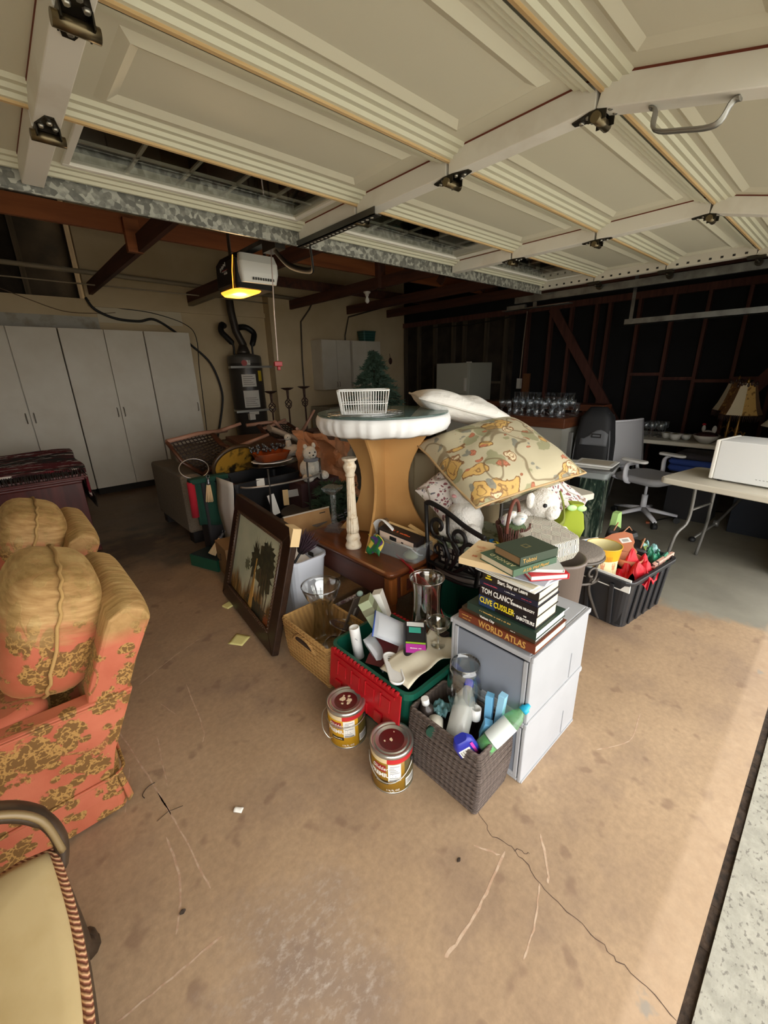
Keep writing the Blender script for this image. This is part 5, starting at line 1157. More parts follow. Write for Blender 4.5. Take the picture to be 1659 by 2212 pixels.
# stack on the iron chair
sk_ = thing('cassette_box', 'black box of boxed tapes on the iron chair seat', 'box', (1.89, 1.29, .472)); part('carton', B().box(-.17, -.16, 0, .17, .16, .12), P('tape_black', (26, 24, 24), .5), sk_, bevel=.003)
b = B(); random.seed(3)
for k in range(6):
    for j in range(3): b.box(-.1715, -.14 + k * .05, .02 + j * .034, -.17, -.14 + k * .05 + random.uniform(.02, .038), .02 + j * .034 + .022)
part('spine_print', b, P('faded_print', (176, 172, 164), .6), sk_)
tr = thing('printed_tray', 'pale green leaf-patterned tray lying on the black tape box', 'tray', (1.90, 1.28, .594), .1); part('tray', B().bin(.40, .36, .05, .94, .004, .02, .01, .01), P('leafy_print', (196, 204, 180), .6, var=(22, c(112, 128, 96), .5, .6)), tr)
cbx = thing('brown_bin', 'tall taupe plastic waste bin behind the book stack', 'bin', (1.98, .86, 0)); part('body', B().lathe([(.11, 0), (.115, .01), (.135, .60), (.142, .605), (.142, .62), (.13, .62), (.112, .02)], 32), P('taupe_plastic', (112, 100, 92), .45), cbx)
def zig():
    t = NT('basketweave_print'); ck = t.n('TexChecker', {'Scale': 22.0, 'Color1': (1, 1, 1, 1), 'Color2': (0, 0, 0, 1)}); t.set(ck, 'Vector', t.co('Object', (1, 1, 1), (0, 0, .75)))
    w1 = t.n('TexWave', {'Scale': 50.0, 'Distortion': .0}, bands_direction='X'); t.set(w1, 'Vector', t.co('Object', (1, 1, 1), (0, 0, .75))); w2 = t.n('TexWave', {'Scale': 50.0}, bands_direction='Y'); t.set(w2, 'Vector', t.co('Object', (1, 1, 1), (0, 0, .75)))
    f = t.mix(ck.outputs['Fac'], w1.outputs['Fac'], w2.outputs['Fac']); t.P(Base_Color=t.ramp(f, [(.30, c(40, 38, 36)), (.42, c(222, 216, 200))]), Roughness=.8); return t.m
zb2 = thing('patterned_gift_bag', 'cream bag with black basketweave print lying across the taupe bin', 'bag', (1.90, .93, .70), 0, None, (.16, -.05, -.35)); part('bag', B().loft([rr(.24, .27, -.05, .02), rr(.27, .30, .0, .03), rr(.25, .28, .075, .03)], True, True, False), zig(), zb2, bevel=.006)
part('tissue', B().grid(10, 6, lambda u, v: (-.17 - .03 * v, -.12 + .24 * u, -.05 + .03 * math.sin(u * 9) + .02 * v)), P('yellow_tissue', (226, 196, 30), .6), zb2, solid=.002); part('tissue', B().grid(6, 5, lambda u, v: (-.16 - .03 * v, .07 + .09 * u, -.045 + .02 * math.sin(u * 7))), P('blue_tissue', (30, 110, 170), .6), zb2, solid=.002)
# pillows
def floral(name, base, cols, scale, thr):
    t = NT(name); g = t.co('Object'); n1 = t.n('TexNoise', {'Scale': 6.0, 'Detail': 3}); t.set(n1, 'Vector', g); w = t.n('VectorMath', operation='MULTIPLY_ADD'); t.set(w, 0, n1.outputs['Color']); w.inputs[1].default_value = (.16, .16, .16); t.set(w, 2, g)
    b_ = base
    for k, (col, sc, th, rim) in enumerate(cols):
        v = t.n('TexVoronoi', {'Scale': sc, 'Randomness': .9}); mp = t.n('Mapping', {'Location': (k * 1.7, k * 2.3, 0), 'Rotation': (0, 0, k * .6), 'Scale': (1, 1 + .8 * (k % 2), 1)}); t.set(mp, 0, w.outputs[0]); t.set(v, 'Vector', mp)
        d = t.math('ADD', v.outputs['Distance'], t.math('MULTIPLY', t.math('SUBTRACT', t.noise(26, 3, g), .5), .22)); b_ = t.mix(t.math('MULTIPLY', t.ramp(d, [(th, 1.0), (th + .03, 0.0)]), .9), b_, col)
        if rim: b_ = t.mix(t.ramp(t.math('ABSOLUTE', t.math('SUBTRACT', d, th)), [(.012, 1.0), (.03, 0.0)]), b_, rim); b_ = t.mix(t.ramp(t.math('ABSOLUTE', t.math('SUBTRACT', d, th * .55)), [(.008, .8), (.025, 0.0)]), b_, rim)
    st_ = t.ramp(t.math('ABSOLUTE', t.math('SUBTRACT', t.noise(4.2, 1, g), .5)), [(.008, 1.0), (.02, 0.0)]); b_ = t.mix(t.math('MULTIPLY', st_, .7), b_, c(112, 92, 62))
    t.P(Base_Color=b_, Roughness=.8); t.bump(t.noise(7, 3, g), .35, .02); return t.m
def oriented(center, e1, e2):
    a = Vector(e1).normalized(); b2 = Vector(e2); b2 = (b2 - a * a.dot(b2)).normalized(); n = a.cross(b2); m = Matrix((a, b2, n)).transposed().to_4x4(); m.translation = Vector(center); return m
def pillow_thing(name, label, m4, w, h, t_, m, pipe=None, wob=.02, pinch=.05, seed=0):
    o = thing(name, label, 'pillow'); o.matrix_world = m4; part('cover', B().pillow(w, h, t_, 26, None, wob, pinch, seed), m, o)
    if pipe:
        loop = []
        for s in range(4):
            for f in range(14):
                f /= 14; x, y = [(2 * f - 1, -1), (1, 2 * f - 1), (1 - 2 * f, 1), (-1, 1 - 2 * f)][s]
                p = Vector((x * w / 2 * (1 - pinch * (1 - y * y)), y * h / 2 * (1 - pinch * (1 - x * x)), 0)); p += noise.noise_vector(p * 6 + Vector((seed, 0, 0))) * wob * .3; loop.append(tuple(p))
        part('piping', B().tube(loop, .0065, 6, closed=True), pipe, o)
    return o
M_fl = floral('sage_floral_linen', c(190, 180, 150), [(c(150, 148, 112), 6.5, .34, None), (c(206, 164, 88), 4.4, .33, c(124, 88, 54)), (c(226, 208, 170), 6.0, .20, c(140, 100, 66)), (c(196, 112, 84), 7.2, .16, c(150, 96, 66)), (c(128, 128, 116), 9.0, .2, None)], 1, 1)
pillow_thing('floral_pillow', 'big sage floral pillow with yellow blooms and corded edge on the pile', oriented((2.09, 1.34, 1.055), (.52, -.21, .095), (.21, .55, .215)), .70, .68, .30, M_fl, P('pillow_piping', (190, 160, 116), .8), .025, .03)
pillow_thing('white_pillow', 'plump white bed pillow lying between the round table and the floral pillow', oriented((2.27, 1.74, 1.305), (.47, -.36, -.17), (.55, .70, .02)), .66, .44, .18, P('white_ticking', (236, 232, 224), .85, bump=(24, .5, .02)), P('white_piping', (214, 208, 198), .8), .02, .03, 5)
bp = thing('upholstered_headboard', 'beige corduroy upholstered panel with corded seams behind the pedestal table', 'headboard', (2.12, 1.72, 0), .15); M_cord = P('beige_corduroy', (168, 152, 120), .9, bump=(30, .2, .006)); part('panel', B().box(-.07, -.36, 0, .07, .36, 1.02), M_cord, bp, bevel=.03, seg=4)
for y in (-.12, .02, .05, .22): part('corded_seam', B().tube([(-.072, y, .1), (-.074, y + .004, .5), (-.072, y, .99)], .006, 6), P('seam_cord', (150, 134, 102), .9), bp)
# plush and fabrics on the chair
def fur(name, rgb): return P(name, rgb, .95, bump=(90, .9, .012), sheen=.3)
M_fur = fur('white_plush', (232, 228, 220))
def plush(name, label, loc, parts, rz=0, eyes=(), m=None, extra=None):
    t = thing(name, label, 'plush toy', loc, rz)
    for nm, x, y, z, rx, ry, rz_ in parts:
        b = B().ell(x, y, z, rx, ry, rz_, 20, 14); b.v = [tuple(Vector(p) + noise.noise_vector(Vector(p) * 45) * .005) for p in b.v]; part(nm, b, m or M_fur, t)
    for x, y, z, r in eyes: part('eye', B().ell(x, y, z, r, r, r, 10, 8), M_ink, t)
    return t
bn = plush('plush_rabbit', 'white plush rabbit slumped under the left side of the floral pillow', (1.80, 1.33, .64), [('body', 0, 0, .10, .10, .11, .12), ('head', .02, .03, .25, .075, .08, .075), ('leg', -.06, -.10, .06, .05, .05, .06), ('leg', -.07, .07, .05, .05, .045, .05), ('ear', .04, .08, .33, .02, .03, .09)])
part('nose', B().ell(-.055, .035, .25, .012, .016, .01, 10, 6), P('pink_nose', (220, 160, 160), .7), bn); part('inner_ear', B().ell(.026, .075, .33, .012, .018, .06, 10, 6), MC['pink_nose'], bn)
cw = plush('plush_lamb', 'fluffy white plush lamb with dark eye and green ribbon on the right of the pile', (2.06, 1.04, .66), [('body', .02, .05, .09, .13, .12, .10), ('head', -.0, -.03, .19, .085, .085, .085), ('muzzle', -.03, -.10, .165, .045, .04, .04), ('leg', -.05, -.13, .03, .04, .06, .04), ('leg', .08, -.10, .03, .04, .05, .04), ('ear', -.08, .0, .22, .03, .02, .045)], 0, [(-.065, -.075, .205, .012)])
part('ribbon', B().tube(smooth_path([(-.09, -.06, .10), (-.03, -.12, .085), (.05, -.13, .10), (.1, -.10, .17), (.1, -.07, .25)], 6), .018, 8, flat=(.3, 1)), P('olive_ribbon', (112, 120, 36), .7), cw)
eb = thing('twig_basket', 'dark twig basket with arched handle holding painted eggs', 'basket', (1.83, 1.045, .645)); b = B(); random.seed(8)
for k in range(44):
    a = 2 * PI * k / 44; j = random.uniform(-.03, .03); b.tube([(.055 * math.cos(a + j), .055 * math.sin(a + j), 0), (.066 * math.cos(a), .066 * math.sin(a), .07), (.086 * math.cos(a - j), .086 * math.sin(a - j), .135 + random.uniform(0, .015))], .0042, 5)
part('twigs', b, P('dark_twig', (84, 48, 38), .8), eb, kind='stuff'); part('floor', B().lathe([(.055, 0), (.06, .006)], 20), MC['dark_twig'], eb); part('handle', B().tube([(.09 * q, .0 + .02 * q, .12 + .15 * w) for q, w in arc(0, 0, 1, 0, PI, 16)], .009, 7), P('twig_handle', (104, 54, 40), .8), eb); part('moss', B().ell(0, 0, .12, .075, .075, .03, 16, 8), P('moss', (86, 104, 70), .95, bump=(80, .8, .01)), eb)
for k, (x, y, lab) in enumerate(((-.035, .02, 'painted egg with lilac flowers at the left of the twig basket'), (.025, .03, 'white speckled egg at the back of the twig basket'), (-.005, -.035, 'pale blue flowered egg at the front of the twig basket'), (.055, -.01, 'cream painted egg at the right of the twig basket'))):
    tag(part('painted_egg', B().lathe([(.001, -.034), (.016, -.028), (.025, -.01), (.024, .008), (.015, .027), (.001, .036)], 18), P('egg%d' % k, (226, 226, 222), .4, var=(40 + 9 * k, c(*((170, 150, 190), (214, 190, 120), (150, 190, 206), (220, 200, 150))[k]), .55, .62)), None, Matrix.Translation((1.83 + x, 1.045 + y, .815)) @ T(rx=.5 * k, ry=.6)), lab, 'egg', 'painted eggs in the twig basket')
M_calico = floral('red_calico', c(226, 218, 212), [(c(126, 40, 52), 34.0, .30, None), (c(70, 70, 84), 30.0, .22, None), (c(150, 160, 130), 26.0, .16, None)], 1, 1)
pillow_thing('calico_cushion', 'small dark red and white calico cushion on the left under the floral pillow', oriented((1.865, 1.47, .85), (.55, -.3, .45), (.1, .5, .6)), .30, .34, .13, M_calico, None, .015, .04, 3); pillow_thing('calico_cushion', 'white and red sprigged calico cushion hanging over the right end of the pile', oriented((2.27, 1.06, .80), (.3, -.45, -.35), (.35, .35, .5)), .40, .36, .14, M_calico, None, .02, .05, 9)
gbg = thing('felt_bag', 'lime green felt pouch with a clear bow on the right of the pile', 'pouch', (2.20, .93, .65), 0, None, (.1, .15, -.55)); part('pouch', B().loft([rr(.17, .06, 0, .02), rr(.18, .08, .06, .03), rr(.12, .06, .14, .025), rr(.05, .035, .175, .014), rr(.09, .05, .20, .02)], True, True, True), P('lime_felt', (136, 150, 36), .9), gbg); part('bow', B().ell(-.03, -.02, .175, .03, .012, .018, 12, 8).ell(.03, -.02, .175, .03, .012, .018, 12, 8), P('mint_bow', (178, 220, 150), .5), gbg)
# ------------------------------------------------------------------ left pile behind the painting
M_tweed = P('taupe_tweed', (128, 116, 100), .95, var=(140, c(108, 98, 84), .4, .6), bump=(200, .3, .003))
sf = thing('sofa', 'taupe tweed sofa end with dark feet under the upturned cane chair', 'sofa', (2.1, 4.5, 0))
part('base', B().box(-.88, -.48, .11, .88, .48, .40), M_tweed, sf, bevel=.02)
for sx in (-1, 1): part('arm', B().box(sx * .9 - .11, -.5, .11, sx * .9 + .11, .5, .68), M_tweed, sf, bevel=.03, seg=3)
part('backrest', B().box(-.8, .3, .4, .8, .5, .82), M_tweed, sf, bevel=.03)
for k in range(2): part('seat_cushion', B().box(-.78 + k * .79, -.46, .40, -.01 + k * .79, .3, .52), M_tweed, sf, bevel=.03)
for sx in (-1, 1):
    for sy in (-1, 1): part('foot', B().box(sx * .92 - .06, sy * .42 - .06, 0, sx * .92 + .06, sy * .42 + .06, .11), P('dark_foot', (30, 26, 24), .6), sf)
# upturned cane back chair: built directly from its frame corners
M_cw = wood('cane_chair_wood', c(96, 60, 42), c(58, 34, 24), 5, 'X', .35); M_cane = P('woven_cane', (46, 34, 28), .6); M_cwl = P('worn_chair_wood', (146, 108, 88), .5)
def cane_chair(label, a, b_, cc_, d, legs, seat):
    """a,b crest ends; cc_,d back-foot side ends of the two stiles"""
    t = thing('cane_chair', label, 'chair', tuple((Vector(a) + Vector(d)) / 2)); O = -(Vector(a) + Vector(d)) / 2
    a, b_, cc_, d = [Vector(p) + O for p in (a, b_, cc_, d)]; L = lambda p, q, u: p + (q - p) * u
    part('crest_rail', B().tube([a, L(a, b_, .5) + Vector((-.03, 0, -.03)), b_], .026, 8, flat=(1.2, .7)), M_cw, t)
    part('stile', B().tube([a, L(a, cc_, .5) + Vector((0, 0, .02)), cc_], .021, 8), M_cwl, t); part('stile', B().tube([b_, L(b_, d, .5) + Vector((0, 0, .01)), d], .021, 8), M_cw, t)
    e, f = L(a, cc_, .72), L(b_, d, .72); part('lower_rail', B().tube([e, L(e, f, .5) + Vector((-.02, 0, -.02)), f], .024, 8, flat=(1.4, .6)), M_cw, t)
    b = B(); n = 10
    for k in range(n + 1):
        u = .06 + .62 * k / n; p, q = L(a, cc_, u), L(b_, d, u); m = L(p, q, .5) + Vector((-.025, 0, -.025)); b.tube([p, m, q], .0065, 4)
    for k in range(n + 1):
        u = .05 + .9 * k / n; s = 4 * u * (1 - u); o = Vector((-.025, 0, -.025)) * s; b.tube([L(a, b_, u) + o, L(e, f, u) + o], .0065, 4)
    part('cane_panel', b, M_cane, t)
    for p, q in legs: part('leg', B().tube([Vector(p) + O, Vector(q) + O], [.022, .016], 8), M_cwl, t)
    if seat: part('seat', B().add([tuple(Vector(p) + O) for p in seat], [(0, 1, 2, 3)]), M_cw, t, solid=.04)
    return t
cane_chair('dark wooden cane back chair lying upside down on the sofa arm', (1.06, 4.1, .99), (1.30, 4.0, .66), (1.72, 4.35, 1.0), (1.78, 4.0, .90), [((1.62, 4.33, 1.0), (1.86, 4.3, 1.06)), ((1.7, 4.0, .88), (2.0, 3.98, .96)), ((2.2, 4.5, .95), (2.5, 4.5, 1.03))], [(1.7, 4.36, .92), (1.76, 4.0, .84), (2.2, 4.05, .82), (2.15, 4.4, .90)])
cane_chair('second dark wooden chair tipped over on the sofa below the water heater', (2.55, 4.55, .98), (2.75, 4.2, .82), (2.05, 4.6, 1.0), (2.0, 4.25, .85), [((2.4, 4.4, .9), (2.2, 4.2, 1.06)), ((2.6, 4.4, .9), (2.35, 4.0, .98)), ((2.7, 4.5, .85), (2.85, 4.4, 1.12))], [(2.1, 4.5, .80), (2.05, 4.2, .74), (2.5, 4.2, .72), (2.55, 4.5, .78)])
tag(part('cushion_roll', B().loft([[(2.1 + .45 * u, 4.15 + .06 * math.cos(q * PI / 6), 1.0 - .22 * u + .035 * math.sin(q * PI / 6)) for q in range(12)] for u in (0, .5, 1)], True, True, True), P('beige_roll', (150, 134, 116), .9)), 'beige padded strip across the tipped chairs', 'cushion')
# christmas boxes
gx = thing('felt_tree_skirt', 'dark green felt skirt with red edging hanging beside the sofa', 'cloth', (1.18, 3.52, .0))
part('felt', B().grid(16, 8, lambda u, v: (-.13 + .27 * u, .02 * math.sin(u * 9) + .03 * u, .34 + .40 * v - .06 * u * (1 - v))), P('green_felt', (16, 58, 44), .95), gx, solid=.02)
part('red_panel', B().grid(8, 8, lambda u, v: (.10 + .13 * u, -.05 + .02 * math.sin(u * 5), .33 + .36 * v - .06 * u)), P('red_felt', (158, 18, 36), .95), gx, solid=.015); part('red_roll', B().cyl((-.155, 0, .42), (-.15, 0, .72), .03, None, 12), MC['red_felt'], gx)
part('top_fold', B().box(-.16, -.03, .70, .16, .06, .745), MC['green_felt'], gx, bevel=.012)
gsb = thing('cardboard_carton', 'tan carton with a handwritten mark at the foot of the painting', 'box', (1.22, 3.15, 0), -.1); part('carton', B().box(-.16, -.14, 0, .16, .14, .26), P('kraft_card', (140, 108, 70), .8), gsb, bevel=.003); text('lettering', 'S', .1, M_ink, gsb, face((-.161, .04, .14), (0, -1, 0), (0, 0, 1)), shear=.3)
stn = thing('skirt_stand', 'dark crate holding up the green felt skirt', 'crate', (1.24, 3.62, 0)); part('crate', B().bin(.26, .2, .70, .95, .006, .02, .0), P('crate_dark', (30, 28, 30), .7), stn)
gf = thing('glass_sheet', 'green folder flap jutting from the floor by the carton', 'folder', (1.12, 3.44, .0), 0, None, (.0, 0, .35)); part('flap', B().box(-.14, -.16, .09, .16, .16, .105), P('navy_green', (26, 44, 50), .3), gf, bevel=.003); part('edge', B().box(-.145, -.165, .0, -.125, .165, .10), P('teal_green', (24, 84, 66), .3), gf); part('red_ribbon', B().grid(8, 3, lambda u, v: (.0 + .1 * u, -.1 + .03 * v, .112 + .01 * math.sin(u * 8))), MC['red_felt'], gf, solid=.004); gf.name = 'green_folder'
def tassel(label, loc, tilt, hold):
    t = thing('tassel', label, 'tassel', loc, 0, 'cream tassels', tilt); part('cap', B().lathe([(.006, .0), (.014, -.012), (.01, -.028), (.018, -.04), (.016, -.055)], 14), P('pewter', (104, 104, 108), .3, metal=.7), t); part('ring', B().tube([(.014 * math.cos(q), 0, .014 + .014 * math.sin(q)) for q in [k * PI / 6 for k in range(12)]], .003, 5, closed=True), MC['pewter'], t)
    b = B()
    for k in range(26):
        a = k * 2.4; r = .014 * math.sqrt(k / 26); b.tube([(r * math.cos(a), r * math.sin(a), -.05), (2.0 * r * math.cos(a), 2.0 * r * math.sin(a), -.15), (2.4 * r * math.cos(a), 2.4 * r * math.sin(a), -.20)], .0035, 4)
    part('fringe', b, P('cream_fringe', (222, 194, 150), .85), t, kind='stuff'); return t
tassel('cream tassel hanging straight in front of the green felt skirt', (1.16, 3.475, .74), (0, .08, 0), 1); tassel('cream tassel splayed on the folder at the foot of the sofa', (1.17, 3.36, .28), (.0, .75, .3), 1)
wh_ = thing('wire_hoop', 'thin steel hoop hanging at the cane chair crest', 'hoop', (1.12, 3.66, .80)); part('ring', B().tube([(.12 * math.cos(q), .05 * math.sin(q), .075 * math.sin(q)) for q in [k * PI / 16 for k in range(32)]], .005, 6, closed=True), P('hoop_steel', (150, 150, 150), .3, metal=.7), wh_)
# black bin, platters, picture
bc = thing('black_crate', 'large black plastic crate behind the painting with a white lining', 'crate', (1.55, 3.40, 0), .05); part('body', B().bin(.62, .42, .72, .86, .006, .03, .012, .03), P('crate_black', (24, 24, 26), .45), bc); part('lining', B().grid(12, 4, lambda u, v: (-.335 + .012 * math.sin(u * 8), -.22 + .3 * v, .1 + .64 * u)), P('lining_white', (206, 200, 190), .7), bc, solid=.004)
yp = thing('round_picture', 'round dark picture with a yellow and black tree scene leaning on the crate', 'picture', (1.47, 3.62, .80), 0, None, (.35, -.1, .15)); part('frame', B().tube([(.22 * math.cos(q), 0, .16 * math.sin(q)) for q in [k * PI / 16 for k in range(32)]], .018, 8, closed=True), P('dark_rim', (56, 40, 22), .4), yp); part('canvas', B().prism([(.22 * math.cos(k * PI / 16), .16 * math.sin(k * PI / 16)) for k in range(32)], -.004, .004, Matrix(((1, 0, 0, 0), (0, 0, -1, 0), (0, 1, 0, 0), (0, 0, 0, 1)))), P('amber_scene', (160, 118, 40), .4, var=(8, c(34, 28, 16), .5, .6)), yp)
ov = thing('oval_platter', 'dark oval platter under the orange dish behind the painting', 'platter', (1.72, 3.42, .745)); part('dish', B().loft([ring(.10, 0, 32, 0, 0, .08), ring(.20, .03, 32, 0, 0, .15), ring(.27, .045, 32, 0, 0, .2), ring(.26, .05, 32, 0, 0, .19), ring(.1, .012, 32, 0, 0, .08)], True, True, True), P('dark_glaze', (40, 34, 28), .25), ov)
fp = thing('frilled_plate', 'white plate with frilled rim on the dark oval platter', 'plate', (1.73, 3.42, .792)); part('plate', B().loft([[(r * (1 + .03 * math.sin(k * PI / 2 * 1.0)) * math.cos(2 * PI * k / 48), .8 * r * (1 + .03 * math.sin(k * PI / 2)) * math.sin(2 * PI * k / 48), z) for k in range(48)] for r, z in ((.10, 0), (.19, .02), (.185, .024), (.1, .006))], True, True, True), M_white, fp)
od = thing('orange_dish', 'glossy rust orange rectangular dish stacked on the frilled plate', 'dish', (1.72, 3.42, .815), .1); part('dish', B().loft([rr(.24, .16, 0, .03), rr(.30, .22, .07, .04), rr(.31, .23, .075, .04), rr(.29, .21, .07, .04), rr(.23, .15, .01, .03)], True, True, True), P('rust_glaze', (140, 62, 24), .22), od)
jw = thing('silver_garland', 'clump of silver beads lying over the orange dish', 'garland', (1.72, 3.5, .89)); b = B(); random.seed(2)
for k in range(60): b.ell(random.uniform(-.16, .16), random.uniform(-.07, .07), random.uniform(0, .05), .012, .012, .012, 7, 5)
part('beads', b, P('bead_silver', (96, 100, 104), .25, metal=.6), jw, kind='stuff')
ws = thing('half_round_stand', 'half round dark wire stand in front of the black crate', 'wire stand', (1.60, 3.02, 0)); M_wire = P('dark_stand_wire', (66, 62, 58), .4, metal=.5)
part('hoop', B().tube([(.36 * math.cos(q), -.14 * math.sin(q), .73) for q in [k * PI / 20 for k in range(21)]], .008, 7), P('hoop_pale', (150, 142, 132), .35, metal=.5), ws)
for q in (.35, 1.1, 2.1): part('leg', B().tube([(.36 * math.cos(q) * 1.0, -.14 * math.sin(q), .86), (.36 * math.cos(q), -.14 * math.sin(q), .73), (.40 * math.cos(q), -.10 * math.sin(q), 0)], .008, 7), M_wire, ws)
for label, x, y, z, w, h, ry, col in (('white price card clipped on the black crate', 1.47, 3.165, .66, .07, .07, .1, M_paper2), ('long white receipt hanging in the dark crate', 1.50, 2.99, .455, .06, .17, -.15, M_paper2), ('small tan paperback standing behind the painting', 1.61, 3.02, .50, .05, .13, .1, P('tan_paper', (200, 170, 120), .7)), ('pale grey booklet near the tan paperback', 1.70, 3.05, .55, .12, .06, .05, P('grey_book', (150, 146, 140), .6))):
    tag(part('paper_card', B().box(-w / 2, -.003, 0, w / 2, .003, h), col, None, T(x, y, z, rx=-.2, ry=ry)), label, 'paper')
sb_ = thing('magazine_pile', 'heap of grey boards and albums behind the painting', 'boards', (1.66, 2.80, 0)); random.seed(4)
part('carton', B().box(-.28, -.2, 0, .26, .22, .40), P('grey_carton', (88, 84, 82), .8), sb_, bevel=.004)
part('round_board', B().prism([(.24 * math.cos(k * PI / 20), .2 + .22 * math.sin(k * PI / 20)) for k in range(40)], .43, .445, T(.12, -.05, 0)), P('slate_disc', (70, 70, 70), .5), sb_)
for k, (x, y, z, rz, col) in enumerate(((-.1, -.02, .405, .2, (120, 112, 112)), (.05, .0, .413, -.1, (98, 96, 98)), (.08, -.08, .450, .3, (126, 124, 124)))): part('board', B().box(-.22, -.15, 0, .22, .15, .007), P('board%d' % k, col, .6), sb_, T(x, y, z, rz=rz))
kb = thing('kraft_backed_frame', 'kraft paper backed frame standing behind the white bin', 'frame', (1.53, 2.48, 0), 0, None, (-.2, 0, -.08)); part('panel', B().box(-.19, -.012, .0, .19, .0, .57), P('kraft_backing', (190, 146, 96), .8, var=(8, c(176, 130, 82), .4, .7)), kb, bevel=.002); part('edge', B().box(-.192, -.014, .565, .192, .004, .574), P('panel_edge', (206, 196, 180), .6), kb); part('hanger_slot', B().box(.1, -.0135, .535, .15, -.012, .542), M_ink, kb)
fd_ = thing('feather_duster', 'dark plum feather duster sticking up behind the painting corner', 'duster', (1.16, 2.06, .52), 0, None, (.5, .3, 0)); b = B(); random.seed(9)
for k in range(70):
    a = k * 2.4; r = .05 * math.sqrt(k / 70); b.tube([(r * .4 * math.cos(a), r * .4 * math.sin(a), .0), (r * math.cos(a), r * math.sin(a), .07), (r * 1.5 * math.cos(a), r * 1.5 * math.sin(a), .14 - random.uniform(0, .04))], [.004, .006, .001], 4)
part('feathers', b, P('plum_feather', (54, 34, 44), .8), fd_, kind='stuff'); part('handle', B().cyl((0, 0, .02), (.0, .0, -.25), .008, None, 8), M_ink, fd_)
# bear, goose, kraft bag, greenery
br = plush('plush_bear', 'sitting white plush bear with grey scarf behind the painting', (1.92, 3.08, .66), [('body', 0, .02, .09, .095, .085, .10), ('head', -.01, .0, .23, .062, .06, .062), ('ear', -.05, .0, .292, .02, .014, .024), ('ear', .035, .0, .292, .02, .014, .024), ('muzzle', -.018, -.052, .215, .028, .022, .022), ('leg', -.08, -.06, .03, .045, .06, .035), ('leg', .08, -.05, .03, .05, .06, .04), ('arm', -.07, -.04, .10, .03, .03, .055)], 0, [(-.04, -.052, .243, .007), (.01, -.056, .243, .007)], fur('ivory_plush', (206, 200, 186)))
part('nose', B().ell(-.02, -.074, .222, .009, .007, .007, 8, 6), M_ink, br); part('scarf', B().tube([(.052 * math.cos(q), .05 * math.sin(q), .175) for q in [k * PI / 8 for k in range(16)]], .016, 8, closed=True), P('grey_scarf', (120, 122, 128), .9), br)
bx = thing('bear_crate', 'dark carton under the plush bear', 'box', (1.95, 3.15, 0)); part('carton', B().box(-.2, -.15, 0, .2, .18, .655), P('dark_maroon_card', (52, 24, 24), .8), bx, bevel=.004)
plush('plush_goose', 'small white plush goose with grey scarf on the far crate', (2.03, 3.62, .78), [('body', .02, .0, .05, .10, .07, .06), ('neck', -.02, -.01, .12, .028, .028, .07), ('head', -.025, -.015, .185, .035, .03, .03)], 0, [(-.04, -.043, .19, .005)], MC['ivory_plush'])
gx2 = thing('goose_box', 'brown carton under the plush goose', 'box', (2.06, 3.66, 0)); part('carton', B().box(-.16, -.13, 0, .16, .13, .775), P('brown_card2', (70, 46, 36), .8), gx2, bevel=.004)
kbg = thing('kraft_sheet', 'crumpled brown kraft paper draped behind the plush bear', 'paper', (2.18, 3.22, .40)); 
def kf(u, v):
    x = -.30 + .62 * u; z = .60 * v + .02 - .15 * (u - .5) - .1 * abs(u - .3); y = .12 * (v - .5) + .06 * math.sin(u * 11 + v * 4)
    n = noise.noise_vector(Vector((u * 4, v * 4, 2))) * .07 + noise.noise_vector(Vector((u * 11, v * 9, 5))) * .025
    return (x + n.x, y + n.y * 1.3, z + n.z)
part('sheet', B().grid(34, 28, kf, False), P('brown_kraft', (150, 100, 64), .75), kbg, solid=.003)
kc = thing('kraft_box', 'low dark carton behind the kraft paper', 'box', (2.25, 3.5, 0)); part('carton', B().box(-.25, -.12, 0, .25, .15, .62), P('dark_box3', (48, 38, 34), .8), kc, bevel=.004)
def conifer(name, label, loc, tiers, m, seed, h, stand=True, twig=26):
    t = thing(name, label, 'artificial tree', loc); random.seed(seed); b = B(); br_ = B()
    for (z, r, n) in tiers:
        for k in range(n):
            a = 2 * PI * k / n + random.uniform(-.25, .25); tip = Vector((r * math.cos(a), r * math.sin(a), z - .05 + random.uniform(-.04, .06))); root = Vector((0, 0, z + .03)); br_.tube([tuple(root), tuple(tip)], .004, 4)
            for q in range(twig):
                u = .2 + .8 * q / twig; p = root + (tip - root) * u; d = Vector((random.uniform(-1, 1), random.uniform(-1, 1), random.uniform(-.4, .9))).normalized() * (.045 + .03 * random.random()); d += (tip - root).normalized() * .03
                s = d.cross(Vector((0, 0, 1))).normalized() * .011; b.add([tuple(p - s), tuple(p + s), tuple(p + d)], [(0, 1, 2)]); s2 = d.cross(s).normalized() * .011; b.add([tuple(p - s2), tuple(p + s2), tuple(p + d * .9)], [(0, 1, 2)])
    part('needles', b, m, t, kind='stuff'); part('branches', br_, P('branch_brown', (62, 50, 38), .9), t)
    if stand: part('trunk', B().cyl((0, 0, 0), (0, 0, h), .02, .008, 10), MC['branch_brown'], t); part('stand', B().box(-.25, -.02, 0, .25, .02, .03).box(-.02, -.25, 0, .02, .25, .03), MC['branch_brown'], t)
    return t
M_ndl = P('blue_green_needle', (74, 100, 82), .8); M_ndd = P('dark_green_needle', (48, 68, 46), .8)
conifer('artificial_tree', 'small blue-green artificial fir standing behind the round table', (4.35, 5.0, 0), [(1.80, .05, 6), (1.74, .09, 8), (1.66, .14, 10), (1.58, .19, 12), (1.49, .24, 14), (1.40, .29, 15), (1.30, .34, 16), (1.20, .39, 17), (1.10, .44, 18), (.98, .50, 18)], M_ndl, 21, 1.85, True, 60)
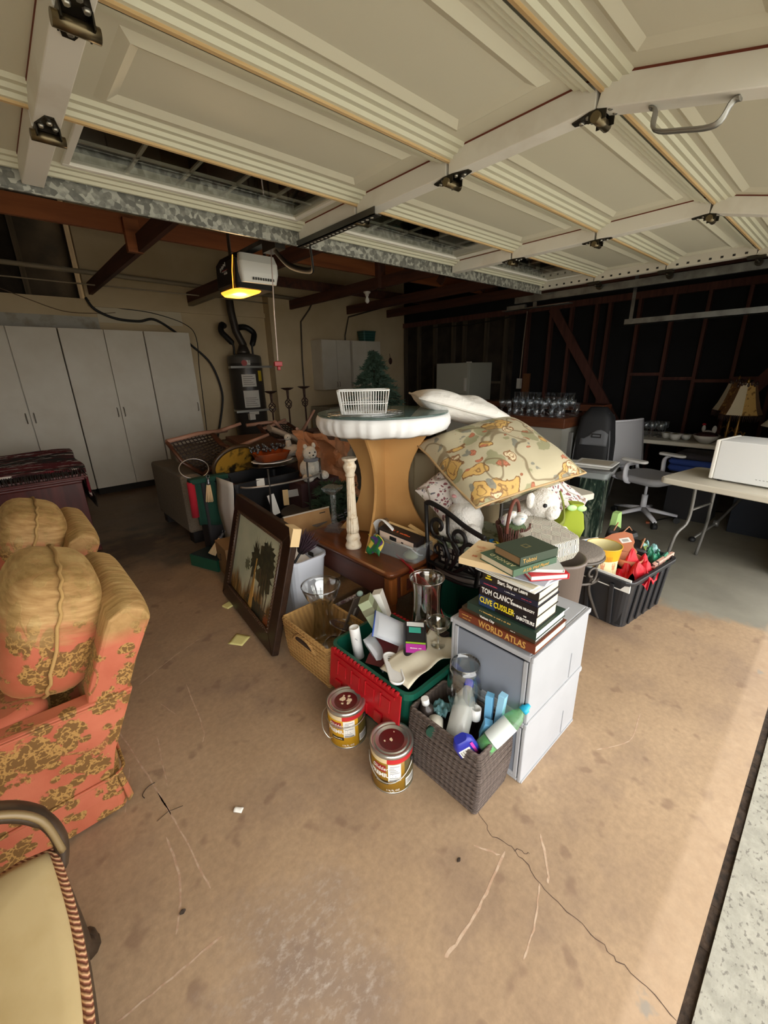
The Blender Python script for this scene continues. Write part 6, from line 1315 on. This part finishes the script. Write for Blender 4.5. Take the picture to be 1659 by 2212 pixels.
conifer('fir_garland', 'dark green fir branches bunched left of the column candlestick', (1.93, 2.78, .0), [(.30, .2, 9), (.42, .22, 11), (.54, .2, 11), (.64, .14, 9)], M_ndd, 22, .6, True, 50)
# iron torchieres by the far wall
def torch(label, x, y, h):
    t = thing('iron_candle_stand', label, 'candle stand', (x, y, 0), 0, 'iron candle stands'); M_ = P('rust_iron', (64, 44, 36), .5, metal=.3)
    part('pan', B().lathe([(.02, h - .03), (.05, h - .02), (.085, h), (.088, h + .004), (.04, h - .01)], 20), M_, t); part('stem', B().cyl((0, 0, .02), (0, 0, h - .28), .011, None, 8).cyl((0, 0, h - .14), (0, 0, h - .02), .014, .02, 8), M_, t)
    b = B()
    for k in range(4):
        a0 = k * PI / 2; b.tube([(.045 * math.sin(PI * u) * math.cos(a0 + 4 * u), .045 * math.sin(PI * u) * math.sin(a0 + 4 * u), h - .28 + .15 * u) for u in [j / 12 for j in range(13)]], .007, 6)
    part('twist_cage', b, M_, t); b = B()
    for k in range(3): a = k * 2 * PI / 3; b.tube(smooth_path([(0, 0, .12), (.07 * math.cos(a), .07 * math.sin(a), .14), (.13 * math.cos(a), .13 * math.sin(a), .05), (.17 * math.cos(a), .17 * math.sin(a), 0)], 4), .009, 6)
    part('tripod', b, M_, t)
torch('tall rusty iron candle stand at the left, nearest the water heater', 2.71, 5.2, 1.33); torch('tall rusty iron candle stand in the middle of the three', 2.97, 5.22, 1.36); torch('tall rusty iron candle stand at the right, below the conduit', 3.22, 5.2, 1.37)
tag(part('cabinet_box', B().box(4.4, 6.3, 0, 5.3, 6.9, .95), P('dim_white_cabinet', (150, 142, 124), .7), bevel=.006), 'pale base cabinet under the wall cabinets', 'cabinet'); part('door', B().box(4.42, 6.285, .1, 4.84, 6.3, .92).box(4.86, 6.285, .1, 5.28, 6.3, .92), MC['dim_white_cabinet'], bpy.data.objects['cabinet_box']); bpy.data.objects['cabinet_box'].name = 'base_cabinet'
tag(part('wood_crate', B().bin(.5, .4, .7, .98, .012, .01, 0), P('crate_wood', (92, 62, 44), .8), None, T(3.7, 5.6, 0)), 'brown box in the shade below the iron candle stands', 'box')
# ------------------------------------------------------------------ black tote with housewares
M_bt = P('black_tote_plastic', (40, 41, 44), .42)
bt = thing('storage_tote', 'black ribbed plastic tote full of housewares right of the drawers', 'tote', (2.82, .80, 0), -.13)
part('body', B().bin(.60, .40, .34, .86, .005, .05, .0, .012), M_bt, bt)
part('rim', B().loft([rr(.60, .40, .315, .05), rr(.625, .425, .315, .06), rr(.63, .43, .335, .06), rr(.625, .425, .342, .06), rr(.59, .39, .342, .05), rr(.59, .39, .32, .05)], False, False, False), M_bt, bt)
for x in (-.2, -.1, 0, .1, .2): part('rib', B().box(-.012, -.006, 0, .012, .006, .29, T(x * .93, -.181, .015, rx=.085)), M_bt, bt, bevel=.005)
for y in (-.1, 0.05, .12): part('rib', B().box(-.006, -.014, 0, .006, .014, .29, T(-.271, y, .015, ry=-.125)), M_bt, bt, bevel=.005)
part('filling', B().box(-.26, -.165, .02, .26, .165, .24), P('dark_filling', (34, 32, 32), .9), bt)
yb = thing('flower_pot', 'yellow ceramic pot with tulip panels in the left of the black tote', 'flower pot', (2.665, .87, .265)); M_pot = P('pot_yellow', (224, 170, 44), .35)
part('pot', B().lathe([(.075, 0), (.078, .01), (.094, .13), (.104, .20), (.106, .205), (.100, .205), (.09, .16), (.07, .02)], 36), M_pot, yb)
part('inner_glaze', B().lathe([(.0995, .203), (.0895, .158), (.071, .05)], 36, None, False, True), P('pot_cream', (228, 216, 160), .35), yb)
cpn = part('tulip_panel', wrap(B(), -3.05, -1.7, .02, .125, .0965), P('pot_panel', (236, 224, 176), .4), yb)
for a in (-2.75, -2.05): 
    b = B(); wrap(b, a - .10, a + .10, .07, .10, .0972); wrap(b, a - .13, a - .07, .09, .115, .0972); wrap(b, a - .02, a + .03, .09, .118, .0972); wrap(b, a + .08, a + .13, .09, .115, .0972); wrap(b, a - .012, a + .012, .03, .07, .0972); part('tulip', b, P('tulip_pink', (216, 150, 110), .5), cpn)
b = B()
for k in range(4): wrap(b, -2.55 + k * .09, -2.53 + k * .09, .125, .16, .1012)
part('brush_marks', b, P('pot_rust', (184, 78, 30), .5), yb)
def crumple(name, label, cat, loc, w, d, h, m, seed, n=18, rot=None):
    t = thing(name, label, cat, loc, 0, None, rot or (0, 0, 0)); part('sheet', B().grid(n, n, lambda u, v: (w * (u - .5) + .03 * noise.noise(Vector((u * 5, v * 5, seed))), d * (v - .5), h * (abs(noise.noise(Vector((u * 3.2, v * 3.2, seed + 3)))) * 1.6 + .3 * math.sin(PI * u) * math.sin(PI * v)) - h * .5 * max(abs(2 * u - 1), abs(2 * v - 1)) ** 3), False), m, t, solid=.002); return t
crumple('red_tissue', 'bright red crumpled tissue at the front of the black tote', 'tissue', (2.80, .69, .30), .28, .20, .10, P('red_tissue_paper', (196, 12, 34), .5), 4)
crumple('green_wrap', 'crumpled green foil wrapping in the right of the black tote', 'wrapping', (3.03, .66, .30), .16, .14, .07, P('green_foil', (40, 120, 90), .25), 8); crumple('teal_bag', 'pale teal plastic bag at the right end of the black tote', 'bag', (3.08, .72, .33), .14, .12, .07, P('teal_film2', (132, 176, 176), .25), 9)
wp = thing('tissue_pack', 'white and blue pack with a yellow spot at the back of the tote', 'package', (2.86, 1.02, .34), 0, None, (.75, .0, -.45)); part('pack', B().box(-.075, -.06, 0, .075, .06, .035), M_paper2, wp, bevel=.01, seg=3); part('blue_print', B().box(-.055, -.045, .0352, .055, .02, .036), P('print_blue', (30, 60, 170), .4), wp); part('cyan_print', B().box(-.06, .02, .0352, .05, .046, .0362), P('print_cyan', (30, 150, 210), .4), wp); part('yellow_spot', B().lathe([(.018, .0362), (.018, .0368)], 16, T(.05, .0, 0)), P('print_yellow', (240, 216, 40), .4), wp); text('lettering', '#4', .03, M_wprint, wp, face((-.005, -.015, .0364), (1, 0, 0), (0, 1, 0)))
gc = thing('party_hat', 'pale green paper cone standing at the back of the black tote', 'paper cone', (3.22, 1.0, .38)); part('cone', B().loft([[(.075 * s * x, .02 * y, z) for x, y in ((1, -1), (1, 1), (-1, 1), (-1, -1))] for s, z in ((1, 0), (.45, .14))], True, True, False), P('pale_green_card', (160, 196, 120), .6), gc)
lv = thing('terracotta_plaque', 'terracotta leaf-shaped plaque with a white price sticker on the tote', 'plaque', (2.98, .86, .375), 0, None, (.35, -.2, -.5)); pl_ = [(-.12, .06), (-.09, .09), (0, .105), (.09, .09), (.12, .05), (.08, -.02), (.05, -.04), (.03, -.10), (.0, -.12), (-.04, -.11), (-.05, -.05), (-.09, 0)]; part('plaque', B().prism(pl_, 0, .012), P('terracotta', (198, 124, 90), .7), lv, bevel=.003); part('sticker', B().box(-.005, .0, .0122, .065, .045, .0128, T(0, 0, 0, rz=-.2)), M_paper2, lv)
b = B()
for k in range(7): b.box(.01 + k * .006, .01, .0129, .0125 + k * .006, .034, .0132, T(0, 0, 0, rz=-.2))
part('bars', b, M_ink, lv)
for label, x, y, z, w, d, h, rz, col in (('black purse with a pale green leaf trim in the tote', 3.06, .78, .33, .16, .10, .05, .3, (30, 28, 28)), ('dark camera case at the back right of the tote', 3.14, .90, .33, .16, .10, .09, -.4, (26, 26, 26)), ('grey folded pouch at the back of the tote', 3.12, .98, .36, .12, .08, .07, .2, (48, 46, 46))):
    t = thing('small_case', label, 'case', (x, y, z), 0, None, (.15, -.1, rz)); part('body', B().loft([rr(w, d, 0, .02), rr(w, d, h * .7, .025), rr(w * .85, d * .8, h, .02)], True, True, False), P('case%d' % int(x * 100 + y), col, .45), t, bevel=.005); part('strap', B().tube([(-w * .4, 0, h * .8), (0, -.01, h + .05), (w * .4, 0, h * .8)], .005, 6), P('strap_tan', (170, 120, 90), .5), t)
b = B(); lf = bpy.data.objects['small_case']
for k in range(7): b.ell(-.05 + k * .012, -.03 + .012 * math.sin(k), .051, .022, .006, .003, 8, 5, 1, T(rz=.1 * k))
part('leaf_trim', b, P('leaf_green', (150, 176, 96), .6), lf)
cs_ = thing('patterned_tray', 'pink and black patterned box edge along the right rim of the tote', 'box', (3.02, .61, .318), 0, None, (0, 0, -.10)); part('edge', B().box(-.17, -.012, 0, .12, .012, .035), P('pink_pattern', (222, 178, 160), .6, var=(45, c(60, 44, 44), .56, .6)), cs_, bevel=.003)
ds = thing('document_frame', 'thin white board wedged along the front rim of the black tote', 'board', (2.53, .80, .27), 0, None, (0, 0, -.13)); part('board', B().box(-.006, -.16, 0, .002, .17, .085), M_paper2, ds)
tcp = thing('terracotta_pot', 'plain terracotta bowl half hidden by the red tissue', 'bowl', (2.80, .76, .30)); part('bowl', B().lathe([(.04, 0), (.07, .03), (.085, .075), (.078, .075), (.06, .03)], 24), MC['terracotta'], tcp)

# ------------------------------------------------------------------ folding tables and what is on them
M_ft = P('folding_table_top', (206, 200, 184), .55, bump=(120, .1, .003)); M_leg = P('grey_leg_tube', (118, 116, 112), .4, metal=.5)
def fold_table(label, loc, rz, L, Wd, h, legs=True):
    t = thing('folding_table', label, 'table', loc, rz, 'folding tables'); part('top', B().loft([rr(Wd - .02, L - .02, h - .045, .05, 5), rr(Wd, L, h - .038, .05, 5), rr(Wd, L, h - .008, .05, 5), rr(Wd - .012, L - .012, h, .05, 5)], True, True, False), M_ft, t)
    if legs:
        for sy in (-1, 1):
            y = sy * (L / 2 - .2); part('leg', B().tube(smooth_path([(-Wd * .28, y, h - .045), (-Wd * .28, y, .42), (-Wd * .42, y + sy * .03, .3), (-Wd * .44, y + sy * .06, .0)], 5), .0125, 8), M_leg, t); part('leg', B().tube(smooth_path([(Wd * .28, y, h - .045), (Wd * .28, y, .42), (Wd * .42, y + sy * .03, .3), (Wd * .44, y + sy * .06, .0)], 5), .0125, 8), M_leg, t); part('cross_bar', B().cyl((-Wd * .28, y, .5), (Wd * .28, y, .5), .010, None, 8), M_leg, t)
    return t
A_rot = math.atan2(.2, .98) * -1
fold_table('off-white folding table at the right edge carrying the microwave', (3.775, .215, 0), A_rot, 1.22, .60, .74)
fold_table('long folding table by the stud wall covered with glassware', (5.78, 1.05, 0), 0.0, 1.83, .76, .74)
fold_table('small folding table end behind the plush pile', (2.78, 1.46, 0), -.35, .75, .46, .735)
mw = thing('microwave', 'white microwave oven standing on the folding table at the right edge', 'microwave', (3.86, .31, .741), A_rot); M_mw = P('microwave_white', (232, 234, 234), .4)
part('case', B().box(-.17, -.25, .012, .17, .235, .29), M_mw, mw, bevel=.006); part('front_bezel', B().box(-.172, .235, .01, .172, .262, .292), P('bezel_white', (238, 236, 228), .4), mw, bevel=.008)
b = B()
for k in range(10): b.box(-.171, -.2 + k * .02, .05, -.1695, -.19 + k * .02, .054)
part('vent', b, P('vent_grey', (150, 152, 152), .6), mw)
for sx in (-1, 1):
    for sy in (-1, 1): part('foot', B().lathe([(.014, 0), (.014, .013)], 12, T(sx * .14, sy * .2, 0)), M_ink, mw)
# office chair, facing the street
M_och = P('chair_frame_white', (208, 208, 214), .4); M_mesh = P('chair_fabric_grey', (160, 160, 163), .85)
oc = thing('office_chair', 'light grey swivel office chair with arms beside the marble pedestal', 'office chair', (4.78, 1.25, 0), -.32)
part('seat', B().loft([rr(.44, .44, .42, .10, 6), rr(.50, .50, .44, .13, 6), rr(.50, .50, .475, .13, 6), rr(.44, .44, .492, .12, 6)], True, True, True), M_mesh, oc)
def bk_(u, v):
    x = (u - .5) * (.50 - .06 * v); z = .54 + .46 * v; y = .26 + .05 * v - .05 * math.cos((u - .5) * 2.4) + .03; return (x, y, z)
bk_p = part('backrest', B().grid(12, 12, bk_), M_mesh, oc, solid=.025)
edge = [bk_(k / 10, 0) for k in range(11)] + [bk_(1, k / 10) for k in range(1, 11)] + [bk_(1 - k / 10, 1) for k in range(1, 11)] + [bk_(0, 1 - k / 10) for k in range(1, 10)]
part('back_rim', B().tube(edge, .014, 6, closed=True), M_och, oc)
part('spine', B().tube(smooth_path([(0, .30, .80), (0, .31, .62), (0, .27, .48), (0, .12, .425), (0, 0, .42)], 5), .028, 8, flat=(1.6, .6)), M_och, oc)
part('side_frame', B().tube(smooth_path([(-.2, .285, .58), (-.21, .28, .48), (-.18, .2, .43), (-.06, .05, .42)], 5), .018, 8), M_och, oc); part('side_frame', B().tube(smooth_path([(.2, .285, .58), (.21, .28, .48), (.18, .2, .43), (.06, .05, .42)], 5), .018, 8), M_och, oc)
for sx in (-1, 1):
    a = part('armrest', B().tube(smooth_path([(sx * .2, .05, .43), (sx * .285, .05, .47), (sx * .285, .05, .60), (sx * .285, .0, .648)], 5), .022, 8, flat=(.7, 1.5)), M_och, oc); part('arm_pad', B().loft([rr(.075, .25, .648, .03, 4, sx * .285, -.02), rr(.085, .26, .66, .035, 4, sx * .285, -.02), rr(.075, .25, .672, .03, 4, sx * .285, -.02)], True, True, True), M_white, a)
part('gas_column', B().cyl((0, 0, .09), (0, 0, .27), .028, None, 14).cyl((0, 0, .27), (0, 0, .42), .014, None, 12), M_och, oc)
for k in range(5):
    a = k * 2 * PI / 5 + .35; l = part('base_leg', B().tube([(.02 * math.cos(a), .02 * math.sin(a), .12), (.31 * math.cos(a), .31 * math.sin(a), .075)], [.03, .018], 8, flat=(1.2, .8)), M_och, oc)
    part('caster', B().cyl((.31 * math.cos(a) - .022 * math.sin(a), .31 * math.sin(a) + .022 * math.cos(a), .03), (.31 * math.cos(a) + .022 * math.sin(a), .31 * math.sin(a) - .022 * math.cos(a), .03), .03, None, 14).cyl((.31 * math.cos(a), .31 * math.sin(a), .03), (.31 * math.cos(a), .31 * math.sin(a), .075), .008, None, 8), M_ink, l)
# marble pedestal with box and frames
def marble():
    t = NT('green_marble'); n = t.noise(7, 6, t.co('Object', (1, 1, .25)), .65, 2.2); t.P(Base_Color=t.ramp(n, [(.36, c(22, 34, 30)), (.5, c(48, 66, 56)), (.6, c(150, 160, 140)), (.64, c(56, 76, 64))]), Roughness=.25); return t.m
mp = thing('marble_pedestal', 'square green marble pedestal between the pile and the office chair', 'pedestal', (3.98, 1.47, 0), .15); M_mar = marble(); part('shaft', B().box(-.105, -.105, .0, .105, .105, .585), M_mar, mp, bevel=.004); part('cap', B().box(-.11, -.11, .585, .11, .11, .60), P('marble_cap', (70, 82, 76), .4), mp, bevel=.003)
cbox = thing('plastic_tub', 'clear plastic tub resting on the marble pedestal', 'tub', (3.88, 1.46, .602), .15); part('tub', B().bin(.34, .36, .10, .82, .003, .03, .01, .012), M_clearp, cbox); part('contents', B().loft([rr(.26, .28, .006, .03), rr(.28, .30, .055, .03)], True, True, False), P('pale_contents', (170, 172, 170), .7), cbox)
for k, (label, w, d, z, x, y, rz, col) in enumerate((('tan envelope at the bottom of the frames on the tub', .30, .40, .704, 3.80, 1.50, .3, (150, 116, 84)), ('dark backed picture frame lying on the tan envelope', .36, .46, .712, 3.78, 1.48, .2, (70, 70, 68)), ('white framed print on top of the pile on the tub', .26, .32, .724, 3.84, 1.43, .12, (206, 206, 202)))):
    t = thing('flat_frame', label, 'frame', (x, y, z), rz); part('board', B().box(-w / 2, -d / 2, 0, w / 2, d / 2, .007 + .006 * (k == 2)), P('flat%d' % k, col, .6), t, bevel=.001)
    if k: part('print', B().box(-w / 2 + .03, -d / 2 + .03, .0072 + .006 * (k == 2), w / 2 - .03, d / 2 - .03, .0078 + .006 * (k == 2)), P('flatp%d' % k, (226, 226, 222) if k == 1 else (180, 170, 150), .5), t)
# on the small table
pb_ = thing('potpourri_bag', 'clear bag of brown dried petals on the small folding table', 'bag', (2.88, 1.36, .737)); part('petals', B().ell(0, 0, .07, .07, .06, .065, 16, 10), P('dried_petals', (112, 70, 62), .9, var=(40, c(170, 130, 116), .45, .6), bump=(50, .9, .02)), pb_); part('film', B().loft([ring(.06, 0, 20), ring(.085, .04, 20), ring(.085, .11, 20), ring(.05, .16, 20), ring(.06, .20, 20)], True, False, True), glass('petal_film', (.92, .92, .92, 1), 1.2, .1), pb_)
rv = thing('red_vase', 'glossy red ceramic bottle vase behind the floral pillow', 'vase', (2.98, 1.60, .736)); part('body', B().lathe([(.055, 0), (.06, .01), (.065, .18), (.066, .19), (.05, .205), (.028, .212), (.024, .24), (.034, .265), (.03, .266), (.02, .24)], 28), P('red_glaze', (184, 14, 32), .15), rv)
# far counter, glasses, fridge, bag
M_ctop = wood('counter_oak', c(104, 58, 34), c(70, 38, 24), 4, 'Y', .4); M_cw2 = P('counter_panel', (150, 148, 138), .6)
co = thing('bar_counter', 'brown topped bar counter with pale panels loaded with glasses', 'counter', (4.62, 2.72, 0)); part('base', B().box(-.33, -.74, 0, .33, .8, .94), M_cw2, co); part('top', B().box(-.36, -.77, .94, .36, .83, 1.045), M_ctop, co, bevel=.006)
bs_ = thing('glass_shelf', 'brown ledge with a row of tumblers above the bar counter', 'shelf', (5.12, 2.72, 0)); part('ledge', B().box(-.12, -.85, 1.06, .12, .85, 1.13), M_ctop, bs_, bevel=.004); part('support', B().box(-.1, -.8, 0, .1, -.74, 1.06).box(-.1, .74, 0, .1, .8, 1.06), M_ctop, bs_)
M_tum = glass('tumbler_glass', (.93, .95, .96, 1), 1.3, .04, ((.5, .54, .6, 1), .03))
tm = B().lathe([(.028, 0), (.03, .005), (.036, .12), (.034, .12), (.027, .012)], 14).mesh('glass_body'); tm2 = B().lathe([(.03, 0), (.03, .004), (.004, .008), (.004, .07), (.03, .09), (.038, .13), (.034, .165), (.033, .165), (.036, .13), (.028, .092)], 14).mesh('glass_body')
random.seed(12); nmz = ('first', 'second', 'third', 'fourth', 'fifth', 'sixth', 'seventh', 'eighth', 'ninth', 'tenth')
for k in range(10):
    o = part('drinking_glass', tm, M_tum, None, T(5.10, 2.28 + k * .075 + (.05 if k > 4 else 0), 1.131)); tag(o, 'clear tumbler on the brown ledge, %s from the right' % nmz[k], 'glass', 'tumblers on the ledge')
for r in range(4):
    for k in range(9):
        o = part('drinking_glass', tm2 if (k + r) % 3 else tm, M_tum, None, T(4.36 + r * .13 + random.uniform(-.01, .01), 2.06 + k * .085 + random.uniform(-.012, .012), 1.046))
        tag(o, '%s on the bar counter, %s from the right in the %s row' % ('clear stemmed glass' if (k + r) % 3 else 'straight clear tumbler', nmz[k], ('front', 'second', 'third', 'rear')[r]), 'glass', 'glasses on the bar counter')
fr_ = thing('refrigerator', 'pale refrigerator in the dark corner behind the white pillow', 'refrigerator', (6.5, 5.0, 0)); M_fr = P('fridge_almond', (168, 166, 150), .45); part('case', B().box(-.25, -.36, .04, .42, .36, 1.655), M_fr, fr_, bevel=.01); part('door', B().box(-.30, -.36, .05, -.255, .36, 1.12), M_fr, fr_, bevel=.012); part('door', B().box(-.30, -.36, 1.135, -.255, .36, 1.655), M_fr, fr_, bevel=.012); part('handle', B().box(-.33, -.33, .8, -.30, -.30, 1.08).box(-.33, -.33, 1.18, -.30, -.30, 1.4), M_jamb, fr_); part('toe_grille', B().box(-.25, -.34, 0, .4, .34, .04), M_ink, fr_); part('hinge_cover', B().box(-.29, -.36, 1.655, -.2, -.31, 1.67), M_jamb, fr_)
bag = thing('equipment_bag', 'tall black fabric equipment bag with grey flap standing by the counter', 'bag', (4.55, 1.74, 0), .1); M_nyl = P('black_nylon', (24, 25, 28), .7); part('body', B().loft([rr(.24, .36, 0, .04), rr(.26, .38, .3, .06), rr(.25, .36, .8, .06), rr(.22, .30, 1.05, .06), rr(.12, .16, 1.15, .05)], True, True, True), M_nyl, bag); part('grey_flap', B().grid(8, 8, lambda u, v: (-.135 + .01 * v, -.15 + .26 * u, .78 + .16 * v * (.4 + .6 * math.sin(PI * min(1, u + .2))))), P('grey_nylon', (96, 98, 102), .7), bag, solid=.008); part('badge', B().box(-.142, -.09, .86, -.136, .0, .90), M_ink, bag); part('badge_print', B().box(-.1425, -.08, .872, -.142, -.01, .888), MC['grey_nylon'], bag)
for y in (-.18, .17): part('piping', B().tube(smooth_path([(-.1, y, .05), (-.115, y, .5), (-.10, y * .9, .85), (-.05, y * .6, 1.1)], 5), .006, 6), MC['grey_nylon'], bag)
gp = thing('grey_panel', 'tall plain grey board standing behind the black equipment bag', 'panel', (4.84, 1.83, 0), 0, None, (0, .03, .1)); part('board', B().box(-.02, -.13, 0, .02, .13, 1.05), P('panel_grey', (96, 98, 98), .6), gp, bevel=.004); b = B()
for k in range(4): b.box(-.024, -.11 + k * .06, 1.035, .0, -.07 + k * .06, 1.058)
part('notch', b, M_ink, gp)
tag(part('folded_chair_edge', B().box(-.015, -.02, 0, .015, .02, .92), P('edge_grey', (100, 100, 98), .5), None, T(4.24, 1.86, 0, ry=0), bevel=.004), 'thin grey upright board leaning at the end of the bar counter', 'board'); bpy.data.objects['folded_chair_edge'].name = 'upright_board'
# glassware table
random.seed(31); gg = P('white_china', (196, 194, 186), .4)
for k in range(10):
    o = part('stemmed_glass', tm2, M_tum, None, T(5.66 + .11 * (k % 3), 1.46 + .075 * (k // 3) + random.uniform(-.01, .01), .741)); tag(o, 'clear stemmed glass on the long folding table, %s from the right in the %s row' % (nmz[k // 3], ('front', 'middle', 'rear')[k % 3]), 'glass', 'glassware on the long table')
gbw = goblet('glass_bowl', 'dark green tinted glass bowl left of the stemmed glasses on the long table', [(.05, 0), (.09, .03), (.12, .09), (.13, .13)], .004, (5.74, 1.80, .741), glass('green_tint_glass', (.5, .62, .5, 1), 1.6, .05), 'bowl')
for k, (x, y, s, lab) in enumerate(((5.60, 1.36, 1.0, 'left white china bowl on the long table'), (5.52, 1.26, 1.05, 'middle white china bowl on the long table'), (5.62, 1.18, .9, 'right white china bowl on the long table'))):
    t = thing('china_bowl', lab, 'bowl', (x, y, .741), 0, 'china bowls'); part('bowl', B().lathe([(.025 * s, 0), (.045 * s, .02), (.058 * s, .07 * s), (.054 * s, .07 * s), (.04 * s, .02)], 20), gg, t); part('contents', B().ell(0, 0, .055 * s, .046 * s, .046 * s, .02, 10, 6), P('dried_moss', (96, 92, 60), .9), t)
sv = thing('serving_bowl', 'wide white serving bowl with dark berries on the long table', 'bowl', (5.52, .98, .741)); part('bowl', B().loft([ring(.06, 0, 28, 0, 0, .05), ring(.12, .05, 28, 0, 0, .10), ring(.14, .085, 28, 0, 0, .12), ring(.132, .085, 28, 0, 0, .112), ring(.06, .02, 28, 0, 0, .05)], True, True, True), gg, sv); part('berries', B().ell(0, 0, .08, .12, .1, .035, 16, 8), P('dark_berries', (60, 22, 24), .7, bump=(60, .9, .02)), sv)
rs = thing('ceramic_rooster', 'small white ceramic bird figure behind the serving bowl', 'figurine', (5.78, 1.02, .741)); rs.scale = (.75, .75, .75); part('body', B().ell(0, 0, .09, .05, .07, .05, 14, 10).ell(0, .06, .16, .025, .025, .05, 12, 8).ell(0, -.07, .15, .015, .03, .06, 12, 8), gg, rs); part('base', B().lathe([(.05, 0), (.045, .02), (.02, .05)], 16), M_ink, rs); part('comb', B().ell(0, .065, .22, .01, .025, .018, 8, 6), MC['red_felt'], rs)
M_brass = P('aged_brass', (150, 116, 60), .35, metal=.7)
def lamp(label, x, y, zs, m_cols, r0=.07, r1=.17, h=.30, n=8, base=True):
    t = thing('table_lamp', label, 'lamp', (x, y, .741), .2, 'table lamps'); z = zs - .741
    for k in range(n):
        a0, a1 = 2 * PI * k / n, 2 * PI * (k + 1) / n; v = []
        for u in (0, .25, .5, .75, 1):
            r = r1 + (r0 - r1) * u ** .75; v += [(r * math.cos(a0), r * math.sin(a0), z + h * u), (r * math.cos(a1), r * math.sin(a1), z + h * u)]
        part('shade_panel', B().add(v, [(2 * q, 2 * q + 1, 2 * q + 3, 2 * q + 2) for q in range(4)]), m_cols[k % len(m_cols)], t, solid=.004)
    b = B(); random.seed(int(x * 100))
    for k in range(70): a = 2 * PI * k / 70; b.tube([(r1 * math.cos(a), r1 * math.sin(a), z + .005), (r1 * math.cos(a) * 1.01, r1 * math.sin(a) * 1.01, z - .045 - random.uniform(0, .02))], .003, 4)
    if base: part('bead_fringe', b, P('bead_brown', (56, 36, 28), .4), t, kind='stuff'); b = B(); [b.ell(r0 * 1.05 * math.cos(q), r0 * 1.05 * math.sin(q), z + h + random.uniform(-.03, .005), .012, .012, .02, 6, 5) for q in [k * .35 for k in range(18)]]; part('trim', b, MC['bead_brown'], t)
    part('stem', B().lathe([(.075, 0), (.07, .015), (.02, .03), (.014, .06), (.022, .09), (.012, .12), (.018, .17), (.010, .2), (.010, z + h - .02)], 16), M_brass, t); part('finial', B().lathe([(.004, z + h - .02), (.014, z + h + .015), (.004, z + h + .05)], 10), M_brass, t)
    if base: part('leaf_arm', B().tube(smooth_path([(.0, 0, .12), (.05, .03, .15), (.09, .05, .12), (.11, .06, .15)], 4), .006, 6).tube(smooth_path([(0, 0, .12), (-.05, -.03, .15), (-.09, -.05, .12), (-.11, -.06, .15)], 4), .006, 6), M_brass, t)
    return t
sh1 = P('shade_gold', (186, 150, 84), .75, var=(26, c(120, 88, 44), .56, .62)); sh2 = P('shade_taupe', (134, 108, 82), .8); sh3 = P('shade_brown', (112, 78, 44), .8, var=(30, c(170, 128, 70), .58, .64)); sh4 = P('shade_cream', (200, 188, 158), .8)
lamp('panelled gold and taupe fabric lamp with bead fringe, nearest of the long table lamps', 5.50, .74, 1.055, [sh1, sh2, sh3, sh4]); lamp('brown panelled lamp half hidden behind the gold fabric lamp', 5.80, .86, 1.07, [sh3, sh2, sh4, sh3]); lamp('plain cream cone lamp cut off by the right edge of the view', 5.15, .36, 1.0, [P('shade_plain', (206, 198, 176), .8)], .06, .17, .20, 20, False)
# things around the office chair
lt = thing('lamp_crate', 'dark crate under the cream cone lamp', 'crate', (5.15, .36, 0)); part('crate', B().box(-.2, -.2, 0, .2, .2, .738), P('crate_navy', (24, 30, 40), .8), lt, bevel=.004)
bl_ = thing('blanket_stack', 'stack of folded royal blue blankets behind the office chair arm', 'blankets', (5.22, .93, 0)); part('support', B().box(-.16, -.2, 0, .16, .2, .50), P('support_dark', (30, 28, 30), .8), bl_); 
for k in range(2): part('blanket', B().loft([rr(.36, .44, .50 + .065 * k, .03), rr(.40, .48, .53 + .065 * k, .04), rr(.37, .45, .563 + .065 * k, .03)], True, True, True), P('royal_blue', (30, 56, 124), .85, bump=(20, .3, .01)), bl_)
part('dark_throw', B().loft([rr(.34, .40, .63, .04), rr(.36, .42, .66, .05), rr(.28, .34, .69, .05)], True, True, True), P('dark_throw', (46, 42, 48), .9, bump=(30, .6, .02)), bl_)
cd = thing('extension_cord', 'loose dark power cord on the floor behind the office chair', 'cord', (5.0, .8, 0)); part('cord', B().tube(smooth_path([(-.3, .35, .006), (0, .25, .006), (.2, .1, .006), (.45, .12, .006), (.6, -.1, .006)], 5), .006, 6), M_black, cd); part('plug', B().box(-.02, -.015, 0, .02, .015, .02, T(-.31, .36, 0, rz=.4)), P('plug_orange', (176, 96, 60), .5), cd)
dl = thing('floor_tripod', 'thin grey tripod leg with wheel joint under the folding table', 'tripod', (4.75, .62, 0)); part('leg', B().tube([(-.32, .1, .03), (0, .0, .12), (.28, -.15, .42)], .012, 8), M_leg, dl); part('joint', B().cyl((0, -.02, .12), (0, .02, .12), .03, None, 14), M_leg, dl); part('foot', B().ell(-.32, .1, .025, .03, .03, .025, 10, 8), M_ink, dl)
part('outlet_box', B().box(6.90, 4.03, 1.20, 6.955, 4.10, 1.37), M_jamb, wr); part('outlet_board', B().box(6.93, 3.88, 1.0, 6.97, 4.0, 1.45), wood('outlet_backer', c(126, 84, 52), c(104, 66, 40), 4, 'Z'), wr)
tag(part('drop_cord', B().tube([(6.93, 4.02, 2.44), (6.92, 4.04, 1.95), (6.93, 4.06, 1.36)], .010, 6), P('pale_cord2', (150, 132, 112), .6)), 'pale cord dropping down the stud wall to an outlet', 'cord')
tag(part('wall_wire', B().tube(smooth_path([(6.93, 6.46, 2.235), (6.92, 6.2, 2.348), (6.93, 5.72, 2.35), (6.92, 5.11, 2.339), (6.93, 4.34, 2.38)], 5), .008, 6), M_black), 'dark wire strung along the top of the pale studs', 'wire')
